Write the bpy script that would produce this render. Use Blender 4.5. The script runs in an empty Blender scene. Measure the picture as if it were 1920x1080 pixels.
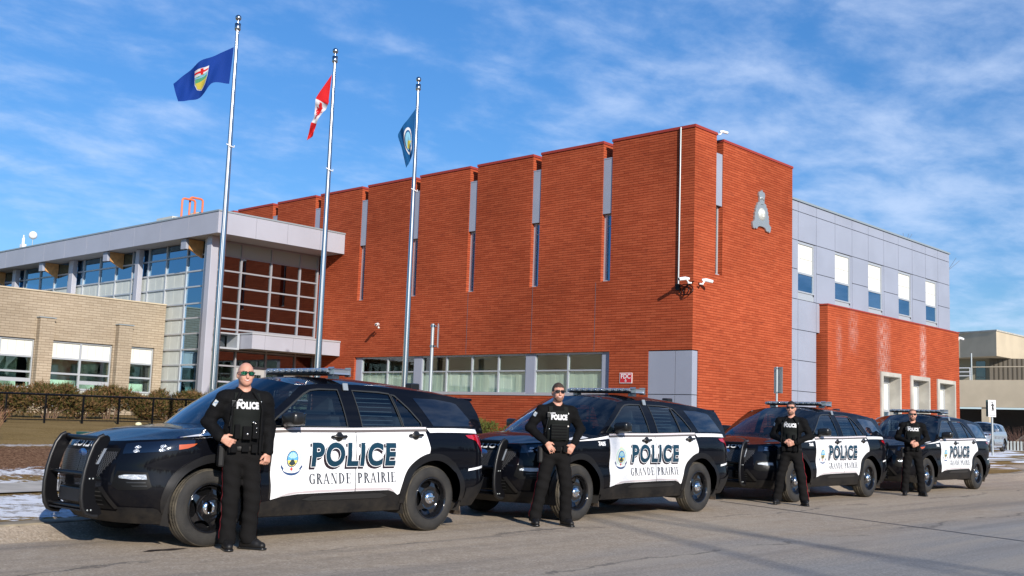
import bpy, bmesh, math, random
import numpy as np
from mathutils import Vector, Matrix, noise as mnoise
SC = bpy.context.scene
COL = SC.collection
# ------------------------------------------------------------------ camera
HC, SLOPE = 1.364, 0.00589
YAW, PITCH, ROLL = math.radians(42.8953), math.radians(7.0413), math.radians(1.9982)
_f = Vector((math.cos(YAW)*math.cos(PITCH), math.sin(YAW)*math.cos(PITCH), math.sin(PITCH)))
_r = Vector((math.sin(YAW), -math.cos(YAW), 0)); _u = _r.cross(_f)
_r2 = math.cos(ROLL)*_r+math.sin(ROLL)*_u; _u2 = -math.sin(ROLL)*_r+math.cos(ROLL)*_u
cd = bpy.data.cameras.new('camera'); cam = bpy.data.objects.new('camera', cd); COL.objects.link(cam)
cam.matrix_world = Matrix(((_r2.x, _u2.x, -_f.x, 0), (_r2.y, _u2.y, -_f.y, 0), (_r2.z, _u2.z, -_f.z, HC), (0, 0, 0, 1)))
cd.sensor_width = 36; cd.lens = 2048.57/1920*36; cd.clip_start = .05; cd.clip_end = 6000
SC.camera = cam
# ------------------------------------------------------------------ light
SUN = Vector((-.385, -.85, .40)).normalized()
SC.view_settings.view_transform = 'Standard'; SC.view_settings.look = 'None'
SC.view_settings.exposure = 0.50; SC.view_settings.gamma = 1
sl = bpy.data.lights.new('sun', 'SUN'); sl.energy = 4.2; sl.angle = math.radians(.55); sl.color = (1, .93, .84)
so = bpy.data.objects.new('sun', sl); COL.objects.link(so); so.rotation_euler = SUN.to_track_quat('Z', 'Y').to_euler()
W = bpy.data.worlds.new('World'); SC.world = W; W.use_nodes = True
nt = W.node_tree; N = nt.nodes; L = nt.links; N.clear()
def nd(t, **k):
    n = N.new(t)
    for a, b in k.items(): setattr(n, a, b)
    return n
sky = nd('ShaderNodeTexSky', sky_type='NISHITA', sun_disc=False)
sky.sun_elevation = math.asin(SUN.z); sky.sun_rotation = math.atan2(SUN.x, SUN.y) % (2*math.pi)
sky.air_density = 1.0; sky.dust_density = .4; sky.ozone_density = 2.2; sky.altitude = 650
hs = nd('ShaderNodeHueSaturation'); hs.inputs['Saturation'].default_value = 1.16; hs.inputs['Value'].default_value = 1.0
tc = nd('ShaderNodeTexCoord'); sp = nd('ShaderNodeSeparateXYZ'); L.new(tc.outputs['Generated'], sp.inputs[0])
def mth(op, a, b=None, c=None, clamp=False):
    m = nd('ShaderNodeMath', operation=op); m.use_clamp = clamp
    for i, v in enumerate((a, b, c)):
        if v is None: continue
        if isinstance(v, (int, float)): m.inputs[i].default_value = v
        else: L.new(v, m.inputs[i])
    return m.outputs[0]
zz = mth('ADD', mth('MAXIMUM', sp.outputs[2], 0.0), .16)
cx = nd('ShaderNodeCombineXYZ'); L.new(mth('DIVIDE', sp.outputs[0], zz), cx.inputs[0]); L.new(mth('DIVIDE', sp.outputs[1], zz), cx.inputs[1])
mp = nd('ShaderNodeMapping'); mp.inputs['Rotation'].default_value = (0, 0, math.radians(28)); mp.inputs['Scale'].default_value = (1.3, 1.65, 1); mp.inputs['Location'].default_value = (3.1, 1.7, 0)
L.new(cx.outputs[0], mp.inputs[0])
n1 = nd('ShaderNodeTexNoise'); n1.inputs['Scale'].default_value = 3.6; n1.inputs['Detail'].default_value = 10; n1.inputs['Roughness'].default_value = .60; n1.inputs['Distortion'].default_value = .15
n2 = nd('ShaderNodeTexNoise'); n2.inputs['Scale'].default_value = .7; n2.inputs['Detail'].default_value = 3
L.new(mp.outputs[0], n1.inputs[0]); L.new(mp.outputs[0], n2.inputs[0])
# more cloud toward the east end of the street
side = mth('MULTIPLY_ADD', sp.outputs[0], .22, -.15)
cv = mth('ADD', mth('ADD', mth('MULTIPLY', n1.outputs[0], .9), mth('MULTIPLY', n2.outputs[0], .55)), side)
mr = nd('ShaderNodeMapRange', interpolation_type='SMOOTHSTEP'); L.new(cv, mr.inputs[0]); mr.inputs[1].default_value = .56; mr.inputs[2].default_value = 1.10; mr.inputs[4].default_value = .62
hz = nd('ShaderNodeMapRange'); L.new(sp.outputs[2], hz.inputs[0]); hz.inputs[1].default_value = 0; hz.inputs[2].default_value = .42; hz.inputs[3].default_value = .64; hz.inputs[4].default_value = 1.
L.new(hz.outputs[0], hs.inputs['Value'])
mx = nd('ShaderNodeMixRGB'); tn = nd('ShaderNodeMixRGB', blend_type='MULTIPLY'); tn.inputs[0].default_value = 1; tn.inputs[2].default_value = (.80, .93, 1.11, 1); L.new(sky.outputs[0], tn.inputs[1]); L.new(tn.outputs[0], hs.inputs['Color']); L.new(hs.outputs[0], mx.inputs[1]); L.new(mr.outputs[0], mx.inputs[0]); mx.inputs[2].default_value = (5.0, 5.9, 7.6, 1)
bg = nd('ShaderNodeBackground'); bg.inputs[1].default_value = .105; L.new(mx.outputs[0], bg.inputs[0])
ow = nd('ShaderNodeOutputWorld'); L.new(bg.outputs[0], ow.inputs[0])
try:
    SC.cycles.max_bounces = 8; SC.cycles.transparent_max_bounces = 12
except Exception: pass

# ------------------------------------------------------------------ helpers
def tag(o, label=None, cat=None, group=None, kind=None):
    if label: o['label'] = label
    if cat: o['category'] = cat
    if group: o['group'] = group
    if kind: o['kind'] = kind
    return o
def empty(name, loc=(0, 0, 0), rz=0, parent=None):
    o = bpy.data.objects.new(name, None); COL.objects.link(o); o.location = loc; o.rotation_euler = (0, 0, rz); o.empty_display_size = .2
    if parent: o.parent = parent
    return o
def copy_tree(o, parent=None):
    c = o.copy(); COL.objects.link(c); c.parent = parent
    for ch in list(o.children): copy_tree(ch, c)
    return c
def base_of(p):
    v = Vector((0, 0, 0))
    while p is not None: v += Vector(p.location); p = p.parent
    return v
class MB:
    """collects faces; build() links them as one mesh object"""
    def __init__(s): s.v = []; s.f = []; s.mi = []; s.sm = []; s.nrm = None
    def add(s, vs, fs, mi=0, smooth=False):
        o = len(s.v); s.v += [tuple(v) for v in vs]; s.f += [tuple(o+i for i in f) for f in fs]
        s.mi += [mi]*len(fs); s.sm += [smooth]*len(fs); return s
    def box(s, x0, x1, y0, y1, z0, z1, mi=0):
        if x0 > x1: x0, x1 = x1, x0
        if y0 > y1: y0, y1 = y1, y0
        if z0 > z1: z0, z1 = z1, z0
        return s.add([(x0, y0, z0), (x1, y0, z0), (x1, y1, z0), (x0, y1, z0), (x0, y0, z1), (x1, y0, z1), (x1, y1, z1), (x0, y1, z1)],
            [(0, 3, 2, 1), (4, 5, 6, 7), (0, 1, 5, 4), (1, 2, 6, 5), (2, 3, 7, 6), (3, 0, 4, 7)], mi)
    def bev(s, x0, x1, y0, y1, z0, z1, b=.01, mi=0):
        bm = bmesh.new(); bmesh.ops.create_cube(bm, size=1)
        for v in bm.verts: v.co = Vector(((x0+x1)/2+v.co.x*(x1-x0), (y0+y1)/2+v.co.y*(y1-y0), (z0+z1)/2+v.co.z*(z1-z0)))
        bmesh.ops.bevel(bm, geom=bm.edges[:], offset=b, segments=2, affect='EDGES', profile=.6)
        return s.addbm(bm, mi)
    def addbm(s, bm, mi=0, smooth=False):
        bm.verts.index_update(); s.add([v.co[:] for v in bm.verts], [[v.index for v in f.verts] for f in bm.faces], mi, smooth); bm.free(); return s
    def prism(s, pts, axis, a, b, mi=0):
        """2D polygon (ccw or not) extruded along an axis from a to b"""
        n = len(pts)
        def P(p, t):
            return {'x': (t, p[0], p[1]), 'y': (p[0], t, p[1]), 'z': (p[0], p[1], t)}[axis]
        vs = [P(p, a) for p in pts]+[P(p, b) for p in pts]
        bm = bmesh.new(); bv = [bm.verts.new(v) for v in vs]
        bm.faces.new(bv[:n]); bm.faces.new(bv[n:][::-1])
        for i in range(n): bm.faces.new((bv[i], bv[n+i], bv[n+(i+1) % n], bv[(i+1) % n]))
        bmesh.ops.recalc_face_normals(bm, faces=bm.faces[:]); 
        return s.addbm(bm, mi)
    def tube(s, pts, r, n=8, mi=0, smooth=True, caps=True):
        pts = [Vector(p) for p in pts]; rs = r if isinstance(r, (list, tuple)) else [r]*len(pts)
        vs = []; fs = []; prev = None
        for i, p in enumerate(pts):
            if i == 0: t = pts[1]-pts[0]
            elif i == len(pts)-1: t = pts[-1]-pts[-2]
            else: t = (pts[i+1]-p).normalized()+(p-pts[i-1]).normalized()
            t.normalize()
            if prev is None: a = t.orthogonal().normalized()
            else: a = (prev-t*prev.dot(t)).normalized()
            prev = a; b = t.cross(a)
            for k in range(n):
                q = 2*math.pi*k/n; vs.append(p+(a*math.cos(q)+b*math.sin(q))*rs[i])
        for i in range(len(pts)-1):
            for k in range(n):
                k2 = (k+1) % n; fs.append((i*n+k, i*n+k2, (i+1)*n+k2, (i+1)*n+k))
        s.add(vs, fs, mi, smooth)
        if caps: s.add(vs[:n], [tuple(range(n))[::-1]], mi); s.add(vs[-n:], [tuple(range(n))], mi)
        return s
    def lathe(s, prof, c=(0, 0, 0), axis='z', n=24, mi=0, smooth=True, sc=1.):
        """prof: (radius, along) pairs"""
        vs = []; fs = []
        for r, t in prof:
            for k in range(n):
                q = 2*math.pi*k/n; a, b = r*math.cos(q), r*math.sin(q)
                p = {'z': (a, b, t), 'y': (a, t, -b), 'x': (t, a, b)}[axis]
                vs.append((c[0]+p[0], c[1]+p[1], c[2]+p[2]))
        m = len(prof)
        for i in range(m-1):
            for k in range(n):
                k2 = (k+1) % n; fs.append((i*n+k, i*n+k2, (i+1)*n+k2, (i+1)*n+k))
        return s.add(vs, fs, mi, smooth)
    def ball(s, c, r, n=12, mi=0, sc=(1, 1, 1)):
        bm = bmesh.new(); bmesh.ops.create_uvsphere(bm, u_segments=n, v_segments=max(6, n//2+2), radius=r)
        for v in bm.verts: v.co = Vector((c[0]+v.co.x*sc[0], c[1]+v.co.y*sc[1], c[2]+v.co.z*sc[2]))
        return s.addbm(bm, mi, True)
    def build(s, name, mats, parent=None, off=None, normals=None, clean=False):
        me = bpy.data.meshes.new(name)
        o3 = Vector(off) if off is not None else (base_of(parent) if parent else Vector((0, 0, 0)))
        V = np.array(s.v, float).reshape(-1, 3)
        me.from_pydata([tuple(x) for x in (V-np.array(o3))], [], s.f)
        for m in (mats if isinstance(mats, (list, tuple)) else [mats]): me.materials.append(m)
        if len(s.f):
            me.polygons.foreach_set('material_index', s.mi); me.polygons.foreach_set('use_smooth', s.sm)
        # metric UVs taken in world space, by the face's main direction
        uv = me.uv_layers.new(name='UVMap'); me.update()
        nl = len(me.loops); vi = np.empty(nl, int); me.loops.foreach_get('vertex_index', vi)
        nn = np.empty(len(me.polygons)*3); me.polygons.foreach_get('normal', nn); nn = nn.reshape(-1, 3)
        lt = np.empty(len(me.polygons), int); me.polygons.foreach_get('loop_total', lt)
        fn = np.repeat(nn, lt, axis=0); P = V[vi]
        ax = np.abs(fn)*np.array([1, 1, .75]); k = ax.argmax(1)
        U = np.where((k == 0)[:, None], P[:, [1, 2]], np.where((k == 1)[:, None], P[:, [0, 2]], P[:, [0, 1]]))
        uv.data.foreach_set('uv', U.astype(np.float32).ravel())
        if normals is not None: me.normals_split_custom_set_from_vertices([tuple(n) for n in normals])
        ob = bpy.data.objects.new(name, me); COL.objects.link(ob)
        if parent: ob.parent = parent
        return ob
def gz(x, y):
    """terrain height"""
    z = SLOPE*x
    if y > 11.72:
        k = [(11.72, .12), (12.3, .14), (14.45, .20), (15.9, .22), (16.3, .26), (17.6, .44), (19.2, .62), (28, .93), (32, 1.02), (80, 1.05)]
        zz = np.interp(y, [a for a, b in k], [b for a, b in k])
        # the bank fades out east of the red building, the lot beyond it climbs
        t = min(1, max(0, (x-24)/12)); zz = zz*(1-t)+t*(.14+.02*min(1, (y-11.7)/3)+min(1, max(0, (y-14)/8))*.12)
        z += zz
    elif y > 10.9: z -= .035*(y-10.9)/.8
    return z

# ------------------------------------------------------------------ materials
MATS = {}
def mat(name, col, rough=.6, metal=0., spec=.5, var=0., vscale=3., bump=0., bscale=40., coat=0., col2=None, fac=(.4, .6), emit=None, detail=4, uvsp=False, alpha=None, trans=0.):
    m = bpy.data.materials.new(name); m.use_nodes = True; t = m.node_tree; b = t.nodes['Principled BSDF']
    b.inputs['Base Color'].default_value = (*col, 1); b.inputs['Roughness'].default_value = rough; b.inputs['Metallic'].default_value = metal
    b.inputs['Specular IOR Level'].default_value = spec; b.inputs['Coat Weight'].default_value = coat; b.inputs['Coat Roughness'].default_value = .03
    if emit: b.inputs['Emission Color'].default_value = (*emit[0], 1); b.inputs['Emission Strength'].default_value = emit[1]
    c = t.nodes.new('ShaderNodeTexCoord'); co = c.outputs['UV' if uvsp else 'Object']
    if var > 0 or col2:
        n = t.nodes.new('ShaderNodeTexNoise'); n.inputs['Scale'].default_value = vscale; n.inputs['Detail'].default_value = detail; t.links.new(co, n.inputs[0])
        r = t.nodes.new('ShaderNodeMapRange'); r.inputs[1].default_value = fac[0]; r.inputs[2].default_value = fac[1]; t.links.new(n.outputs[0], r.inputs[0])
        x = t.nodes.new('ShaderNodeMixRGB'); t.links.new(r.outputs[0], x.inputs[0])
        c2 = col2 or tuple(min(1, v*(1+var)) for v in col); c1 = col if col2 else tuple(v*(1-var) for v in col)
        x.inputs[1].default_value = (*c1, 1); x.inputs[2].default_value = (*c2, 1); t.links.new(x.outputs[0], b.inputs['Base Color'])
    if bump > 0:
        n = t.nodes.new('ShaderNodeTexNoise'); n.inputs['Scale'].default_value = bscale; n.inputs['Detail'].default_value = 5; t.links.new(co, n.inputs[0])
        u = t.nodes.new('ShaderNodeBump'); u.inputs['Strength'].default_value = bump; u.inputs['Distance'].default_value = .02; t.links.new(n.outputs[0], u.inputs['Height']); t.links.new(u.outputs[0], b.inputs['Normal'])
    MATS[name] = m; return m
class NT:
    """tiny node helper"""
    def __init__(s, m): s.m = m; s.t = m.node_tree; s.b = s.t.nodes['Principled BSDF']
    def n(s, ty, ins=None, **k):
        q = s.t.nodes.new(ty)
        for a, b in k.items(): setattr(q, a, b)
        for a, b in (ins or {}).items():
            if hasattr(b, 'is_output'): s.t.links.new(b, q.inputs[a])
            else: q.inputs[a].default_value = b
        return q
    def l(s, a, b): s.t.links.new(a, b)
    def math(s, op, a, b=0., clamp=False):
        q = s.n('ShaderNodeMath', {0: a, 1: b}, operation=op); q.use_clamp = clamp; return q.outputs[0]
    def mix(s, f, a, b): return s.n('ShaderNodeMixRGB', {0: f, 1: a, 2: b}).outputs[0]
    def rng(s, v, a, b, c=0., d=1.): return s.n('ShaderNodeMapRange', {0: v, 1: a, 2: b, 3: c, 4: d}).outputs[0]
    def noise(s, v, sc, det=4, ro=.5): return s.n('ShaderNodeTexNoise', {0: v, 'Scale': sc, 'Detail': det, 'Roughness': ro}).outputs[0]
def brick_mat(name, c1, c2, mo, bw=.40, bh=.083, ms=.004, joint=.30, stain=None, depth=.012, patch=(.0, .0, .0), pf=.38):
    m = mat(name, c1, .9, spec=.06); h = NT(m)
    uv = h.n('ShaderNodeTexCoord').outputs['UV']
    br = h.n('ShaderNodeTexBrick', {0: uv, 'Color1': (*c1, 1), 'Color2': (*c2, 1), 'Mortar': (*mo, 1), 'Scale': 1., 'Mortar Size': ms, 'Mortar Smooth': .25, 'Bias': -.1, 'Brick Width': bw, 'Row Height': bh})
    br.offset = .5
    mp = h.n('ShaderNodeMapping', {0: uv, 'Scale': (1.6, 6, 1)}); nz = h.noise(mp.outputs[0], 1.3, 6, .6)
    big = h.noise(uv, .28, 4); 
    c = h.mix(h.rng(nz, .56, .75, 0, pf*1.6), br.outputs[0], (*patch, 1))
    c = h.n('ShaderNodeHueSaturation', {'Color': c, 'Value': h.rng(big, .3, .7, .80, 1.14)}).outputs[0]
    vv = h.math('FRACT', h.math('DIVIDE', h.n('ShaderNodeSeparateXYZ', {0: uv}).outputs[1], bh)); jt = h.math('MAXIMUM', h.rng(vv, .0, .16, 1, 0), h.rng(vv, .86, 1., 0, 1))
    c = h.mix(h.math('MULTIPLY', jt, joint), c, (*mo, 1))
    if stain:
        s3 = h.n('ShaderNodeSeparateXYZ', {0: uv})
        sm = h.n('ShaderNodeMapping', {0: uv, 'Scale': (7, 1.6, 1)}); sn = h.noise(sm.outputs[0], 2.2, 6, .7)
        for (u0, w, z0, z1, st) in stain:
            d = h.math('ABSOLUTE', h.math('SUBTRACT', s3.outputs[0], u0)); k = h.rng(d, w*.25, w, 1, 0)
            k = h.math('MULTIPLY', k, h.rng(s3.outputs[1], z0, z0+.8, 0, 1)); k = h.math('MULTIPLY', k, h.rng(s3.outputs[1], z1-.5, z1+.2, 1, 0))
            k = h.math('MULTIPLY', k, h.rng(sn, .42, .66, 0, st)); c = h.mix(k, c, (.62, .5, .46, 1))
    h.l(c, h.b.inputs['Base Color'])
    hh = h.math('MULTIPLY', jt, -1.); fine = h.noise(uv, 60, 3); hh = h.math('ADD', hh, h.math('MULTIPLY', fine, .25))
    bp = h.n('ShaderNodeBump', {'Height': hh, 'Strength': .9, 'Distance': depth}); h.l(bp.outputs[0], h.b.inputs['Normal'])
    return m
M = {}
M['red'] = brick_mat('red_brick', (.415, .090, .039), (.335, .064, .027), (.15, .022, .008), patch=(.16, .032, .02))
M['red_stained'] = brick_mat('red_brick_stained', (.415, .088, .037), (.345, .068, .029), (.19, .035, .015), patch=(.2, .04, .02), stain=[(42.1, .75, 3.0, 6.1, .55), (46.0, .42, 1.6, 6.1, .95), (39.4, .5, 4.3, 6.1, .4), (38.2, .3, 3.5, 5.6, .3)])
M['tan'] = brick_mat('tan_brick', (.40, .33, .245), (.34, .275, .20), (.21, .165, .115), bw=.32, bh=.10, ms=.007, joint=.5, depth=.008, patch=(.40, .30, .20), pf=.2)
M['coping_red'] = mat('red_coping', (.30, .035, .02), .5)
M['panel'] = mat('lavender_grey_panel', (.295, .318, .385), .42, .0, .4, var=.04, vscale=.6)
M['panel_joint'] = mat('panel_joint', (.10, .10, .12), .8)
M['fascia'] = mat('silver_fascia', (.40, .405, .455), .40, .1, .5, var=.03, vscale=.7)
M['alu'] = mat('aluminium_frame', (.44, .465, .49), .38, .25)
M['alu_dark'] = mat('grey_green_frame', (.33, .38, .40), .4, .3)
M['soffit'] = mat('soffit', (.38, .37, .36), .7)
M['opaque'] = mat('white_spandrel', (.52, .55, .51), .5, var=.03)
M['blind'] = mat('white_blind', (.66, .66, .60), .8)
M['room'] = mat('room_interior', (.34, .35, .31), .9)
M['roof'] = mat('grey_roof', (.30, .30, .30), .9)
M['concrete'] = mat('concrete', (.42, .40, .35), .9, var=.12, vscale=1.5, bump=.15, bscale=30)
M['tanconcrete'] = mat('tan_concrete', (.50, .42, .30), .9, var=.05, vscale=.4)
M['wood'] = mat('orange_wood_panel', (.52, .27, .10), .55, var=.15, vscale=5)
M['steel'] = mat('brushed_steel', (.46, .47, .48), .20, 1.)
M['black'] = mat('black_metal', (.004, .004, .005), .30, spec=.22)
M['orange'] = mat('orange_pipe', (.75, .16, .05), .45)
M['white'] = mat('white_paint', (.80, .80, .79), .35)
M['red_sign'] = mat('red_sign', (.50, .02, .03), .5)
M['galv'] = mat('galvanised_steel', (.42, .45, .45), .45, .6)
def glass_mat(name, tint, refl=.55, alpha=.5, rough=.0):
    m = bpy.data.materials.new(name); m.use_nodes = True; t = m.node_tree; t.nodes.clear()
    o = t.nodes.new('ShaderNodeOutputMaterial'); tr = t.nodes.new('ShaderNodeBsdfTransparent'); tr.inputs[0].default_value = (*tint, 1)
    gl = t.nodes.new('ShaderNodeBsdfGlossy'); gl.inputs['Roughness'].default_value = rough; gl.inputs[0].default_value = (.92, .97, 1, 1)
    lw = t.nodes.new('ShaderNodeLayerWeight'); lw.inputs[0].default_value = .5; pw = t.nodes.new('ShaderNodeMath'); pw.operation = 'POWER'; pw.inputs[1].default_value = 4.; t.links.new(lw.outputs['Facing'], pw.inputs[0]); fr = pw
    ad = t.nodes.new('ShaderNodeMath'); ad.operation = 'MULTIPLY_ADD'; ad.inputs[1].default_value = .85; ad.inputs[2].default_value = refl; ad.use_clamp = True
    mx = t.nodes.new('ShaderNodeMixShader'); t.links.new(fr.outputs[0], ad.inputs[0]); t.links.new(ad.outputs[0], mx.inputs[0]); t.links.new(tr.outputs[0], mx.inputs[1]); t.links.new(gl.outputs[0], mx.inputs[2]); t.links.new(mx.outputs[0], o.inputs[0])
    return m
M['glass'] = glass_mat('window_glass', (.90, .96, .92), .07)
M['glass_dark'] = glass_mat('dark_curtain_glass', (.24, .28, .30), .19)
M['glass_blue'] = glass_mat('blue_glass', (.10, .25, .40), .40)
M['glass_blue'].node_tree.nodes['Glossy BSDF'].inputs[0].default_value = (.45, .72, .95, 1)
M['car_glass'] = glass_mat('tinted_car_glass', (.34, .42, .46), .08)
M['screen_glass'] = glass_mat('windscreen_glass', (.24, .30, .36), .10)

# ------------------------------------------------------------------ ground
def KS(x):
    return float(np.interp(x, [-60, 4.4, 5.6, 6.8, 36, 39, 42, 45, 300], [-.42, -.42, -.30, 0, 0, .5, 1.9, 3.3, 3.6]))
def WP(x, y):
    if y <= 10.9: return y
    if y <= 11.75: return y+KS(x)*(y-10.9)/.82
    return y+KS(x)*max(0, 1-(y-11.7)/9)
def sheet(name, xs, ys, zf, m, smooth=True, parent=None):
    b = MB(); nx, ny = len(xs), len(ys)
    b.add([(x, WP(x, y), zf(x, y)) for y in ys for x in xs], [(j*nx+i, j*nx+i+1, (j+1)*nx+i+1, (j+1)*nx+i) for j in range(ny-1) for i in range(nx-1)], 0, smooth)
    return b.build(name, m)
m = mat('road_asphalt', (.2, .2, .2), .9, spec=.2); h = NT(m)
oc = h.n('ShaderNodeTexCoord').outputs['Object']; s3 = h.n('ShaderNodeSeparateXYZ', {0: oc})
warp = h.n('ShaderNodeMapping', {0: oc, 'Scale': (.35, 1, 1)}).outputs[0]
edge = h.math('ADD', s3.outputs[1], h.math('MULTIPLY', h.math('SUBTRACT', h.noise(warp, .8, 6), .5), 4.6))
sand = h.rng(edge, 5.2, 7.6)
fine = h.noise(oc, 38, 5, .8); mid = h.noise(oc, 7, 5, .6); 
asph = h.mix(h.rng(fine, .40, .62), (.205, .195, .18, 1), (.345, .33, .305, 1))
streak = h.noise(h.n('ShaderNodeMapping', {0: oc, 'Scale': (.12, 1.3, 1)}).outputs[0], 1.1, 5, .6)
asph = h.mix(h.rng(streak, .45, .65, 0, .55), asph, (.36, .33, .29, 1))
sandc = h.mix(h.rng(fine, .38, .62), (.27, .21, .145, 1), (.54, .44, .33, 1)); sandc = h.mix(h.rng(mid, .42, .62, 0, .5), sandc, (.27, .22, .165, 1))
c = h.mix(h.math('MULTIPLY', sand, h.rng(mid, .3, .55, .75, 1)), asph, sandc)
tw_ = h.noise(h.n('ShaderNodeMapping', {0: oc, 'Scale': (.06, 1.0, 1)}).outputs[0], 1.9, 4, .5)
c = h.mix(h.rng(tw_, .52, .66, 0, .42), c, (.15, .135, .12, 1)); c = h.mix(h.rng(tw_, .46, .34, 0, .35), c, (.42, .36, .28, 1))
# tar-sealed cracks running along the street
wv = h.math('ADD', s3.outputs[1], h.math('MULTIPLY', h.noise(h.n('ShaderNodeMapping', {0: oc, 'Scale': (.5, .5, 1)}).outputs[0], 1.2, 7, .65), 1.5))
for y0, w in ((4.2, .012), (6.85, .018), (9.35, .022)):
    k = h.rng(h.math('ABSOLUTE', h.math('SUBTRACT', wv, y0+.4)), w, w*2.2, .6, 0)
    k = h.math('MULTIPLY', k, h.rng(h.noise(oc, .7, 3), .42, .55)); c = h.mix(k, c, (.085, .075, .065, 1))
peb = h.n('ShaderNodeTexVoronoi', {0: oc, 'Scale': 19.}); pk = h.rng(peb.outputs['Distance'], .10, .22, 1, 0); pk = h.math('MULTIPLY', pk, h.rng(h.noise(oc, 3.1, 3), .42, .6, 0, .8)); 
c = h.mix(h.math('MULTIPLY', pk, h.math('MULTIPLY_ADD', sand, .8) if False else h.math('ADD', h.math('MULTIPLY', sand, .7), .3)), c, (.60, .54, .45, 1)); dk = h.n('ShaderNodeTexVoronoi', {0: oc, 'Scale': 11.}); dkk = h.math('MULTIPLY', h.rng(dk.outputs['Distance'], .06, .15, .75, 0), h.rng(h.noise(oc, 2.3, 3), .5, .62)); c = h.mix(dkk, c, (.10, .085, .07, 1))
h.l(c, h.b.inputs['Base Color']); bp = h.n('ShaderNodeBump', {'Height': h.math('ADD', fine, pk), 'Strength': .55, 'Distance': .012}); h.l(bp.outputs[0], h.b.inputs['Normal'])
M['road'] = m
m = mat('dry_lawn', (.2, .15, .08), .95, spec=.0); h = NT(m)
oc = h.n('ShaderNodeTexCoord').outputs['Object']; s3 = h.n('ShaderNodeSeparateXYZ', {0: oc})
f1 = h.noise(oc, 24, 6, .75); f2 = h.noise(oc, 1.3, 5, .6); f3 = h.noise(oc, 8, 4, .6)
c = h.mix(h.rng(f1, .35, .66), (.13, .085, .032, 1), (.40, .28, .12, 1)); c = h.mix(h.rng(h.noise(h.n('ShaderNodeMapping', {0: oc, 'Scale': (.35, 1.6, 1)}).outputs[0], .9, 6, .65), .42, .62, 0, .6), c, (.15, .095, .045, 1)); c = h.mix(h.rng(f2, .45, .6, 0, .5), c, (.29, .205, .095, 1))
bank = h.math('MULTIPLY', h.rng(s3.outputs[1], 16.2, 16.9), h.rng(s3.outputs[1], 18.9, 19.8, 1, 0)); leaf = h.mix(h.rng(f1, .4, .62), (.07, .035, .022, 1), (.34, .20, .12, 1))
bank = h.math('MULTIPLY', bank, h.rng(s3.outputs[0], 26, 32, 1, 0)); c = h.mix(bank, c, leaf)
ed = h.math('ADD', s3.outputs[1], h.math('MULTIPLY', h.math('SUBTRACT', f3, .5), 1.4))
sx_ = h.math('ADD', s3.outputs[1], h.math('MULTIPLY', h.math('SUBTRACT', f2, .5), 1.0))
def band(a, b, soft=.15): return h.math('MULTIPLY', h.rng(ed, a, a+soft), h.rng(ed, b, b+soft, 1, 0))
sn = h.math('ADD', band(11.9, 14.15), h.math('MULTIPLY', band(16.5, 16.95), .9)); sn = h.math('ADD', sn, h.math('MULTIPLY', band(15.7, 16.1), .8)); sn = h.math('ADD', sn, h.math('MULTIPLY', band(19.3, 19.6), .55))
sn = h.math('MULTIPLY', sn, h.rng(h.noise(oc, 3.2, 8, .78), .36, .49), True)
far = h.math('MULTIPLY', h.rng(s3.outputs[0], 38, 42), h.rng(h.noise(h.n('ShaderNodeMapping', {0: oc, 'Scale': (.5, 1.4, 1)}).outputs[0], .55, 5), .47, .54))
nearside = h.rng(s3.outputs[0], 20, 25, 1, 0)
sn = h.math('MAXIMUM', h.math('MULTIPLY', sn, nearside), far)
c = h.mix(sn, c, (.80, .82, .86, 1)); h.l(c, h.b.inputs['Base Color'])
bp = h.n('ShaderNodeBump', {'Height': h.math('ADD', f1, sn), 'Strength': .8, 'Distance': .035}); h.l(bp.outputs[0], h.b.inputs['Normal'])
M['lawn'] = m
M['walk'] = mat('sidewalk_concrete', (.42, .385, .33), .9, var=.14, vscale=2.0, bump=.2, bscale=60)
M['kerb'] = mat('kerb_concrete', (.34, .28, .19), .9, col2=(.13, .11, .08), vscale=2.2, fac=(.42, .62), bump=.4, bscale=20)
M['far'] = mat('far_ground', (.16, .13, .08), .95, var=.2, vscale=.05)
xs = [-60, -30, -15]+[-10+1.0*i for i in range(80)]+[75, 90, 120, 160, 220]
tag(sheet('road', xs, [-40, -20, -8, -4, 0, 2, 4, 6, 7, 8, 9, 10, 10.9, 11.3, 11.74], gz, M['road']), kind='structure')
tag(sheet('lawn', xs, [11.9, 12.3, 13, 13.8, 14.45, 15.2, 15.9, 16.3, 17, 17.6, 18.4, 19.2, 21, 23, 25, 28, 30, 33, 36, 40, 50, 70, 110], lambda x, y: gz(x, y)-.004, M['lawn']), kind='structure')
tag(sheet('sidewalk', [x for x in xs if x < 150], [14.5, 15.2, 15.85], lambda x, y: gz(x, y)+.02, M['walk']), kind='structure')
b = MB()
for r in range(1):
    xk = [x for x in xs if x <= 220]; prof = [(11.70, -.06), (11.72, .10), (11.76, .135), (12.02, .14), (12.04, .09)]
    vs = [(x, y+KS(x), SLOPE*x+dz) for x in xk for y, dz in prof]; n = len(prof)
    for k in range(n-1): b.add(vs, [(i*n+k, (i+1)*n+k, (i+1)*n+k+1, i*n+k+1) for i in range(len(xk)-1)], 1 if k == 0 else 0, False)
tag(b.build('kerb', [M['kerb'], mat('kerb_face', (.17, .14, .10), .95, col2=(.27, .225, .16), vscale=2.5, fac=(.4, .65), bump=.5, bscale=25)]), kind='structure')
b = MB(); b.add([(-4000, -4000, -1.2), (4000, -4000, -1.2), (4000, 4000, -1.2), (-4000, 4000, -1.2)], [(0, 1, 2, 3)])
tag(b.build('distant_ground', M['far']), kind='structure')
# strip under the camera side pavement
b = MB(); b.add([(-60, -9, -.35), (220, -9, 1.3), (220, -9.3, 1.3), (-60, -9.3, -.35)], [(0, 1, 2, 3)])
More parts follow.
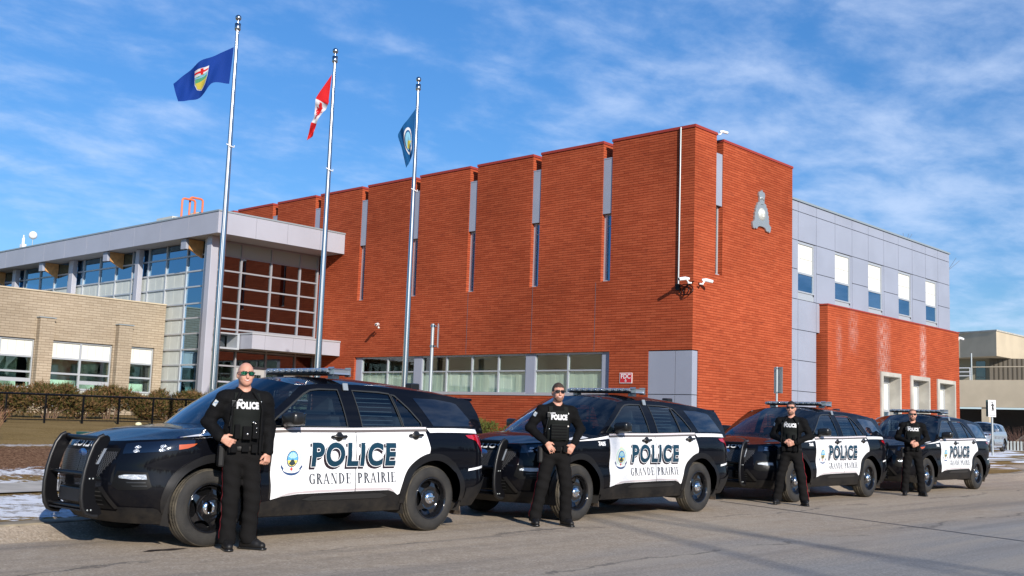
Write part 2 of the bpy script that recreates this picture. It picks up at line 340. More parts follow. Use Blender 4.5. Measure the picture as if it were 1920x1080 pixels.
# ------------------------------------------------------------------ red brick building
FX, FY = 28.8, 19.0           # slot facade plane x, street facade plane y
ZB, ZT = 0.2, 10.97
TH = .6
bld = empty('brick_building', (FX, FY, ZB))
tag(bld, 'large red brick two-storey building with tall slot windows and a grey police crest', 'building')
edges = [22.3+3.215*i for i in range(8)]            # left (far) ends of slots = starts of piers, per slot: y0..y0+.4
slots = [(y-.0, y+.40) for y in edges]              # slot between piers
# piers: [19 .. 22.3], [22.7 .. 25.5] ...
ystart = FY
WZ0, WZ1 = 2.40, 3.84; WY0, WY1 = 22.25, 35.52        # ribbon window row
SB = 6.20                                             # slot bottom
def wallbox(b, y0, y1, z0, z1, d=TH): b.box(FX, FX+d, y0, y1, z0, z1)
for i in range(9):
    y0 = FY if i == 0 else slots[i-1][1]
    y1 = slots[i][0] if i < 8 else 47.9
    b = MB()
    if i == 0:
        # corner pier with the return along the street as far as the street slot; cut away at the lower corner
        b.box(FX, FX+TH, FY+TH, y1, SB, ZT); b.box(FX, 30.07, FY, FY+TH, SB, ZT)
    else: wallbox(b, y0, y1, SB, ZT)
    b.build('brick_pier', M['red'], bld)
    c = MB()
    if i == 0: c.box(FX-.03, 30.09, FY-.03, FY+TH, ZT, ZT+.09); c.box(FX-.03, FX+TH, FY+TH, y1+.02, ZT, ZT+.09)
    else: c.box(FX-.03, FX+TH, y0-.02, y1+.02, ZT, ZT+.09)
    c.build('coping', M['coping_red'], bld)
# lower wall (below slots), with the ribbon window opening and the corner panel notch
b = MB()
PY = 20.68                                            # corner panel runs y FY..PY
b.box(FX, FX+TH, FY+TH, 47.9, WZ1, SB); b.box(FX, 30.07+5.06, FY, FY+TH, WZ1, SB)
b.box(FX, FX+TH, WY1, 47.9, ZB-1, WZ1); b.box(FX, FX+TH, WY0, WY1, ZB-1, WZ0); b.box(FX, FX+TH, PY, WY0, ZB-1, WZ1)
b.box(29.14, 35.13, FY, FY+TH, ZB-1, WZ1)
b.box(30.48, 35.13, FY, FY+TH, SB, 10.84)             # crest pier
b.build('brick_wall', M['red'], bld)
c = MB(); c.box(30.46, 35.15, FY-.03, FY+TH, 10.84, 10.92); c.build('coping', M['coping_red'], bld)
# expansion joints
b = MB()
for y in (22.9, 25.75, 29.0): b = MB(); b.box(FX-.004, FX+.01, y-.008, y+.008, WZ1+.02, SB-.02); b.build('expansion_joint', M['panel_joint'], bld)
# slot panels + windows
for i, (y0, y1) in enumerate(slots):
    r = MB(); r.box(FX+.03, FX+.12, y0+.005, y1-.005, 8.52, 10.43); r.box(FX+.02, FX+.03, y0+.005, y1-.005, 10.41, 10.45); r.build('slot_panel', M['panel'], bld)
    f = MB(); x = FX+.17
    f.box(x, x+.06, y0, y0+.06, SB, 8.52); f.box(x-.02, x+.06, y1-.13, y1, SB, 8.52); f.box(x, x+.06, y0+.06, y1-.06, 8.46, 8.52); f.box(x-.1, x+.06, y0+.06, y1-.06, SB, SB+.04); f.box(x, x+.05, y0+.06, y1-.06, 8.1, 8.13)
    fo = f.build('slot_window', M['alu'], bld)
    g = MB(); g.box(x+.025, x+.035, y0+.06, y1-.13, SB+.04, 8.46); g.build('pane', M['glass_blue'], fo)
    g = MB(); g.box(x+.35, x+.36, y0-.3, y1+.3, SB, 8.5); g.build('blind', M['room'], fo)
# street slot
x0, x1 = 30.07, 30.48
r = MB(); r.box(x0+.005, x1-.005, FY+.03, FY+.12, 8.66, 10.40); r.build('slot_panel', M['panel'], bld)
f = MB(); y = FY+.17
f.box(x0, x0+.06, y, y+.06, 6.36, 8.66); f.box(x1-.06, x1, y, y+.06, 6.36, 8.66); f.box(x0+.06, x1-.06, y, y+.06, 8.6, 8.66); f.box(x0+.06, x1-.06, y-.1, y+.06, 6.36, 6.4)
fo = f.build('slot_window', M['alu'], bld)
g = MB(); g.box(x0+.06, x1-.06, y+.025, y+.035, 6.4, 8.6); g.build('pane', M['glass_dark'], fo)
b = MB(); b.box(x0, x1, FY+.0, FY+TH, SB, 6.36); b.build('brick_sill', M['red'], bld)
# corner panels (lower notch)
b = MB(); ys = [FY+.0, 19.64, PY]; zs = [ZB-.6, 1.0, 2.43, 3.82]
for j in range(3):
    b.box(FX+.02, FX+.3, FY+.012 if 0 else 19.012, 19.63, zs[j]+.012, zs[j+1]-.012); b.box(FX+.02, FX+.3, 19.65, PY-.01, zs[j]+.012, zs[j+1]-.012)
    b.box(FX+.32, 29.13, FY+.02, FY+.3, zs[j]+.012, zs[j+1]-.012)
b.build('corner_panel', M['panel'], bld)
b = MB(); b.box(FX+.05, FX+.5, FY+.05, PY-.02, ZB-.6, 3.8); b.build('corner_backing', M['panel_joint'], bld)
# ribbon windows: three groups of panes between wide grey mullions
X = FX+.10
groups = [(22.62, 25.62), (26.05, 31.5), (31.95, 35.15)]
for ya, yb in ((WY0, 22.62), (25.62, 26.05), (31.5, 31.95), (35.15, WY1)): wf = MB(); wf.box(X, X+.12, ya, yb, WZ0, WZ1); wf.build('window_mullion_panel', M['panel'], bld)
for (a, c2), n in zip(groups, (2, 4, 2)):
    f = MB(); x = X+.02; st = (c2-a)/n
    f.box(x, x+.08, a, c2, WZ1-.07, WZ1); f.box(x-.03, x+.08, a, c2, WZ0, WZ0+.06)
    for k in range(n+1): f.box(x, x+.08, max(a, a+k*st-.035), min(c2, a+k*st+.035), WZ0+.06, WZ1-.07)
    for k in range(n): f.box(x+.005, x+.075, a+k*st+.035, a+(k+1)*st-.035, 3.20, 3.25)
    fo = f.build('ribbon_window', M['alu'], bld)
    g = MB(); g.box(x+.04, x+.05, a, c2, WZ0+.05, WZ1-.05); g.build('pane', M['glass'], fo)
    g = MB()
    for k in range(n*7): g.box(x+.10+.012*(k % 2), x+.115+.012*(k % 2), a+(c2-a)*k/(n*7)+.004, a+(c2-a)*(k+1)/(n*7)-.004, WZ0+.02, 3.22)
    g.build('blind', M['blind'], fo)
    g = MB(); g.box(x+1.8, x+1.85, a-1, c2+1, WZ0, WZ1+.2); g.box(x+.2, x+1.8, a-.5, c2+.5, WZ1+.0, WZ1+.05); g.build('room_wall', M['room'], fo)
b = MB(); b.box(FX-.02, FX+.12, WY0, WY1, WZ0-.05, WZ0-.002); b.build('window_sill', M['alu'], bld)
# roof deck and back walls
b = MB(); b.box(FX+TH, 35.1, FY+TH, 47.9, 9.9, 10.1); b.build('roof', M['roof'], bld)
b = MB(); b.box(34.9, 35.12, FY+TH, 47.9, ZB-.6, 10.8); b.box(FX+TH, 34.9, 47.7, 47.9, ZB-.6, 10.7); b.build('back_wall', M['red'], bld)
# panelled wing with upper windows
px = [35.14, 35.655]+[35.655+1.422*i for i in range(1, 10)]+[49.1, 49.88]
px = [35.14, 35.66, 37.05, 38.56, 40.0, 41.45, 42.9, 44.33, 45.75, 47.17, 48.55, 49.88]
rows = [ZB-.6, 1.75, 2.85, 3.95, 5.05, 6.15, 7.24, 8.30, 9.37, 9.74]
wins = {1, 3, 5, 7, 9}
b = MB()
for i in range(len(px)-1):
    for j in range(len(rows)-1):
        if i in wins and j in (5, 6): 
            continue
        if i >= 2 and rows[j+1] < 5.2: continue
        b.box(px[i]+.012, px[i+1]-.012, FY+.05, FY+.2, rows[j]+.012, rows[j+1]-.012)
b.build('wall_panels', M['panel'], bld)
b = MB(); b.box(px[-1]-.012, px[-1]+.0, FY+.05, 32, ZB, 9.74); b.build('end_wall', M['panel'], bld)
b = MB()
for i in range(len(px)-1):
    if i in wins: b.box(px[i], px[i+1], FY+.09, FY+.3, ZB-.6 if i < 2 else 5.2, 6.17); b.box(px[i], px[i+1], FY+.09, FY+.3, 8.28, 9.7)
    else: b.box(px[i], px[i+1], FY+.09, FY+.3, ZB-.6 if i < 2 else 5.2, 9.7)
b.build('panel_backing', M['panel_joint'], bld)
b = MB(); b.box(35.14, 49.92, FY+.0, FY+.35, 9.74, 9.81); b.build('parapet_cap', M['alu_dark'], bld)
b = MB(); b.box(35.14, 49.85, FY+.35, 31.9, 9.3, 9.4); b.build('roof', M['roof'], bld)
for i in sorted(wins):
    a, c2 = px[i]+.0, px[i+1]-.15; f = MB(); y = FY+.08
    f.box(a, a+.05, y, y+.07, 6.35, 8.28); f.box(c2-.07, c2, y, y+.07, 6.35, 8.28); f.box(a+.05, c2-.07, y, y+.07, 8.20, 8.28); f.box(a+.05, c2-.07, y, y+.07, 7.10, 7.17)
    f.box(a, c2, y-.03, y+.07, 6.42, 6.47); f.box(a, c2, y, y+.07, 6.17, 6.42)
    fo = f.build('upper_window', M['alu'], bld)
    p = MB(); p.box(c2+.003, px[i+1], y-.02, y+.1, 6.17, 8.28); p.build('jamb_panel', M['panel'], fo)
    g = MB(); g.box(a+.05, c2-.07, y+.03, y+.036, 6.47, 7.10); g.build('pane', M['glass_blue'], fo)
    g = MB(); 
    for k in range(3):
        for q in range(2): g.box(a+.055+(c2-a-.13)*k/3, a+.052+(c2-a-.13)*(k+1)/3-.006, y+.03, y+.05, 7.175+.51*q, 7.17+.51*(q+1)-.005)
    g.build('white_panel', M['blind'], fo)
    g = MB(); g.box(a-.3, c2+.3, y+.8, y+.85, 6.1, 8.3); g.build('room_wall', M['room'], fo)
# low brick wing
LY, LX0, LX1, LZ = 18.72, 37.3, 50.02, 6.10
sur = [(41.72, 43.62), (44.6, 46.58), (47.42, 49.45)]   # concrete window surrounds (outer)
b = MB(); xa = LX0
for (a, c2) in sur: b.box(xa, a, LY, LY+.55, ZB-.6, LZ); b.box(a, c2, LY, LY+.55, 3.90, LZ); xa = c2
b.box(xa, LX1, LY, LY+.55, ZB-.6, LZ); b.box(LX1-.3, LX1, LY+.55, 30, ZB-.6, LZ-.002)
b.build('low_wing_wall', M['red_stained'], bld)
b = MB(); b.box(LX0-.03, LX1+.03, LY-.03, LY+.6, LZ, LZ+.05); b.build('coping', M['coping_red'], bld)
for (a, c2) in sur:
    z1 = 3.90; q = MB()
    q.box(a, a+.22, LY-.06, LY+.5, ZB-.6, z1); q.box(c2-.12, c2, LY-.06, LY+.5, ZB-.6, z1); q.box(a+.22, c2-.12, LY-.06, LY+.5, z1-.16, z1)
    fo = q.build('window_surround', M['concrete'], bld)
    f = MB(); y = LY+.40
    f.box(a+.22, a+.3, y, y+.08, .6, z1-.16); f.box(c2-.2, c2-.12, y, y+.08, .6, z1-.16); f.box(a+.3, c2-.2, y, y+.08, z1-.4, z1-.16); f.box(a+.3, c2-.2, y-.02, y+.08, 2.34, 2.44)
    f.box(a+1.15, a+1.23, y, y+.08, .6, z1-.4)
    wo = f.build('window_frame', M['alu'], fo)
    g = MB(); g.box(a+.3, a+1.15, y+.04, y+.05, 2.44, z1-.4); g.box(a+1.23, c2-.2, y+.04, y+.05, 2.44, z1-.4); g.build('white_panel', M['blind'], fo)
    g = MB(); g.box(a+.3, c2-.2, y+.04, y+.05, .6, 2.34); g.build('pane', M['glass_blue'], fo)
    g = MB(); g.box(a, c2, y+.16, y+.2, .3, 3.9); g.build('room_wall', M['room'], fo)
# conduit, cameras
b = MB(); b.tube([(FX-.05, 19.52, 5.85), (FX-.05, 19.52, 11.02)], .028, 8); b.build('conduit', M['galv'], bld)
pts = [(FX-.06, 19.52, 5.85)]+[(FX-.08-.04*math.sin(t*1.7), 19.32+.22*math.cos(t+2.6)-.02*t, 5.72+.17*math.sin(t+2.6)) for t in [i*.5 for i in range(22)]]+[(FX-.05, 18.93, 5.98)]
b = MB(); b.tube(pts, .016, 6); b.box(FX-.1, FX-.005, 19.46, 19.60, 5.72, 5.92); b.build('cable_loop', M['black'], bld)
def camera_unit(p, d, label, k=.8):
    o = empty('security_camera', p); tag(o, label, 'camera')
    a = math.atan2(d[1], d[0]); ca, sa = math.cos(a), math.sin(a)
    def R(q): q = [v*k for v in q]; return (p[0]+q[0]*ca-q[1]*sa, p[1]+q[0]*sa+q[1]*ca, p[2]+q[2])
    b = MB(); b.tube([R((-.02, 0, .02)), R((.16, 0, .02)), R((.42, 0, -.03))], [.05*k, .075*k, .07*k], 10); b.build('housing', M['white'], o)
    b = MB(); b.tube([R((.425, 0, -.03)), R((.435, 0, -.031))], .05*k, 10); b.build('lens', M['black'], o)
    b = MB(); b.tube([R((.08, 0, -.03)), R((.0, 0, -.14)), R((-.12, 0, -.14))], .035*k, 8); b.ball(R((-.0, 0, -.14)), .05*k, 8); b.build('bracket', M['white'], o)
    return o
camera_unit((FX-.22, 19.02, 6.02), (-.9, .5), 'white security camera at the brick corner aimed left over the coiled cable')
camera_unit((FX+.22, FY-.2, 6.02), (.8, -.6), 'white security camera at the brick corner aimed right along the street face')
camera_unit((FX-.28, 33.75, 5.1), (-.8, -.5), 'lone white security camera on the brick wall above the ribbon windows')
camera_unit((30.12, FY-.1, 11.08), (.7, -.5), 'small security camera on the brick parapet beside the street slot', .62)
camera_unit((50.2, LY+.1, 5.9), (.9, -.35), 'white security camera at the far end of the low brick wing')
# FDC sign
s = empty('fire_connection_sign', (FX-.03, 21.53, 2.95)); tag(s, 'small red sign reading FDC with a down arrow on the brick wall', 'sign')
b = MB(); b.bev(FX-.02, FX-.004, 21.28, 21.79, 2.78, 3.12, .004); b.build('plate', M['white'], s)
b = MB(); b.box(FX-.024, FX-.020, 21.30, 21.77, 2.80, 3.10); b.build('face', M['red_sign'], s)
def text_poly(txt, size, offset=0., spacing=1.):
    """outline of a line of text as a 2D bmesh, centred"""
    cu = bpy.data.curves.new('t', 'FONT'); cu.body = txt; cu.size = size; cu.space_character = spacing; cu.offset = offset; cu.align_x = 'CENTER'; cu.align_y = 'CENTER'; cu.resolution_u = 5
    ob = bpy.data.objects.new('t', cu); COL.objects.link(ob); bpy.context.view_layer.update()
    me = bpy.data.meshes.new_from_object(ob.evaluated_get(bpy.context.evaluated_depsgraph_get()))
    bm = bmesh.new(); bm.from_mesh(me); bpy.data.objects.remove(ob); bpy.data.meshes.remove(me); bpy.data.curves.remove(cu)
    return bm
def text_obj(name, txt, size, m, parent, f, offset=0., sx=1.):
    bm = text_poly(txt, size, offset); b = MB()
    b.add([f(v.co.x*sx, v.co.y) for v in bm.verts], [[v.index for v in q.verts] for q in bm.faces]); bm.free()
    return b.build(name, m, parent)
text_obj('lettering', 'FDC', .21, M['white'], s, lambda a, z: (FX-.0265, 21.535-a, 3.0+z), .004)
b = MB(); b.box(FX-.027, FX-.0255, 21.52, 21.55, 2.84, 2.91); b.prism([(21.485, 2.865), (21.535, 2.815), (21.585, 2.865)], 'x', FX-.027, FX-.0255); b.build('arrow', M['white'], s)
# crest
cr = [(0, .72), (.03, .67), (.08, .64), (.15, .64), (.20, .58), (.20, .50), (.165, .42), (.16, .26), (.24, .25), (.29, .21), (.30, .14), (.37, .11), (.37, .03), (.43, -.02), (.41, -.10), (.47, -.16), (.45, -.24), (.49, -.30), (.47, -.38), (.51, -.44), (.62, -.50), (.60, -.62), (.56, -.70), (.47, -.71), (.43, -.66), (.38, -.70), (.30, -.68), (.25, -.61), (.16, -.58), (.08, -.57)]
pol = cr+[(-x, z) for x, z in cr[::-1] if x > 0]
c0 = (32.88, FY, 8.93)
s = empty('police_crest', c0); tag(s, 'grey metal police crest with crown mounted on the red brick wall', 'emblem')
b = MB(); b.prism([(c0[0]+x, c0[2]+z) for x, z in pol], 'y', FY-.07, FY-.01); b.build('plate', M['galv'], s)
b = MB(); b.lathe([(.0, FY-.115), (.19, FY-.11), (.22, FY-.07)], (c0[0], 0, c0[2]-.14), 'y', 20); b.build('medallion', mat('crest_light', (.55, .56, .52), .5, .3), s)
b = MB(); b.ball((c0[0], FY-.11, c0[2]-.10), .09, 10, sc=(1, .5, 1.1)); b.ball((c0[0]+.02, FY-.11, c0[2]-.2), .06, 10, sc=(1, .5, 1)); b.build('bison_head', mat('crest_pale', (.75, .74, .66), .5), s)
b = MB()
for q in range(5): b.lathe([(.0, FY-.1), (.045, FY-.09), (.05, FY-.07)], (c0[0]-.1+.05*q, 0, c0[2]+.44-.02*abs(q-2)), 'y', 8)
b.box(c0[0]-.09, c0[0]+.09, FY-.09, FY-.07, c0[2]+.2, c0[2]+.24); b.build('crown', M['galv'], s)
# ------------------------------------------------------------------ glass entrance building
GY, GX = 38.07, 23.5
gl = empty('glass_building', (GX, GY, 1.0)); tag(gl, 'glass entrance building with silver fascia and a flat overhanging roof', 'building')
FZ0, FZ1 = 8.24, 9.08; FFY, FFX = 36.55, 22.62
b = MB(); 
xs_ = [FFX+.0, 24.35, 25.85, 27.5, FX-.01]
for i in range(4): b.box(xs_[i]+(.006 if i else 0), xs_[i+1]-.006, FFY, FFY+.08, FZ0, FZ1)
yy = [FFY+.085]+[FFY+2.15*i for i in range(1, 13)]
for i in range(len(yy)-1): b.box(FFX, FFX+.08, yy[i]+.006, yy[i+1]-.006, FZ0, FZ1)
b.build('fascia', M['fascia'], gl)
b = MB(); b.box(FFX-.03, FX-.01, FFY-.03, FFY+.2, FZ1, FZ1+.06); b.box(FFX-.03, FFX+.2, FFY+.2, 62, FZ1, FZ1+.06); b.build('roof_edge', M['alu_dark'], gl)
b = MB(); b.box(FFX+.081, FX-.01, FFY+.081, 62, FZ0+.02, FZ0+.06); b.build('soffit', M['soffit'], gl)
b = MB(); b.box(FFX+.1, FX-.02, FFY+.1, 62, FZ1-.15, FZ1-.02); b.build('roof', M['roof'], gl)
# front curtain wall
cols = [23.62, 24.77, 26.22, 27.68, 28.60]; rz = [8.24, 7.65, 7.04, 6.40, 5.77, 5.13, 4.70]
f = MB()
for x in cols: f.box(x-.035, x+.035, GY-.02, GY+.12, 1.0, 8.25)
for z in rz[1:]: 
    for i in range(4): f.box(cols[i]+.035, cols[i+1]-.035, GY-.01, GY+.1, z-.03, z+.03)
for i in range(4): f.box(cols[i]+.035, cols[i+1]-.035, GY-.01, GY+.1, 8.18, 8.25)
for z in (3.86, 3.24): 
    for i in range(4): f.box(cols[i]+.035, cols[i+1]-.035, GY-.01, GY+.1, z-.03, z+.03)
f.build('curtain_wall_frame', mat('grey_mullion', (.29, .295, .32), .45, .1), gl)
g = MB(); g.box(23.62, 28.60, GY+.04, GY+.05, 3.24, 7.62); g.build('curtain_glass', M['glass_dark'], gl)
g = MB()
for i in range(4): g.box(cols[i]+.035, cols[i+1]-.035, GY+.03, GY+.05, 7.68, 8.18)
g.build('top_spandrel', mat('grey_green_spandrel', (.30, .34, .32), .3), gl)
# ground floor doors
for xa, xb in ((23.62, 24.73), (26.26, 26.7), (27.72, 28.56)): g = MB(); g.box(xa, xb, GY+.04, GY+.05, 1.2, 3.2); g.build('low_glass', M['glass'], gl)
f = MB()
for z in (2.6, 2.0): f.box(23.66, 24.73, GY-.01, GY+.1, z-.03, z+.03); f.box(27.72, 28.56, GY-.01, GY+.1, z-.03, z+.03)
f.build('low_frame', M['fascia'], gl)
for a, c2 in ((24.82, 26.18), (26.75, 27.64)):
    f = MB(); f.box(a, a+.14, GY, GY+.08, 1.1, 3.2); f.box(c2-.14, c2, GY, GY+.08, 1.1, 3.2); f.box(a+.14, c2-.14, GY, GY+.08, 2.95, 3.2); f.box(a+.14, c2-.14, GY, GY+.08, 1.1, 1.4)
    d = f.build('entrance_door', M['soffit'], gl)
    g = MB(); g.box(a+.14, c2-.14, GY+.03, GY+.04, 1.4, 2.95); g.build('pane', M['glass_dark'], d)
    g = MB(); g.tube([(a+.2, GY-.05, 1.9), (a+.2, GY-.05, 2.7)], .015, 6); g.build('handle', M['steel'], d)
text_obj('door_lettering', '100-9909', .20, M['black'], gl, lambda a, z: (24.2+a, GY+.03, 2.82+z), .004)
# inside: floors and back wall
b = MB(); b.box(23.8, 28.7, 44, 44.1, 1, 8.2); b.box(23.9, 28.7, GY+.4, 44, 4.35, 4.6); b.box(23.9, 28.7, GY+.3, 60, .9, 1.05); b.box(28.3, 28.7, GY+.3, 44, 1.05, 4.35); b.build('interior', M['room'], gl)
# left curtain wall, plane x = GX
f = MB(); vy = [38.35, 40.10, 41.73, 43.2, 44.6, 46.1, 47.6, 49.2, 50.7, 52.2, 53.8, 55.6, 57, 58.5, 60]
zl = [8.32, 7.69, 7.05, 6.41, 5.72, 5.13, 4.50, 3.86, 3.24, 2.6, 2.0]
for y in vy: f.box(GX-.02, GX+.12, y-.035, y+.035, 1.0, 8.25)
for z in zl[1:]:
    for i in range(len(vy)-1):
        if z < 5.4 and i > 1: continue
        f.box(GX-.01, GX+.1, vy[i]+.035, vy[i+1]-.035, z-.03, z+.03)
f.build('side_wall_frame', M['alu'], gl)
g = MB(); g.box(GX+.04, GX+.05, 38.35, 60, 7.05, 8.22); g.box(GX+.04, GX+.05, 38.35, 40.1, 1.0, 7.02); g.build('side_glass', M['glass_blue'], gl)
g = MB()
for i in range(1, len(vy)-1):
    for k in range(5):
        w = (vy[i+1]-vy[i]-.08)/5
        g.box(GX+.045-.004*(k % 2), GX+.07, vy[i]+.04+w*k, vy[i]+.035+w*(k+1), 1.0 if i == 1 else 5.2, 7.02)
g.build('white_side_panel', M['opaque'], gl)
b = MB(); b.box(28.0, 28.1, 38.4, 60, 1, 8.2); b.box(23.62, 28, 40.2, 60, 5.3, 5.5); b.build('interior_wall', M['room'], gl)
for y0, y1 in ((43.5, 43.97), (49.65, 50.2), (55.95, 56.5)):
    b = MB(); b.bev(23.22, 23.45, y0+.08, y1-.08, 1.0, 8.25, .02); b.build('side_column', M['fascia'], gl)
b = MB(); b.bev(22.95, 23.28, 37.45, 37.78, 1.0, 8.26, .02); b.build('corner_column', M['fascia'], gl)
b = MB(); b.box(23.2, 23.6, 37.95, 38.33, 1.0, 8.25); b.build('corner_mullion', M['alu'], gl)
for y0 in (39.0, 45.5, 51.9, 58.0):
    b = MB(); b.box(22.74, 22.86, y0, y0+.38, 7.83, 8.24); b.build('bracket_end', M['panel'], gl)
    b = MB(); y = y0-.02
    b.prism([(22.87, 7.86), (23.52, 7.55), (23.52, 8.24), (22.87, 8.24)], 'y', y, y+.12); b.build('wood_bracket', M['wood'], gl)
# entrance canopy
b = MB(); cx0, cy0 = 24.45, 36.5
seg = [cx0, 25.05, 26.4, 27.0, 28.79]
for i in range(4): b.box(seg[i]+(.005 if i else 0), seg[i+1]-.005, cy0, cy0+.06, 3.90, 4.47)
b.box(cx0, cx0+.06, cy0+.065, GY-.03, 3.90, 4.47); b.build('canopy_fascia', M['fascia'], gl)
b = MB(); b.box(cx0+.061, 28.79, cy0+.061, GY-.03, 3.93, 3.98); b.build('canopy_soffit', M['soffit'], gl)
b = MB(); b.box(cx0-.03, 28.79, cy0-.03, GY-.03, 4.47, 4.53); b.build('canopy_cap', M['alu'], gl)
b = MB(); b.box(23.5, 24.4, 37.3, GY-.03, 3.86, 3.93); b.box(23.5, 24.4, 37.3, GY-.03, 4.45, 4.5); b.box(24.3, 24.4, 37.3, GY-.03, 3.93, 4.45); b.build('canopy_side_frame', M['alu'], gl)
# rooftop
o = empty('rooftop_unit', (24.6, 42.3, 9.1)); tag(o, 'pale rooftop unit with a curved cover on the silver-edged roof', 'roof unit')
b = MB(); b.box(23.75, 25.3, 42, 43.3, 9.1, 9.64); b.build('box', M['opaque'], o)
b = MB(); b.lathe([(.0, 10.16), (.35, 10.13), (.55, 10.02), (.6, 9.2)], (25.6, 42.8, 0), 'z', 20); b.build('hood', M['tanconcrete'], o)
b = MB(); b.box(23.8, 24.9, 41.985, 41.998, 9.48, 9.58); b.build('vent_grille', M['black'], o)
for k, (dx, dy, lb) in enumerate(((0, 0, 'orange pipe hoop on the roof, nearer the left, in front of the pale unit'), (.45, .15, 'taller orange pipe hoop on the roof, nearer the right, beside the curved cover'))):
    x0, x1 = 24.0+dx, 24.62+dx; y = 41.7+dy; zt_ = 10.42+.14*k
    b = MB(); b.tube([(x0, y, 9.1), (x0, y, zt_-.1), (x0+.03, y, zt_-.03), (x0+.1, y, zt_), (x1-.1, y, zt_), (x1-.03, y, zt_-.03), (x1, y, zt_-.1), (x1, y, 9.1)], .045, 8)
    tag(b.build('pipe_hoop', M['orange']), lb, 'pipe', 'orange pipe hoops on the roof')
o = empty('antenna_ball', (24.5, 57.39, 9.0)); tag(o, 'white ball antenna on a thin mast above the roof edge', 'antenna')
pb = (24.5, 57.39, 10.32); b = MB(); b.ball(pb, .215, 16); b.build('ball', M['white'], o); b = MB(); b.tube([(pb[0], pb[1], 8.9), (pb[0], pb[1], pb[2]-.15)], .02, 6); b.build('mast', M['galv'], o)
b = MB()
for k in range(3): b.tube([(24.4, 58.2+.09*k, 9.0), (24.4, 58.2+.09*k, 10.25+.15*(k == 1))], .035, 6)
b.box(24.3, 24.5, 58.12, 58.45, 9.7, 9.9); tag(b.build('roof_antenna', M['white']), 'stubby white forked antenna left of the ball antenna', 'antenna')
# ------------------------------------------------------------------ tan brick building
TY = 41.45
tb = empty('tan_brick_building', (16, TY, 1)); tag(tb, 'low tan brick building with white framed windows and brick pilasters behind the hedge', 'building')
k = TY/41.
wn = [(12.6, 15.0), (15.45, 17.93), (18.54, 21.03), (21.72, 22.83)]; wn = [(a*k, c2*k) for a, c2 in wn]
Z0, Z1, ZR = 1.38, 3.92, 5.73
b = MB(); xa = 4.
for a, c2 in wn: b.box(xa, a, TY, TY+.35, .5, ZR); b.box(a, c2, TY, TY+.35, Z1, ZR); b.box(a, c2, TY, TY+.35, .5, Z0); xa = c2
b.box(xa, GX-.03, TY, TY+.35, .5, ZR); b.build('brick_wall', M['tan'], tb)
b = MB(); b.box(4, GX-.03, TY-.03, TY+.4, ZR, ZR+.05); b.build('coping', M['tanconcrete'], tb)
b = MB(); b.box(4, GX-.03, TY+.35, 52, 5.4, 5.5); b.build('roof', M['roof'], tb)
for (a, c2) in ((15.0, 15.45), (17.95, 18.5), (21.1, 21.68)):
    b = MB(); b.box(a*k, c2*k, TY-.28, TY-.003, .5, 4.72); pi = b.build('pilaster', M['tan'], tb)
    b = MB(); b.box(a*k-.04, c2*k+.04, TY-.31, TY-.003, 4.722, 4.76); b.build('cap', M['alu_dark'], pi)
for i, (a, c2) in enumerate(wn):
    y = TY+.1; f = MB(); n = 2 if c2-a > 1.6 else 1; st = (c2-a)/n
    f.box(a, c2, y, y+.09, Z1-.07, Z1)
    f.box(a, c2, y, y+.09, Z0, Z0+.05)
    for q in range(n+1): f.box(max(a, a+q*st-.04), min(c2, a+q*st+.04), y, y+.09, Z0+.05, Z1-.07)
    for q in range(n):
        xa_, xb_ = a+q*st+.04, a+(q+1)*st-.04
        for z in (3.24, 2.66, 2.08): f.box(xa_, xb_, y+.002, y+.088, z-.035, z+.035)
        if q == n-1 and n == 2: f.box(xa_, xb_, y+.01, y+.08, 2.28, 2.42)
    fo = f.build('window', M['alu'], tb)
    g = MB(); g.box(a, c2, y+.05, y+.055, 2.08, 3.24); g.build('pane', M['glass'], fo)
    g = MB()
    for q in range(n*4): g.box(a+(c2-a)*q/(4*n)+.004, a+(c2-a)*(q+1)/(4*n)-.004, y+.06, y+.075, 3.24, Z1-.03)
    g.build('blind', M['blind'], fo)
    g = MB(); g.box(a+.05, c2-.05, y+.05, y+.07, Z0+.05, 2.05); g.build('spandrel', M['opaque'], fo)
    g = MB(); g.box(a-.5, c2+.5, y+1.6, y+1.65, 1, 4.2); g.build('room_wall', mat('room_green%d' % i, (.42, .56, .50), .9, var=.5, vscale=1.5), fo)
# ------------------------------------------------------------------ concrete building at far right
cb = empty('concrete_building', (140, 50, 0)); tag(cb, 'beige concrete office building with open balcony level beyond the low brick wing', 'building')
b = MB(); b.prism([(146.5, 50), (200, 49.3), (200, 75), (151, 75), (148.7, 55.5)], 'z', 12.18, 15.4); b.build('upper_band', M['tanconcrete'], cb)
b = MB(); b.prism([(146.4, 49.9), (200, 49.2), (200, 50.3), (147.5, 50.9), (151.5, 75), (150.7, 75), (148.6, 55.5)], 'z', 15.4, 15.6); b.build('roof_edge', M['concrete'], cb)
b = MB(); b.box(140, 141, 30, 75, 5.35, 8.72); b.build('lower_band', M['tanconcrete'], cb)
b = MB(); b.box(141, 175, 30, 75, 8.5, 8.7); b.build('balcony_floor', M['concrete'], cb)
b = MB(); b.box(150.5, 151, 30, 52.3, 8.7, 12.18); b.v = [(v[0]+(52.3-v[1])*.55, v[1], v[2]) for v in b.v]
for i in range(44): y = 30.2+i*.5; x = 150.5+(52.3-y)*.55; b.box(x-.14, x-.02, y, y+.16, 8.7, 12.17)
b.build('dark_slat_wall', mat('bronze_screen', (.085, .07, .05), .6), cb)
b = MB(); b.box(151, 152, 52.3, 75, 8.7, 12.18); b.build('recess_wall', mat('recess_wall', (.26, .235, .17), .9), cb)
b = MB(); b.box(150.9, 151.02, 53.0, 54.2, 9.0, 11.8); b.build('balcony_window', M['glass_dark'], cb)
b = MB()
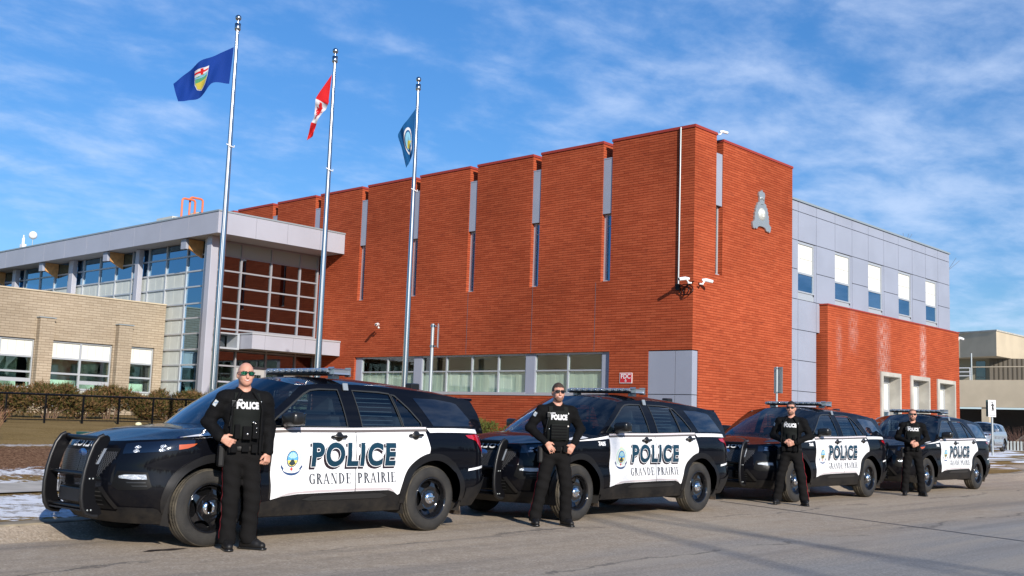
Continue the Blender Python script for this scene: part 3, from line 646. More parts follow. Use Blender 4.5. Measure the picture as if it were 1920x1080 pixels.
for z in (9.25, 9.75, 10.25): b.tube([(140.4, 51.0, z), (140.4, 62, z)], .055, 6)
for y in (51.2, 53.1, 55): b.tube([(140.4, y, 8.7), (140.4, y, 10.3)], .06, 6)
b.build('railing', M['white'], cb)
b = MB(); b.tube([(140.4, 51, 8.7), (140.4, 51, 12.1)], .09, 8); b.build('balcony_post', M['galv'], cb)
b = MB(); b.tube([(140.4, 30, 10.35), (140.4, 51, 10.35)], .07, 6); b.build('handrail', M['tanconcrete'], cb)
for y in (48.9, 41.9, 34): b = MB(); b.box(140.2, 141.4, y, y+.9, 0, 5.35); b.build('pier', M['tanconcrete'], cb)
b = MB(); b.prism([(47.8, .2), (44.6, .2), (44.6, 2.6)], 'x', 141.6, 142.2); b.build('ramp_wall', M['tanconcrete'], cb)
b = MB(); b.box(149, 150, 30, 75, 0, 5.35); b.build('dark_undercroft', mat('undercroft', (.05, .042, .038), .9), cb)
# ------------------------------------------------------------------ flagpoles and flags
def fillpoly(loops, g=None, gz_=None):
    """triangulate closed 2D loops (later ones are holes) and cut them on a grid"""
    bm = bmesh.new()
    for lp in loops:
        vs = [bm.verts.new((p[0], p[1], 0)) for p in lp]
        for i in range(len(vs)): bm.edges.new((vs[i], vs[(i+1) % len(vs)]))
    bmesh.ops.triangle_fill(bm, use_beauty=True, use_dissolve=False, edges=bm.edges[:], normal=(0, 0, 1))
    gridcut(bm, g, gz_); return bm
def gridcut(bm, g, gz_=None):
    if not g: return bm
    if not bm.verts: return bm
    gz_ = gz_ or g
    for ax, st in ((0, g), (1, gz_)):
        lo = min(v.co[ax] for v in bm.verts); hi = max(v.co[ax] for v in bm.verts); k = math.floor(lo/st)+1
        while k*st < hi-1e-6:
            co = [0, 0, 0]; co[ax] = k*st; no = [0, 0, 0]; no[ax] = 1
            bmesh.ops.bisect_plane(bm, geom=bm.verts[:]+bm.edges[:]+bm.faces[:], dist=1e-6, plane_co=co, plane_no=no); k += 1
    return bm
def curve(z, tab):
    xs_ = [a for a, _ in tab]; ys_ = [b for _, b in tab]
    # smooth piecewise-cubic (Catmull-Rom on uneven knots)
    if z <= xs_[0]: return ys_[0]
    if z >= xs_[-1]: return ys_[-1]
    i = max(k for k in range(len(xs_)) if xs_[k] <= z); i = min(i, len(xs_)-2)
    h_ = xs_[i+1]-xs_[i]; t = (z-xs_[i])/h_
    def sl(k):
        if k == 0: return (ys_[1]-ys_[0])/(xs_[1]-xs_[0])
        if k == len(xs_)-1: return (ys_[-1]-ys_[-2])/(xs_[-1]-xs_[-2])
        return (ys_[k+1]-ys_[k-1])/(xs_[k+1]-xs_[k-1])
    m0, m1 = sl(i)*h_, sl(i+1)*h_
    return (2*t**3-3*t*t+1)*ys_[i]+(t**3-2*t*t+t)*m0+(-2*t**3+3*t*t)*ys_[i+1]+(t**3-t*t)*m1
M['gold'] = mat('pale_metal', (.66, .64, .58), .25, .9)
PX = [13.78, 16.69, 19.59]; PY_ = 22.0
for i, x in enumerate(PX):
    z0 = gz(x, PY_); ht = 10.44
    o = empty('flagpole', (x, PY_, z0)); tag(o, ['brushed steel flagpole flying the dark blue flag with a shield', 'brushed steel flagpole flying the red and white flag', 'brushed steel flagpole flying the light blue flag with a round emblem'][i], 'flagpole', 'three steel flagpoles on the lawn')
    b = MB(); b.tube([(x, PY_, z0-.3), (x, PY_, 3), (x, PY_, ht)], [.086, .080, .040], 20); b.build('shaft', M['steel'], o)
    b = MB(); b.lathe([(.0, ht+.13), (.07, ht+.125), (.075, ht-.02), (.05, ht-.05)], (x, PY_, 0), 'z', 16); b.tube([(x, PY_, ht+.1), (x, PY_, ht+.2)], .02, 8); b.build('truck', M['steel'], o)
    b = MB(); b.ball((x, PY_, ht+.27), .075, 16); b.build('finial', M['steel'], o)
    b = MB(); b.tube([(x-.085, PY_-.095, 1.9), (x-.09, PY_-.09, 5), (x-.045, PY_-.04, ht)], .008, 5); b.build('halyard', M['white'], o)
    b = MB(); b.tube([(x-.10, PY_-.02, ht-2.83), (x-.06, PY_-.09, ht-2.87), (x+.04, PY_-.11, ht-2.9), (x+.09, PY_-.05, ht-2.84)], .014, 6); b.build('halyard_loop', M['white'], o)
def flag(x, ztop, H, Wd, fn, mats, layers, label):
    """fn(u,v)->3D; u along the fly 0..1, v down the hoist 0..1; layers: (name, loops in (u,v), material, side offset)"""
    root = empty('flag', (x-.1, PY_, ztop)); tag(root, label, 'flag')
    def nrm(u, v):
        e = .01; a = Vector(fn(u+e, v))-Vector(fn(max(0, u-e), v)); b_ = Vector(fn(u, v+e))-Vector(fn(u, v-e)); n = a.cross(b_); n.normalize(); return n
    for nm, loops, m, lv in layers:
        bm = fillpoly(loops, .04); b = MB(); pts = [(v.co.x, v.co.y) for v in bm.verts]; fs = [[v.index for v in f.verts] for f in bm.faces]; bm.verts.index_update()
        fs = [[v.index for v in f.verts] for f in bm.faces]; bm.free()
        if lv == 0: b.add([fn(u, v) for u, v in pts], fs, 0, True)
        else:
            for s_ in (1, -1): b.add([Vector(fn(u, v))+nrm(u, v)*.004*lv*s_ for u, v in pts], fs, 0, True)
        b.build(nm, m, root)
    return root
def cloth(name, c, tr=.25):
    m = mat(name, c, .8, spec=.2); h = NT(m); t = h.n('ShaderNodeBsdfTranslucent', {0: (*c, 1)}); mx_ = h.n('ShaderNodeMixShader', {0: tr}); h.l(h.b.outputs[0], mx_.inputs[1]); h.l(t.outputs[0], mx_.inputs[2])
    o = [q for q in m.node_tree.nodes if q.type == 'OUTPUT_MATERIAL'][0]; h.l(mx_.outputs[0], o.inputs[0]); return m
F = {k: cloth('flag_'+k, v) for k, v in dict(blue=(.006, .040, .24), red=(.58, .016, .02), white=(.62, .62, .64), green=(.10, .35, .18), yellow=(.62, .50, .08), teal=(.006, .075, .21), sky=(.20, .45, .60), dark=(.02, .03, .07)).items()}
full = [[(0, 0), (1, 0), (1, 1), (0, 1)]]
R_ = Vector((_r.x, _r.y, 0))     # picture-right on the ground; the wind blows the flags the other way
Fw = Vector((_f.x, _f.y, 0)).normalized()
def lut(u, T): return tuple(curve(u, [(t[0], t[k]) for t in T]) for k in (1, 2))
def ribbon_fn(x0, z0, top, bot, fold, fs):
    def fn(u, v):
        a, b_ = lut(u, top), lut(u, bot); o = a[0]+(b_[0]-a[0])*v; d = a[1]+(b_[1]-a[1])*v; w = fold*math.sin(u*fs+v*2.2)*min(1, u*3)+fold*.4*math.sin(u*fs*2.1-v*4+1)*min(1, u*2)
        return Vector((x0, PY_, z0))-R_*(o+w*.12)+Fw*(w-.25*u)+Vector((0, 0, -d))
    return fn
fn1 = ribbon_fn(PX[0]-.07, 9.97, [(0, 0, 0), (.25, .33, .18), (.5, .66, .42), (.75, .98, .68), (1, 1.30, 1.0)], [(0, .05, .90), (.25, .40, .92), (.45, .58, 1.18), (.7, .85, 1.36), (1, 1.12, 1.47)], .10, 9.)
sh = [(.40, .30), (.62, .22), (.63, .55), (.60, .70), (.52, .78), (.45, .72), (.41, .58)]
flag(PX[0], 9.93, 1.1, 1.65, fn1, F, [('field', full, F['blue'], 0), ('shield_edge', [[(.385, .27), (.635, .18), (.645, .58), (.61, .74), (.52, .83), (.44, .76), (.395, .60)]], F['white'], 1),
    ('shield_field', [[(.40, .44), (.63, .38), (.635, .56), (.60, .72), (.52, .80), (.445, .73), (.405, .58)]], F['green'], 2), ('shield_wheat', [[(.408, .60), (.63, .55), (.60, .72), (.52, .80), (.445, .73)]], F['yellow'], 3),
    ('shield_cross', [[(.39, .34), (.48, .31), (.485, .25), (.53, .23), (.53, .29), (.635, .25), (.637, .30), (.53, .345), (.53, .41), (.49, .42), (.485, .36), (.395, .39)]], F['red'], 2), ('shield_hills', [[(.402, .46), (.44, .42), (.48, .46), (.52, .40), (.57, .43), (.63, .38), (.632, .44), (.405, .53)]], F['sky'], 3)], 'dark blue flag with a coat of arms shield flying from the left flagpole')
fn2 = ribbon_fn(PX[1]-.07, 10.07, [(0, 0, 0), (.22, .33, .58), (.38, .36, .80), (.6, .37, 1.12), (.8, .43, 1.45), (1, .50, 1.80)], [(0, .05, .70), (.22, .03, .78), (.38, .09, .92), (.6, .20, 1.15), (.8, .31, 1.42), (1, .35, 1.70)], .09, 14.)
leaf = [(0, -.5), (.09, -.33), (.18, -.38), (.14, -.08), (.27, -.22), (.31, -.15), (.45, -.18), (.40, -.03), (.47, .02), (.24, .2), (.27, .28), (.02, .25), (.02, .48), (-.02, .48), (-.02, .25), (-.27, .28), (-.24, .2), (-.47, .02), (-.40, -.03), (-.45, -.18), (-.31, -.15), (-.27, -.22), (-.14, -.08), (-.18, -.38), (-.09, -.33)]
flag(PX[1], 10.05, 1.1, 1.9, fn2, F, [('field', full, F['white'], 0), ('red_hoist_band', [[(0, 0), (.29, 0), (.29, 1), (0, 1)]], F['red'], 1), ('red_fly_band', [[(.75, 0), (1, 0), (1, 1), (.75, 1)]], F['red'], 1), ('red_leaf', [[(.5+.42*a, .5+.8*c_) for a, c_ in leaf]], F['red'], 1)], 'red and white maple leaf flag hanging folded from the middle flagpole')
fn3 = ribbon_fn(PX[2]-.06, 9.86, [(0, 0, 0), (.25, .17, .28), (.5, .32, .55), (.8, .43, .80), (1, .36, 1.0)], [(0, .02, 1.18), (.25, .02, 1.30), (.5, .06, 1.45), (.75, .10, 1.6), (1, .16, 1.74)], .08, 10.)
def circ(cx, cy, rx, ry, n=20): return [(cx+rx*math.cos(2*math.pi*i/n), cy+ry*math.sin(2*math.pi*i/n)) for i in range(n)]
flag(PX[2], 9.85, 1.1, 1.6, fn3, F, [('field', full, F['teal'], 0), ('emblem_ring', [circ(.42, .52, .21, .36), circ(.42, .52, .17, .29)], F['white'], 1), ('emblem_disc', [circ(.42, .52, .14, .24)], F['sky'], 1), ('emblem_wheat', [[(.30, .62), (.42, .50), (.54, .62), (.42, .76)]], F['yellow'], 2)], 'light blue flag with a round emblem drooping from the right flagpole')

# ------------------------------------------------------------------ police cars (built once at the origin, nose at x=0, near side y<0)
def paint(name, c, coat=.85, rough=.5, dirt=.10, spec=.05):
    m = mat(name, c, rough, coat=coat, spec=spec); m.node_tree.nodes['Principled BSDF'].inputs['Coat IOR'].default_value = 1.40; h = NT(m); oc = h.n('ShaderNodeTexCoord').outputs['Object']; s3 = h.n('ShaderNodeSeparateXYZ', {0: oc})
    if dirt:
        d = h.math('MULTIPLY', h.rng(s3.outputs[2], .62, .22), h.rng(h.noise(oc, 6, 6, .7), .35, .75)); d = h.math('MULTIPLY', d, dirt)
        h.l(h.mix(d, (*c, 1), (.20, .16, .11, 1)), h.b.inputs['Base Color']); h.l(h.rng(d, 0, .3, rough, .7), h.b.inputs['Roughness']); h.l(h.rng(d, 0, .25, coat, coat*.3), h.b.inputs['Coat Weight'])
    return m
M['paint_black'] = paint('black_car_paint', (.0024, .0028, .005), .60, dirt=.10)
M['paint_white'] = paint('white_car_wrap', (.80, .80, .80), .6, .35)
M['clad'] = paint('grey_black_cladding', (.007, .007, .008), .0, .5, .16, .3)
M['trim'] = mat('window_trim', (.02, .02, .02), .35)
M['well'] = mat('wheel_well', (.03, .026, .022), .95)
M['tyre'] = mat('tyre_rubber', (.017, .016, .015), .8, col2=(.04, .036, .03), vscale=5, fac=(.4, .75), bump=.3, bscale=60)
M['tread'] = mat('tyre_tread', (.032, .029, .024), .9, col2=(.10, .085, .062), vscale=8, fac=(.35, .65))
M['rim'] = mat('black_steel_rim', (.008, .008, .009), .12, coat=1.)
M['chrome'] = mat('chrome', (.82, .83, .85), .08, 1.)
M['teal'] = mat('dark_teal_vinyl', (.004, .034, .062), .4)
M['blackv'] = mat('black_vinyl', (.02, .012, .018), .4)
M['greyv'] = mat('grey_vinyl', (.045, .05, .06), .4)
M['taupe'] = mat('taupe_stripe', (.13, .11, .10), .4)
M['lamp_red'] = mat('red_lamp', (.42, .005, .015), .12, coat=1.)
M['lamp_amber'] = mat('amber_lamp', (.46, .085, .015), .2, coat=1.)
M['lens'] = mat('clear_lamp_lens', (.50, .53, .56), .18, .6, coat=1., bump=.6, bscale=120)
M['lampdark'] = mat('dark_lamp_housing', (.004, .006, .013), .06, coat=1.)
M['led'] = mat('light_bar_lens', (.30, .34, .40), .10, .5, coat=1.)
M['grille'] = mat('black_mesh', (.005, .005, .005), .5, spec=.2)
M['seat'] = mat('seat_cloth', (.07, .08, .09), .9)
M['plastic'] = mat('mirror_plastic', (.012, .012, .012), .28)
M['cage'] = mat('cage_bar', (.25, .28, .30), .5)
M['flap'] = mat('dirty_mud_flap', (.10, .075, .055), .95, var=.5, vscale=9)
FXT = [(.2, .24), (.30, .13), (.40, .055), (.50, .015), (.62, 0), (.75, .012), (.88, .045), (.97, .085), (1.04, .15), (1.12, .26), (1.25, .4)]
WT = [(.2, .90), (.27, .925), (.34, .955), (.46, .985), (.58, .998), (.68, .985), (.76, .978), (.86, .99), (.95, .993), (1.04, .985), (1.12, .967), (1.2, .945), (1.3, .91)]
RXT = [(.2, 4.80), (.32, 4.88), (.45, 4.98), (.6, 5.035), (.8, 5.02), (.95, 4.99), (1.08, 4.95), (1.2, 4.905), (1.3, 4.87)]
XF, XR = 1.0, 4.25; PF, PR = 2.7, 4.2
def outline(th, z, rear=False):
    w = curve(z, WT)
    if not rear:
        xf = curve(z, FXT); return XF-(XF-xf)*abs(math.cos(th))**(2/PF), w*abs(math.sin(th))**(2/PF)
    xr = curve(z, RXT); w2 = w*.965
    X = abs(math.cos(th))**(2/PR); x = XR+(xr-XR)*X; return x, w*abs(math.sin(th))**(2/PR)*(1-.0*X)
_ths = np.linspace(0, math.pi/2, 240)**1.0
def _arc(rear):
    P = np.array([outline(t, .62, rear) for t in _ths]); d = np.r_[0, np.cumsum(np.hypot(*np.diff(P, axis=0).T))]; return P, d
PFp, SFd = _arc(False); PRp, SRd = _arc(True)
SF = SFd[-1]; SMID = SF+(XR-XF); STOT = SMID+SRd[-1]
def S(s, z):
    if s < SF: x, y = outline(float(np.interp(s, SFd, _ths)), z)
    elif s <= SMID: x, y = XF+(s-SF), curve(z, WT)
    else: x, y = outline(float(np.interp(STOT-s, SRd, _ths)), z, True)
    return Vector((x, -y, z))
def sx(x):
    """unrolled coordinate of a side-view x"""
    if x <= XF: return float(np.interp(x, PFp[:, 0], SFd))
    if x <= XR: return SF+x-XF
    return STOT-float(np.interp(-x, -PRp[:, 0], SRd))
def sy(y): return float(np.interp(y, PFp[:, 1], SFd))
def syr(y): return STOT-float(np.interp(y, PRp[:, 1], SRd))
def SN(s, z, off=0.):
    e = .004; a = S(min(STOT, s+e), z)-S(max(0, s-e), z); b_ = S(s, z+e)-S(s, z-e); n = a.cross(b_)
    if n.length < 1e-9: n = Vector((-1, 0, 0))
    n.normalize()
    return S(s, z)+n*off, n
ZT_T = [(0., 1.0), (.1, 1.015), (.3, 1.045), (.6, 1.07), (.95, 1.095), (1.3, 1.13), (1.65, 1.185), (2.7, 1.20), (3.9, 1.225), (4.6, 1.225), (5.1, 1.20)]
def ztx(x): return curve(x, ZT_T)
def zts(s):
    z = 1.05
    for _ in range(6): z = ztx(S(s, z).x)
    return z
def body_patch(b, loops, off, g=.07, gzz=.06, mi=0, mirror=True, sides=(1, -1), thick=0.):
    """loops in unrolled (s,z); adds to MB b; returns normals list aligned with b.v"""
    bm = fillpoly(loops, g, gzz); bm.verts.index_update()
    pts = [(v.co.x, v.co.y) for v in bm.verts]; fs = [[v.index for v in f.verts] for f in bm.faces]; bm.free()
    q = [SN(s, z, off) for s, z in pts]
    if not hasattr(b, 'N'): b.N = []
    for sd in sides:
        V = [(p.x, p.y*sd, p.z) for p, n in q]; NN = [(n.x, n.y*sd, n.z) for p, n in q]
        F_ = [f if sd == 1 else f[::-1] for f in fs]
        # orient faces outward
        F2 = []
        for f in F_:
            a, c_, d = Vector(V[f[0]]), Vector(V[f[1]]), Vector(V[f[2]])
            nn = (c_-a).cross(d-a); F2.append(f if nn.dot(Vector(NN[f[0]])) >= 0 else f[::-1])
        b.add(V, F2, mi, True); b.N += NN
    return b
def lrsplit(b):
    """two mirror halves that never meet become two parts"""
    V = np.array(b.v)
    if len(V) == 0 or np.abs(V[:, 1]).min() < .04 or V[:, 1].min() > 0 or V[:, 1].max() < 0: return [b]
    out = []
    for sg in (-1, 1):
        idx = np.where(V[:, 1]*sg > 0)[0]; mp_ = {int(i): k for k, i in enumerate(idx)}; c = MB(); c.v = [b.v[i] for i in idx]
        for f, mi, sm in zip(b.f, b.mi, b.sm):
            if f[0] in mp_: c.f.append(tuple(mp_[i] for i in f)); c.mi.append(mi); c.sm.append(sm)
        if getattr(b, 'N', None): c.N = [b.N[i] for i in idx]
        out.append(c)
    return out
def pbuild(b, name, m, parent=None):
    r = None
    for k, c in enumerate(lrsplit(b)):
        pa = parent
        if parent is not None and parent.name in TWIN and len(b.v) != len(c.v): pa = TWIN[parent.name][k]
        o = c.build(name, m, pa, normals=getattr(c, 'N', None))
        if r is None: r = o; objs = [o]
        else: objs.append(o)
    if len(objs) == 2: TWIN[objs[0].name] = objs
    return r
TWIN = {}
def arcpts(cx, cz, r, a0, a1, n=24): return [(cx+r*math.cos(math.radians(a0+(a1-a0)*i/n)), cz+r*math.sin(math.radians(a0+(a1-a0)*i/n))) for i in range(n+1)]
WF, WR, WZ, RW = .93, 3.935, .385, .385
def sxl(L_): return [(sx(x), z) for x, z in L_]
car = empty('police_car', (0, 0, 0))
ZLOW = .27
# ---- main shell
def low(s0, s1, n): return [(s0+(s1-s0)*i/n, ZLOW) for i in range(n+1)]
RO = .475
lp = [(0, ZLOW+.03)]+[(sx(WF-.5)*.5, ZLOW+.01)]
aF = [(x, z) for x, z in arcpts(WF, WZ, RO, 195, -15, 30)]; aR = [(x, z) for x, z in arcpts(WR, WZ, RO, 195, -15, 30)]
bot = [(0, .29)]+[(sx(aF[0][0]), aF[0][1])][:0]
loop = [(0, .27), (sx(aF[0][0]), .27)]+sxl(aF)+[(sx(aF[-1][0]), .27), (sx(aR[0][0]), .27)]+sxl(aR)+[(sx(aR[-1][0]), .27), (STOT, .30)]
top = [(s, zts(s)) for s in np.linspace(STOT, 0, 110)]
b = MB(); body_patch(b, [loop+top], 0., .07, .05)
# hood
rowsx = [fx_ for fx_ in [.1+.0*0]+[.103, .11, .125, .15, .19, .24, .3, .38, .48, .6, .72, .85, 1.0, 1.12, 1.24, 1.36]]
def hood_pt(x, u):
    z = ztx(x)
    # half width of the outline at this x
    xf = curve(z, FXT); w = curve(z, WT)
    if x <= xf: y = 0.
    elif x < XF: X = (XF-x)/(XF-xf); y = w*max(0, 1-X**PF)**(1/PF)
    else: y = w
    t = min(1, max(0, (x-.1)/.7)); c_ = .085*(t*t*(3-2*t)); cr_ = c_*(1-abs(u)**2.6)+.007*t*math.exp(-((abs(u)-.62)/.13)**2)
    return Vector((x, y*u, z+cr_))
x0h = 0.09
for _ in range(20): x0h = curve(ztx(x0h), FXT)
hx = [x0h+1e-4+(1.42-x0h)*(i/48)**1.9 for i in range(49)]; nu = 60
V = []; NN = []
for x in hx:
    for k in range(nu+1):
        u = -1+2*k/nu; u = math.copysign(abs(u)**.8, u); V.append(hood_pt(x, u)); e = 1e-3
        a = hood_pt(x+.01, u)-hood_pt(max(x0h+1e-4, x-.005), u); u0, u1 = max(-1, u-.02), min(1, u+.02); d = hood_pt(x, u1)-hood_pt(x, u0)
        n = a.cross(d); n = n.normalized() if n.length > 1e-9 else Vector((0, 0, 1)); NN.append(tuple(n if n.z > 0 else -n))
hd = MB(); hd.add(V, [(i*(nu+1)+k, (i+1)*(nu+1)+k, (i+1)*(nu+1)+k+1, i*(nu+1)+k+1) for i in range(len(hx)-1) for k in range(nu)], 0, True); hd.N = NN
# ---- greenhouse side
YT = [(1.05, .955), (1.2, .928), (1.35, .880), (1.5, .815), (1.6, .762), (1.66, .725), (1.72, .68)]
def gy(x, z):
    y = curve(z, YT)
    y -= .05*max(0, (1.9-x)/.8)**2 if x < 1.9 else 0
    y -= .10*max(0, (x-3.6)/1.35)**2 if x > 3.6 else 0
    return y
def GP(x, z, off=0.):
    e = .005; p = Vector((x, -gy(x, z), z)); a = Vector((2*e, -(gy(x+e, z)-gy(x-e, z)), 0)); d = Vector((0, -(gy(x, z+e)-gy(x, z-e)), 2*e)); n = a.cross(d).normalized()
    if n.y > 0: n = -n
    return p+n*off, n
RAIL = [(2.10, 1.648), (2.3, 1.675), (2.6, 1.688), (3.0, 1.69), (3.4, 1.68), (3.8, 1.66), (4.2, 1.63), (4.5, 1.60), (4.78, 1.565)]
ra = lambda x: curve(x, RAIL)
wfl = [(1.60, 1.21), (1.72, 1.295), (1.95, 1.445), (2.12, 1.552), (2.22, 1.596), (2.34, 1.612), (2.60, 1.617), (2.64, 1.215)]
wrl = [(2.86, 1.218), (2.83, 1.617), (3.34, 1.60), (3.405, 1.575), (3.50, 1.50), (3.50, 1.50), (3.44, 1.225)]
wrl = [(2.86, 1.218), (2.82, 1.617), (3.20, 1.610), (3.36, 1.598), (3.46, 1.228)]
wql = [(3.49, 1.229), (3.395, 1.590), (3.44, 1.578), (3.60, 1.44), (3.76, 1.27), (3.765, 1.243), (3.75, 1.233)]
wcl = [(3.97, 1.24), (3.73, 1.565), (4.10, 1.560), (4.40, 1.530), (4.47, 1.512), (4.62, 1.36), (4.73, 1.245)]
def apil(z): return np.interp(z, [1.13, 1.30, 1.648], [1.36, 1.58, 2.10])
loopg = [(1.36, 1.115), (1.36, 1.13), (1.58, 1.30), (1.84, 1.474), (2.10, 1.648)]+[(x, ra(x)) for x in np.linspace(2.18, 4.78, 22)]+[(4.86, 1.40), (4.90, 1.16), (3.9, 1.17), (2.7, 1.15), (1.7, 1.13)]
def green_patch(b, loops, off, g=.12, mi=0):
    bm = fillpoly(loops, g); bm.verts.index_update(); pts = [(v.co.x, v.co.y) for v in bm.verts]; fs = [[v.index for v in f.verts] for f in bm.faces]; bm.free()
    q = [GP(x, z, off) for x, z in pts]
    if not hasattr(b, 'N'): b.N = []
    for sd in (1, -1):
        V = [(p.x, p.y*sd, p.z) for p, n in q]; NN = [(n.x, n.y*sd, n.z) for p, n in q]; F2 = []
        for f in fs:
            a, c_, d = Vector(V[f[0]]), Vector(V[f[1]]), Vector(V[f[2]]); nn = (c_-a).cross(d-a); F2.append(f if nn.dot(Vector(NN[f[0]])) >= 0 else f[::-1])
        b.add(V, F2, mi, True); b.N += NN
green_patch(b, [loopg, wfl, wrl, wql, wcl], 0.)
body = pbuild(b, 'body', M['paint_black'], car)
# window rubber frames and panes
def grow(poly, d):
    cx_ = sum(p[0] for p in poly)/len(poly); cz_ = sum(p[1] for p in poly)/len(poly); out = []
    n = len(poly)
    for i in range(n):
        a, p, c_ = Vector(poly[i-1]), Vector(poly[i]), Vector(poly[(i+1) % n]); e1 = (p-a).normalized(); e2 = (c_-p).normalized(); nn = Vector((e1.y+e2.y, -(e1.x+e2.x)))
        if nn.length < 1e-6: nn = Vector((e1.y, -e1.x))
        nn.normalize()
        if nn.dot(p-Vector((cx_, cz_))) < 0: nn = -nn
        out.append((p.x+nn.x*d, p.y+nn.y*d))
    return out
M['brightish'] = mat('grey_window_trim', (.05, .05, .045), .3, .3)
for nm, w in (('front_side_window', wfl), ('rear_side_window', wrl), ('quarter_window', wql), ('cargo_window', wcl)):
    q = MB(); green_patch(q, [grow(w, .002)], -.006 if nm != 'cargo_window' else .003); o = pbuild(q, nm, M['car_glass'] if nm != 'cargo_window' else M['lampdark'], car)
    if nm != 'cargo_window':
        q = MB(); green_patch(q, [grow(w, .016), grow(w, -.002)], .004); pbuild(q, 'window_seal', M['brightish'], o)
# windscreen
def wsc(u, v):
    a = abs(u)
    bx_, by_, bz_ = 1.17+.19*a**2.4, .0, 1.175-.045*a**2
    tx_, tz_ = 1.96+.14*a**2.4, 1.725-.077*a**2.2
    x = bx_+(tx_-bx_)*v; z = bz_+(tz_-bz_)*v
    zs_ = 1.13+(1.648-1.13)*v; xs_ = apil(zs_); y = gy(xs_, zs_)
    bul = .035*math.sin(math.pi*v)*(1-a**3)
    # the A pillar is not quite straight: follow it at the edge
    x += (xs_-(1.36+(2.10-1.36)*v))*a**3
    return Vector((x-bul*.6, u*y, z+bul))
def sheetN(fn, nu, nv, name, m, parent, flip=False, smooth=True):
    V = []; NN = []
    for j in range(nv+1):
        for i in range(nu+1):
            u, v = -1+2*i/nu, j/nv; V.append(fn(u, v)); e = .01
            a = fn(min(1, u+e), v)-fn(max(-1, u-e), v); d = fn(u, min(1, v+e))-fn(u, max(0, v-e)); n = a.cross(d).normalized(); NN.append(tuple(-n if flip else n))
    b = MB(); fs = [(j*(nu+1)+i, j*(nu+1)+i+1, (j+1)*(nu+1)+i+1, (j+1)*(nu+1)+i) for j in range(nv) for i in range(nu)]
    b.add(V, [f[::-1] for f in fs] if flip else fs, 0, smooth); b.N = NN; return b.build(name, m, parent, normals=NN) if name else b
sheetN(wsc, 18, 8, 'windscreen', M['screen_glass'], car, True)
def roof_pt(u, v):
    a = abs(u); f_ = wsc(u, 1.); xr_ = 4.78+.04*(1-a**2); x = f_.x+(xr_-f_.x)*v
    xs_ = min(max(x, 2.10), 4.78); y = gy(xs_, ra(xs_)); cr_ = .077+(.012)*math.sin(math.pi*min(1, v*1.4)); cr_ -= .02*max(0, v-.8)/.2
    z = ra(xs_ if x > 2.10 else 2.10)+cr_*(1-a**2.2)
    if v == 0: z = f_.z; y = abs(f_.y/u) if u else y
    return Vector((x, u*y, z))
rf = sheetN(roof_pt, 20, 26, None, None, None, True)
# merge hood and roof as parts
hdo = hd.build('hood', M['paint_black'], car, normals=hd.N)
rf.build('roof', M['paint_black'], car, normals=rf.N)
def tg(u, v):
    a = abs(u); x = 4.82-.04*a**2+(.10)*v+.0; z = 1.60-.035*a**2-(.40)*v; zs_ = z; y = gy(4.8, z)*.99
    return Vector((x, u*y, z))
sheetN(tg, 12, 6, 'tailgate_glass', M['lampdark'], car, False)
b = MB(); b.bev(4.74, 4.93, -.60, .60, 1.565, 1.60, .012); b.build('spoiler', M['paint_black'], car)
b = MB()
V = [S(s, zts(s)) for s in np.linspace(sx(3.9), STOT, 20)]
for i in range(19):
    p, q = V[i], V[i+1]; b.add([(p.x, p.y, p.z), (q.x, q.y, q.z), (q.x-.0, -q.y, q.z), (p.x, -p.y, p.z)], [(0, 1, 2, 3)])
b.box(1.30, 4.85, -.90, .90, 1.10, 1.112) if 0 else None
b.build('rear_deck', M['paint_black'], car)
# ledge strip between the door tops and the greenhouse
b = MB(); b.N = []
xsl = np.linspace(1.3, 4.88, 40)
for sd in (1, -1):
    V = []
    for x in xsl:
        z = ztx(x); s = sx(x); p = S(s, z); V += [(p.x, p.y*sd, z), (x, -gy(x, z-.02)*sd*.985, z+.004)]
    b.add(V, [(2*i, 2*i+2, 2*i+3, 2*i+1)[::sd] for i in range(39)], 0, True); b.N += [(0, -sd*.5, .86)]*len(V)
pbuild(b, 'belt_ledge', M['trim'], car)
b = MB(); V = []
for k in range(13):
    u = -1+k/6; p = wsc(u, 0); h_ = hood_pt(1.30, u); V += [(h_.x-.12+.0*abs(u), h_.y, h_.z-.012), (p.x+.02, p.y, p.z+.002)]
b.add(V, [(2*i, 2*i+2, 2*i+3, 2*i+1) for i in range(12)]); b.build('cowl', M['trim'], car)
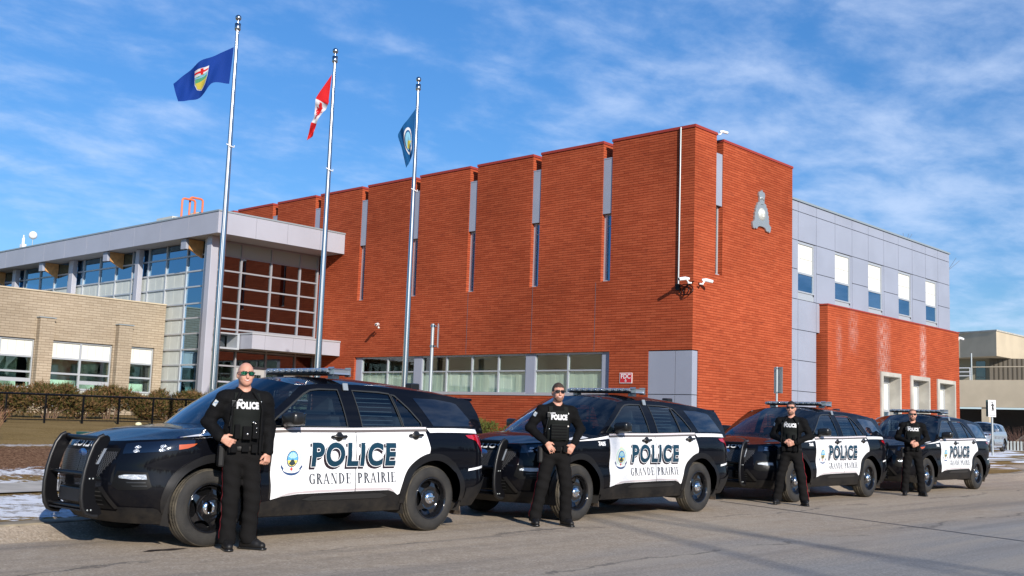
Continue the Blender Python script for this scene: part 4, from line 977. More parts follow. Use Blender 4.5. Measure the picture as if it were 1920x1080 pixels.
# ---- doors: white wrap panels, 4 mm proud
DZ = lambda x: ztx(x)-.052
gx0, gx1, gx2 = 1.605, 2.735, 3.80
sil = [(1.62, .445), (1.75, .475), (1.95, .495), (2.3, .50), (2.72, .505)]
front_door = [(1.615, .445), (1.60, .7), (1.605, 1.135)]+[(x, DZ(x)) for x in (1.9, 2.3, 2.728)]+[(2.728, .505)]+sil[::-1][1:-1]
arR = [(x, z) for x, z in arcpts(WR, WZ, .565, 172, 128, 12)]
rear_door = [(2.738, .505), (2.738, DZ(2.74)), (3.3, DZ(3.3)), (3.80, DZ(3.8)), (3.815, 1.13), (3.86, .985), (3.86, .955)]+[(x, z) for x, z in arcpts(WR, WZ, .54, 99, 172, 16)]+[(3.37, .445), (3.30, .485), (3.22, .505)]
for nm, poly, m in (('front_door', front_door, M['paint_white']), ('rear_door', rear_door, M['paint_white'])):
    q = MB(); body_patch(q, [sxl(poly)], .004, .12, .06); d = pbuild(q, nm, m, car)
    # faint pink-grey shadow line along the sill (part of the graphic)
    lo = [(1.68, .468), (1.95, .503), (2.728, .512), (2.728, .535), (2.2, .532), (1.85, .515)] if nm == 'front_door' else [(2.738, .512), (3.2, .512), (3.32, .485), (3.355, .47), (3.24, .532), (2.738, .538)]
    q = MB(); body_patch(q, [sxl(lo)], .0055, .2, .1); pbuild(q, 'sill_stripe', mat('pale_pink_stripe_'+nm, (.50, .44, .45), .5), d)
    hx0, hz0 = (2.355, 1.098) if nm == 'front_door' else (3.50, 1.125)
    q = MB()
    for sd in (-1, 1):
        y = .985
        q.tube([(hx0+.03, sd*y, hz0), (hx0+.04, sd*(y+.035), hz0+.004), (hx0+.20, sd*(y+.035), hz0+.008), (hx0+.22, sd*y, hz0+.008)], .018, 8)
        q.ball((hx0+.125, sd*(y+.006), hz0+.004), .052, 12, sc=(1.1, .25, 1))
    q.N = None; pbuild(q, 'handle', M['plastic'], d)
# belt stripes: taupe then thin lines, then the broad white rear stripe
def strip(pts_lo, pts_hi): return pts_lo+pts_hi[::-1]
X1 = [1.62, 1.9, 2.3, 2.7, 3.1, 3.5, 3.82]
for nm, lo, hi, m in (('lower_belt_stripe', -.050, -.022, M['taupe']), ('white_belt_stripe', -.0215, -.012, M['paint_white']), ('thin_belt_stripe', -.0115, -.008, M['lamp_red']), ('upper_belt_stripe', -.0075, .0, M['paint_white'])):
    q = MB(); body_patch(q, [strip([(sx(x), ztx(x)+lo) for x in X1], [(sx(x), ztx(x)+hi) for x in X1])], .005, .15, .1); pbuild(q, nm, m, car)
X2 = [3.825, 4.0, 4.3, 4.55, 4.72, 4.8]
q = MB(); body_patch(q, [[(sx(3.87), ztx(3.87)-.065)]+[(sx(x), ztx(x)-.062) for x in X2[1:]]+[(sx(4.80), ztx(4.8)-.045)]+[(sx(x), ztx(x)-.012) for x in X2[::-1]]], .005, .1, .1); pbuild(q, 'rear_white_stripe', M['paint_white'], car)
q = MB(); body_patch(q, [sxl([(4.52, .70), (4.88, .735), (4.88, .765), (4.53, .728)])], .005, .1, .1); pbuild(q, 'bumper_white_stripe', M['paint_white'], car)
# front swoosh over the fender
q = MB(); body_patch(q, [[(sx(.60), 1.062), (sx(.72), 1.074), (sx(1.0), 1.082), (sx(1.3), 1.095), (sx(1.6), 1.118), (sx(1.6), ztx(1.6)-.02), (sx(1.3), ztx(1.3)-.008), (sx(1.0), ztx(1.0)-.003), (sx(.8), ztx(.8)-.003)]], .005, .08, .06); pbuild(q, 'fender_stripe', M['paint_white'], car)
q = MB(); q.N = []
def hood_strip(q, x0, x1, u0, u1, w0, w1, n=10, off=.003):
    V = []; m_ = 6
    for i in range(n+1):
        t = i/n; x = x0+(x1-x0)*t; u = u0+(u1-u0)*t; w = w0+(w1-w0)*t
        for k in range(m_+1): p = hood_pt(x, -min(.995, u+w*k/m_)); V.append((p.x, p.y, p.z+off))
    for sd in (1, -1):
        q.add([(v[0], v[1]*sd, v[2]) for v in V], [(i*(m_+1)+k, i*(m_+1)+k+1, (i+1)*(m_+1)+k+1, (i+1)*(m_+1)+k)[::sd] for i in range(n) for k in range(m_)], 0, True)
hood_strip(q, .58, 1.16, .975, .79, .004, .19, 26, .007)
q.N = None; pbuild(q, 'hood_stripe', M['paint_white'], car)
# ---- lettering on the doors
def side_text(name, txt, size, cx_, cz_, m, off, bold, sxk=1., shear=0., dx=0., dz=0., grid=.15, parent=car, sides=(1,)):
    bm = text_poly(txt, size, bold, spacing=1.18 if name.startswith('word') else 1.); gridcut(bm, grid); bm.verts.index_update()
    b = MB(); b.N = []
    for sd in sides:
        V = []
        for v in bm.verts:
            p, n = SN(sx(0)+0 if 0 else sx(cx_)+v.co.x*sxk*sd*1.+dx+shear*v.co.y, cz_+v.co.y+dz, off); V.append((p.x, p.y*sd, p.z)); b.N.append((n.x, n.y*sd, n.z))
        b.add(V, [[v.index for v in (f.verts if sd == 1 else f.verts[::-1])] for f in bm.faces], 0, True)
    bm.free(); return b.build(name, m, parent, normals=b.N)
PB = dict(size=.335, sp=1.17)
side_text('word_shadow', 'POLICE', .335, 2.71, .895, M['blackv'], .006, .0245, .96, dx=-.020, dz=-.022)
side_text('word_outline', 'POLICE', .335, 2.71, .895, M['blackv'], .0072, .0245, .96)
side_text('word_border', 'POLICE', .335, 2.71, .895, M['paint_white'], .0084, .0215, .96)
side_text('word_police', 'POLICE', .335, 2.71, .895, M['teal'], .0096, .0145, .96)
# serif lettering drawn stroke by stroke (unit height 1)
def stroke(p, q, w):
    d = Vector(q)-Vector(p); n = Vector((-d.y, d.x)).normalized()*w/2; return [(p[0]-n.x, p[1]-n.y), (q[0]-n.x, q[1]-n.y), (q[0]+n.x, q[1]+n.y), (p[0]+n.x, p[1]+n.y)]
def ring(cx_, cz_, rx, rz_, w, wt, a0, a1, n=14):
    o = []; i_ = []
    for k in range(n+1):
        a = math.radians(a0+(a1-a0)*k/n); c_, s_ = math.cos(a), math.sin(a); o.append((cx_+rx*c_, cz_+rz_*s_)); i_.append((cx_+(rx-w)*c_, cz_+(rz_-wt)*s_))
    return o+i_[::-1]
T_, t_ = .19, .085
def ser(x, z, w=.30): return [(x-w/2, z), (x+w/2, z), (x+w/2, z+.05), (x-w/2, z+.05)]
GL = {
 'G': (.74, [ring(.40, .5, .36, .5, T_, t_, 42, 318), [(.52, .06), (.68, .06), (.68, .42), (.52, .42)], ser(.6, .42, .3), [(.62, .68), (.67, .68), (.67, .95), (.62, .95)]]),
 'R': (.76, [[(.12, 0), (.12+T_, 0), (.12+T_, 1), (.12, 1)], ser(.2, 0), ser(.17, .95, .24), ring(.28, .745, .30, .255, T_, t_, 90, -90), [(.32, .50), (.48, .50), (.74, .0), (.55, .0)], ser(.68, 0, .22)]),
 'A': (.76, [stroke((.10, .0), (.36, 1.0), t_+.01), [(.31, 1), (.43, 1), (.70, 0), (.52, 0)], [(.2, .30), (.56, .30), (.56, .36), (.2, .36)], ser(.1, 0, .24), ser(.63, 0, .30)]),
 'N': (.84, [[(.14, 0), (.20, 0), (.20, 1), (.14, 1)], [(.66, 0), (.72, 0), (.72, 1), (.66, 1)], [(.14, 1), (.32, 1), (.72, 0), (.56, 0)], ser(.17, 0, .26), ser(.12, .95, .2), ser(.69, .95, .26)]),
 'D': (.82, [[(.12, 0), (.12+T_, 0), (.12+T_, 1), (.12, 1)], ser(.18, 0, .24), ser(.18, .95, .24), ring(.30, .5, .45, .5, T_, t_, 90, -90)]),
 'E': (.70, [[(.12, 0), (.12+T_, 0), (.12+T_, 1), (.12, 1)], [(.04, 0), (.64, 0), (.64, .06), (.04, .06)], [(.04, .94), (.62, .94), (.62, 1), (.04, 1)], [(.2, .48), (.50, .48), (.50, .54), (.2, .54)], [(.58, .06), (.64, .06), (.64, .26), (.58, .26)], [(.56, .76), (.62, .76), (.62, .94), (.56, .94)], [(.45, .38), (.5, .38), (.5, .64), (.45, .64)]]),
 'P': (.68, [[(.12, 0), (.12+T_, 0), (.12+T_, 1), (.12, 1)], ser(.2, 0), ser(.17, .95, .24), ring(.28, .72, .34, .28, T_, t_, 90, -90)]),
 'I': (.36, [[(.10, 0), (.10+T_, 0), (.10+T_, 1), (.10, 1)], ser(.185, 0, .32), ser(.185, .95, .32)]),
 ' ': (.18, [])}
def serif_text(name, txt, H_, x0, x1, z0, m, off, parent):
    tot = sum(GL[c_][0]+.06 for c_ in txt)-.06; k = (x1-x0)/tot; cur = x0; b = MB(); b.N = []
    j = 0
    for c_ in txt:
        for poly in GL[c_][1]:
            body_patch_ = fillpoly([[(sx(cur+px_*k), z0+pz_*H_) for px_, pz_ in poly]]); body_patch_.verts.index_update()
            j += 1; q = [SN(v.co.x, v.co.y, off+.00012*(j % 5)) for v in body_patch_.verts]
            F2 = []
            for f in body_patch_.faces:
                ii = [v.index for v in f.verts]; a, e, d = q[ii[0]][0], q[ii[1]][0], q[ii[2]][0]; F2.append(ii if (e-a).cross(d-a).dot(q[ii[0]][1]) > 0 else ii[::-1])
            b.add([p for p, n in q], F2, 0, True); b.N += [tuple(n) for p, n in q]; body_patch_.free()
        cur += (GL[c_][0]+.06)*k
    return b.build(name, m, parent, normals=b.N)
serif_text('word_grande', 'GRANDE', .115, 2.09, 2.675, .592, M['greyv'], .006, car); serif_text('word_prairie', 'PRAIRIE', .115, 2.755, 3.33, .592, M['greyv'], .006, car)
# ---- emblem on the front door
em = None
ex, ez = 1.865, .865
def el(rx, rz_, n=24, cx_=0, cz_=0, a0=0, a1=360): return [(sx(ex)+cx_+rx*math.cos(math.radians(a0+(a1-a0)*i/n)), ez+cz_+rz_*math.sin(math.radians(a0+(a1-a0)*i/n))) for i in range(n+(0 if a1-a0 == 360 else 1))]
def emb(name, loops, m, off, parent): q = MB(); body_patch(q, loops, off, .3, .3, sides=(1,)); return pbuild(q, name, m, parent)
E_ = {k: mat('emblem_'+k, v, .5) for k, v in dict(green=(.55, .75, .60), navy=(.02, .06, .16), sky=(.12, .40, .70), yellow=(.85, .65, .12), dark=(.03, .05, .06), red=(.6, .05, .06), pale=(.85, .75, .5)).items()}
em = emb('emblem', [el(.118, .125, 24, 0, 0), el(.095, .105)], E_['green'], .0055, car)
emb('emblem_sun', [[(sx(ex)+r_*math.cos(a), ez+.105+r_*math.sin(a)) for i in range(18) for a, r_ in [(2*math.pi*i/18, .055 if i % 2 else .025)]]], E_['pale'], .0053, em)
emb('emblem_rim', [el(.075, .088)], E_['navy'], .0065, em); emb('emblem_sky', [el(.066, .079)], E_['sky'], .0075, em)
emb('emblem_field', [el(.064, .077, 14, 0, 0, 190, 350)], E_['yellow'], .0085, em)
emb('emblem_mountain', [[(sx(ex)-.045, ez-.05), (sx(ex)-.012, ez-.005), (sx(ex)+.012, ez-.005), (sx(ex)+.045, ez-.05), (sx(ex), ez-.073)]], E_['dark'], .0095, em)
for k in range(7):
    a = math.radians(30+20*k); c0_, s0_ = math.cos(a), math.sin(a); d = .006
    emb('emblem_ray', [[(sx(ex)+.015*c0_-d*s0_*.3, ez+.012*s0_+d*c0_*.3), (sx(ex)+.062*c0_-d*s0_, ez+.068*s0_+d*c0_), (sx(ex)+.062*c0_+d*s0_, ez+.068*s0_-d*c0_), (sx(ex)+.015*c0_+d*s0_*.3, ez+.012*s0_-d*c0_*.3)]], E_['green'], .009, em)
emb('emblem_ribbon', [el(.125, .06, 16, 0, -.09, 185, 355)+el(.125, .085, 16, 0, -.09, 355, 185)], E_['navy'], .0065, em)
emb('emblem_rose', [el(.016, .018, 10, 0, -.108)], E_['red'], .0068, em)
emb('emblem_ribbon_tail', [[(sx(ex)-.135, ez-.06), (sx(ex)-.10, ez-.10), (sx(ex)-.11, ez-.125), (sx(ex)-.14, ez-.085)]], E_['navy'], .0067, em); emb('emblem_ribbon_tail', [[(sx(ex)+.135, ez-.06), (sx(ex)+.10, ez-.10), (sx(ex)+.11, ez-.125), (sx(ex)+.14, ez-.085)]], E_['navy'], .0067, em)
side_text('unit_number', '7A05', .075, 1.42, 1.045, M['white'], .005, .004, 1.0)
# ---- cladding: sill, arches, bumpers
q = MB(); body_patch(q, [sxl([(1.44, .275), (3.44, .275), (3.42, .445), (3.37, .445), (3.30, .485), (3.22, .505), (2.3, .498), (1.95, .493), (1.75, .473), (1.62, .443), (1.45, .42)])], .012, .15, .05); pbuild(q, 'sill', M['clad'], car)
q = MB(); body_patch(q, [sxl([(2.0, .44), (2.15, .475), (3.10, .478), (3.2, .45), (3.1, .425), (2.1, .425)])], .022, .15, .05); pbuild(q, 'sill_insert', M['trim'], car)
def archpoly(cx_, cz_, a0, a1, ri, ro): return arcpts(cx_, cz_, ro, a0, a1, 30)+arcpts(cx_, cz_, ri, a1, a0, 30)
for cx_, a0, a1 in ((WF, 184, -4), (WR, 184, -4)):
    q = MB(); P_ = archpoly(cx_, WZ, a0, a1, .452, .532); body_patch(q, [sxl(P_)], .020, .08, .08)
    q2 = MB(); 
    # lip returning into the well
    rim_ = arcpts(cx_, WZ, .452, a0, a1, 30)
    for sd in (1, -1):
        V = []
        for x, z in rim_:
            p, n = SN(sx(x), z, .020); V += [(p.x, p.y*sd, p.z), (x, -.80*sd, z)]
        q.add(V, [(2*i, 2*i+2, 2*i+3, 2*i+1) for i in range(30)], 0, True); q.N += [((cx_-v[0]), 0, (WZ-v[2])) for v in V]
        V = []
        for x, z in arcpts(cx_, WZ, .532, a0, a1, 30):
            p, n = SN(sx(x), z, .020); p2, _ = SN(sx(x), z, -.002); V += [(p.x, p.y*sd, p.z), (p2.x, p2.y*sd, p2.z)]
        q.add(V, [(2*i, 2*i+2, 2*i+3, 2*i+1) for i in range(30)], 0, True); q.N += [((v[0]-cx_), 0, (v[2]-WZ)) for v in V]
    q.N = [tuple(Vector(n).normalized()) for n in q.N]; pbuild(q, 'arch_trim', M['clad'], car)
# wheel wells / underbody
b = MB()
for sd in (1, -1):
    for cx_ in (WF, WR):
        V = []; rim_ = arcpts(cx_, WZ, .475, 200, -20, 20)
        for x, z in rim_: V += [(x, -.97*sd, z), (x, -.62*sd, z)]
        b.add(V, [(2*i, 2*i+2, 2*i+3, 2*i+1) for i in range(20)], 0, True); b.add([(x, -.62*sd, z) for x, z in rim_], [tuple(range(21))])
b.box(1.45, 3.42, -.90, .90, .26, .33); b.box(4.45, 4.75, -.85, .85, .30, .40); b.box(.5, 4.5, -.60, .60, .24, .40)
b.build('underbody', M['well'], car)
q = MB(); body_patch(q, [[(0, .245), (sx(.44), .245)]+sxl(arcpts(WF, WZ, .533, 192, 184, 3))+[(sx(.376), .385), (sx(.34), .40), (sy(.62), .405), (sy(.56), .36), (0, .36)]], .012, .07, .05); pbuild(q, 'front_bumper', M['clad'], car)
q = MB(); body_patch(q, [sxl([(4.44, .29), (4.492, .385), (4.49, .50), (4.62, .51), (4.76, .56), (4.84, .62), (4.90, .64)])+[(STOT, .62), (STOT, .30), (sx(4.7), .28)]], .014, .08, .05); pbuild(q, 'rear_bumper', M['clad'], car)
# ---- front fascia
hl = [(sy(.60), .905), (sy(.585), 1.0), (sy(.66), 1.015), (sx(.26), 1.03), (sx(.5), 1.048), (sx(.74), 1.055), (sx(.70), 1.03), (sx(.58), .965), (sx(.40), .94), (sy(.70), .915)]
q = MB(); body_patch(q, [hl], .005, .06, .05); hlo = pbuild(q, 'headlight', M['lampdark'], car)
q = MB(); body_patch(q, [[(sx(.515), .958), (sx(.50), 1.005), (sx(.69), 1.02), (sx(.66), .995), (sx(.60), .972)]], .008, .06, .05); pbuild(q, 'indicator', M['lamp_amber'], hlo)
b = MB(); b.N = []; b2 = MB(); b2.N = []
for s_, z_ in ((sy(.72), .953), (sx(.37), .968)):
    for dz in (-.019, .019):
        e_ = [(s_+.040*math.cos(t*.524)*(1 if math.cos(t*.524) < 0 else .7), z_+dz*.95+.014*math.sin(t*.524)*(1-.5*math.cos(t*.524))) for t in range(12)]; body_patch(b, [e_], .009, .1, .1)
pbuild(b, 'projector', M['lens'], hlo)
gr = [(0, .95), (sy(.56), .955), (sy(.555), .90), (sy(.50), .80), (sy(.36), .675), (0, .665)]
q = MB(); body_patch(q, [gr], .004, .1, .08); g_ = pbuild(q, 'grille', M['grille'], car)
b = MB(); b.N = None
for k in range(20):
    for dirn in (1, -1):
        for j in range(9):
            s_ = .005+k*.029; z0 = .675+j*.035; s0_ = s_+(.0 if dirn == 1 else .029); s1_ = s_+(.029 if dirn == 1 else 0)
            if z0+.035 > .95: continue
            lim = float(np.interp(z0+.035, [.665, .80, .90, .99], [sy(.36), sy(.50), sy(.555), sy(.56)]))
            if s_+.02 > lim: continue
            for sd in (1, -1):
                q_ = []
                for (s2, z2) in ((s0_-.004, z0), (s0_+.004, z0), (s1_+.004, z0+.035), (s1_-.004, z0+.035)):
                    p, n = SN(max(0, s2), z2, .010); q_.append((p.x, p.y*sd, p.z))
                b.add(q_, [(0, 1, 2, 3)], 0)
b.build('grille_mesh', mat('mesh_wire', (.09, .09, .095), .35, .4), g_)
b = MB(); p, n = SN(0, .90, .012); b.lathe([(0, p.x-.004), (.060, p.x-.003), (.066, p.x)], (0, 0, 0), 'x', 24)
b.v = [(v[0], v[1]*1.35, .895+v[2]*.62) for v in b.v]; b.build('badge', mat('blue_oval_badge', (.02, .07, .22), .2, coat=1.), g_)
# bar of daytime lamps and lower intake
for sd in (0,):
    q = MB(); body_patch(q, [[(sy(.55), .60), (sy(.60), .745), (sx(.30), .735), (sx(.335), .60), (sx(.30), .575), (sy(.62), .56)]], .004, .05, .05); fg = pbuild(q, 'fog_lamp_recess', M['grille'], car)
    q = MB(); body_patch(q, [[(sy(.63), .675), (sy(.62), .695), (sy(.68), .712), (sx(.29), .714), (sx(.30), .668), (sy(.74), .665)]], .012, .05, .05); pbuild(q, 'fog_lamp', M['lens'], fg)
    q = MB(); body_patch(q, [[(sy(.70), .63), (sx(.29), .632), (sx(.29), .645), (sy(.69), .643)]], .010, .05, .05); body_patch(q, [[(sy(.74), .60), (sx(.30), .602), (sx(.30), .612), (sy(.73), .61)]], .010, .05, .05); pbuild(q, 'fog_lamp_fin', M['trim'], fg)
q = MB(); body_patch(q, [[(0, .37), (sy(.52), .37), (sy(.40), .56), (0, .58)]], .004, .1, .06); ik = pbuild(q, 'lower_intake', M['grille'], car)
q = MB()
for zq in (.41, .45, .49, .53): body_patch(q, [[(0, zq), (sy(.44), zq), (sy(.43), zq+.012), (0, zq+.012)]], .012, .1, .06)
pbuild(q, 'intake_slat', M['trim'], ik)
q = MB(); body_patch(q, [[(sy(.40), .575), (sy(.455), .59), (sy(.60), .405), (sy(.66), .40), (sy(.66), .385), (sy(.56), .385)]], .016, .06, .06); pbuild(q, 'intake_trim', M['clad'], car)
# tail lamps
q = MB(); body_patch(q, [[(sx(4.50), 1.135), (sx(4.75), 1.145), (sx(4.9), 1.13), (syr(.70), 1.12), (syr(.70), .98), (sx(4.96), .86), (sx(4.90), .86), (sx(4.80), .96), (sx(4.70), 1.07), (sx(4.55), 1.10)]], .008, .05, .04); pbuild(q, 'tail_lamp', M['lamp_red'], car)
q = MB(); body_patch(q, [[(syr(.66), .88), (STOT, .88), (STOT, .93), (syr(.68), .93)]], .006, .1, .1); pbuild(q, 'tailgate_strip', M['chrome'], car)
# fuel door line, shut lines
q = MB()
for P_ in ([(1.590, .46), (1.598, .46), (1.588, 1.13), (1.580, 1.13)],): body_patch(q, [sxl(P_)], .003, .2, .06)
pbuild(q, 'shut_line', M['well'], car)
# ---- hood lettering (reads from in front)
bm = text_poly('POLICE', .088, .0035, 1.25); gridcut(bm, .06); bm.verts.index_update(); b = MB(); V = []
for v in bm.verts:
    y = v.co.x*1.7; p, n = SN(sy(abs(y)), .981+v.co.y, .007); V.append((p.x, p.y*(1 if y < 0 else -1), p.z))
b.add(V, [[v.index for v in f.verts][::1] for f in bm.faces], 0, True); bm.free(); b.build('hood_lettering', M['white'], car)
# ---- mirrors
for sd, nm in ((-1, 'mirror'), (1, 'mirror')):
    b = MB(); bm = bmesh.new(); bmesh.ops.create_cube(bm, size=1)
    for v in bm.verts: v.co = Vector((1.80+v.co.x*.16, 1.06+v.co.y*.23, 1.285+v.co.z*.15))
    bmesh.ops.bevel(bm, geom=bm.edges[:], offset=.05, segments=4, affect='EDGES', profile=.5)
    for v in bm.verts: t_ = (v.co.y-1.06)/.23; v.co.z += .012*t_+(.012 if v.co.z < 1.25 else 0)*t_; v.co.x -= .05*(.5-(v.co.x-1.80)/.16)*(.5-t_)*.0-.02*t_; v.co.y *= sd
    if sd < 0: bmesh.ops.reverse_faces(bm, faces=bm.faces[:])
    b.addbm(bm, 0, True)
    mo = b.build(nm, M['plastic'], car)
    b = MB(); b.tube([(1.78, sd*.89, 1.20), (1.80, sd*.98, 1.225)], .035, 8); b.build('mirror_arm', M['plastic'], mo)
    b = MB(); b.bev(1.884, 1.892, sd*.97, sd*1.15, 1.225, 1.345, .002); b.build('mirror_glass', M['chrome'], mo)
# ---- light bar
lb = MB(); lb.bev(2.58, 2.86, -.60, .60, 1.795, 1.822, .008); LBo = lb.build('light_bar', M['black'], car)
b = MB()
for k in range(10):
    y0 = -.60+k*.12; b.bev(2.565, 2.725, y0+.006, y0+.114, 1.822, 1.870, .014); b.bev(2.735, 2.875, y0+.006, y0+.114, 1.822, 1.870, .014)
b.build('light_module', M['led'], LBo)
b = MB()
for sd in (-1, 1): b.lathe([(0, 1.815)], (0, 0, 0)) if 0 else b.bev(2.60, 2.84, sd*.602, sd*.665, 1.80, 1.862, .022)
pbuild(b, 'end_lens', M['led'], LBo)
b = MB()
for k in range(10):
    for x_ in (2.563, 2.877): b.ball((x_, -.54+k*.12, 1.845), .013, 8)
    b.ball((2.65, -.54+k*.12, 1.868), .014, 8, sc=(1, 1, .4))
b.build('reflector', M['chrome'], LBo)
b = MB()
for sd in (-1, 1):
    b.add([(2.685, sd*.735, 1.692), (2.755, sd*.735, 1.692), (2.755, sd*.756, 1.62), (2.685, sd*.756, 1.62), (2.685, sd*.745, 1.702), (2.755, sd*.745, 1.702), (2.755, sd*.768, 1.622), (2.685, sd*.768, 1.622)], [(0, 1, 2, 3), (4, 5, 6, 7), (0, 1, 5, 4), (2, 3, 7, 6), (0, 3, 7, 4), (1, 2, 6, 5)])
pbuild(b, 'mounting_strap', M['galv'], LBo)
b = MB()
for sd in (-1, 1): b.box(2.66, 2.76, sd*.50, sd*.58, 1.75, 1.795)
pbuild(b, 'mounting_foot', M['galv'], LBo)
b = MB(); b.bev(4.35, 4.50, -.06, .06, 1.62, 1.775, .02); b.build('antenna', M['plastic'], car)
b = MB(); b.box(1.97, 2.02, -.09, .09, 1.55, 1.62); b.build('inside_mirror', M['plastic'], car)
# ---- push bumper
fr = [(.075, 1.075), (.03, 1.055), (-.02, .98), (-.062, .86), (-.092, .74), (-.11, .60), (-.11, .48), (-.095, .39), (-.06, .33), (.0, .305), (.06, .30)]
bk = [(.10, .32), (.085, .38), (.04, .43), (.018, .50), (.015, .64), (.03, .76), (.065, .88), (.115, .98), (.138, 1.03), (.132, 1.06), (.105, 1.078)]
pbr = None
pb_ = MB(); pb_.tube([(.06, -.40, 1.04), (.06, .40, 1.04)], .028, 12); pb_.tube([(-.07, -.40, .70), (-.07, .40, .70)], .022, 12); pb_.tube([(-.06, -.40, .38), (-.06, .40, .38)], .025, 12)
pbo = pb_.build('push_bumper', M['black'], car)
for sd in (-1, 1):
    b = MB(); b.prism([(x-.03, z) for x, z in fr+bk], 'y', sd*.39, sd*.415); po = b.build('bumper_plate', M['black'], pbo)
    b = MB(); b.tube([(x-.03, sd*.4025, z) for x, z in fr], .022, 8); b.build('rubber_edge', mat('rubber_edge%d' % sd, (.010, .010, .011), .4), po)
    b = MB(); b.box(.01, .035, sd*.422, sd*.43, .80, .95); 
    b.v = [(v[0]+(v[2]-.875)*.5, v[1], v[2]) for v in b.v]; b.build('side_led', M['led'], po)
    b = MB()
    for z in (.36, .66):
        for x_ in (-.075, -.04): b.lathe([(.0, sd*.42), (.008, sd*.42), (.009, sd*.415)], (x_, 0, z), 'y', 8)
    b.build('bolt', M['galv'], po)
b = MB(); b.bev(-.07, .0, -.22, .22, .42, .56, .01); b.build('siren_box', M['black'], pbo)
b = MB(); b.box(-.10, .0, -.385, .385, .345, .36); b.build('bumper_tray', M['black'], pbo)
# ---- wheels
def make_wheel(cx_, sd):
    w = empty('wheel', (cx_, 0, WZ), 0, car); yo = -.965*sd; k = 1 if sd == 1 else -1   # outward = -y for sd=1
    def L_(prof): return [(r, yo+k*t) for r, t in prof]
    b = MB(); b.lathe(L_([(.245, .025), (.25, .010), (.27, .004), (.30, .0), (.335, .004), (.355, .016), (.368, .028)]), (cx_, 0, WZ), 'y', 48); b.lathe(L_([(.25, .24), (.30, .25), (.355, .235), (.368, .222)]), (cx_, 0, WZ), 'y', 48); b.build('tyre', M['tyre'], w)
    b = MB(); pr = [(.368, .028), (.374, .034), (.379, .046), (.372, .050), (.372, .056), (.381, .060), (.384, .085), (.376, .089), (.376, .097), (.384, .101), (.385, .145), (.376, .149), (.376, .157), (.384, .161), (.381, .19), (.372, .194), (.372, .2), (.379, .204), (.368, .222)]
    b.lathe(L_(pr), (cx_, 0, WZ), 'y', 96, smooth=True)
    for i in range(70):
        a = 2*math.pi*i/70
        for (t0, t1, r_) in ((.033, .049, .382), (.062, .086, .3865), (.163, .19, .3865)):
            ca_, sa_ = math.cos(a), math.sin(a); c2_, s2_ = math.cos(a+.055), math.sin(a+.055)
            b.add([(cx_+r_*ca_, yo+k*t0, WZ+r_*sa_), (cx_+r_*c2_, yo+k*t0, WZ+r_*s2_), (cx_+r_*c2_, yo+k*t1, WZ+r_*s2_), (cx_+r_*ca_, yo+k*t1, WZ+r_*sa_)], [(0, 1, 2, 3)])
    b.build('tread', M['tread'], w)
    # steel rim: barrel, dished face with five windows
    b = MB(); b.lathe(L_([(.250, .020), (.246, .008), (.238, .006), (.232, .016), (.226, .045), (.222, .075), (.218, .11)]), (cx_, 0, WZ), 'y', 48)
    face = [circ(0, 0, .222, .222, 60)]
    for i in range(5):
        a0 = 2*math.pi*(i+.5)/5; hole = []
        for q in range(16):
            t = 2*math.pi*q/16; rr, tt = .165+.035*math.sin(t), .085*math.cos(t)*(1+.35*math.sin(t)); hole.append((rr*math.cos(a0)-tt*math.sin(a0), rr*math.sin(a0)+tt*math.cos(a0)))
        face.append(hole)
    bm = fillpoly(face, .035); bm.verts.index_update()
    def dish(r): return float(np.interp(r, [0, .08, .105, .135, .19, .225], [.035, .035, .05, .040, .052, .075]))
    V = [(cx_+v.co.x, yo+k*dish(math.hypot(v.co.x, v.co.y)), WZ+v.co.y) for v in bm.verts]; b.add(V, [[v.index for v in f.verts] for f in bm.faces], 0, True); bm.free()
    b.lathe(L_([(.222, .075), (.20, .12), (.0, .13)]), (cx_, 0, WZ), 'y', 30); b.build('rim', M['rim'], w)
    b = MB(); b.lathe(L_([(.0, .006), (.035, .008), (.06, .016), (.072, .03), (.078, .045)]), (cx_, 0, WZ), 'y', 28)
    for i in range(6):
        a = 2*math.pi*i/6+.3; b.ball((cx_+.05*math.cos(a), yo+k*.012, WZ+.05*math.sin(a)), .011, 8)
    b.build('hub_cap', M['chrome'], w)
    b = MB(); b.lathe([(.0, yo+k*.15), (.16, yo+k*.15), (.17, yo+k*.17)], (cx_, 0, WZ), 'y', 24); b.build('brake_disc', M['galv'], w)
    return w
for cx_ in (WF, WR):
    for sd in (1, -1): make_wheel(cx_, sd)
for cx_ in (WF+.52, WR+.53):
    b = MB()
    for sd in (1, -1): b.add([(cx_-.06, -.93*sd, .50), (cx_-.01, -.93*sd, .17), (cx_+.0, -.70*sd, .17), (cx_-.05, -.70*sd, .50), (cx_-.05, -.93*sd, .50), (cx_+.0, -.93*sd, .17), (cx_+.01, -.70*sd, .17), (cx_-.04, -.70*sd, .50)], [(0, 1, 2, 3), (4, 7, 6, 5), (0, 4, 5, 1), (2, 6, 7, 3), (1, 5, 6, 2)])
    pbuild(b, 'mud_flap', M['flap'], car)
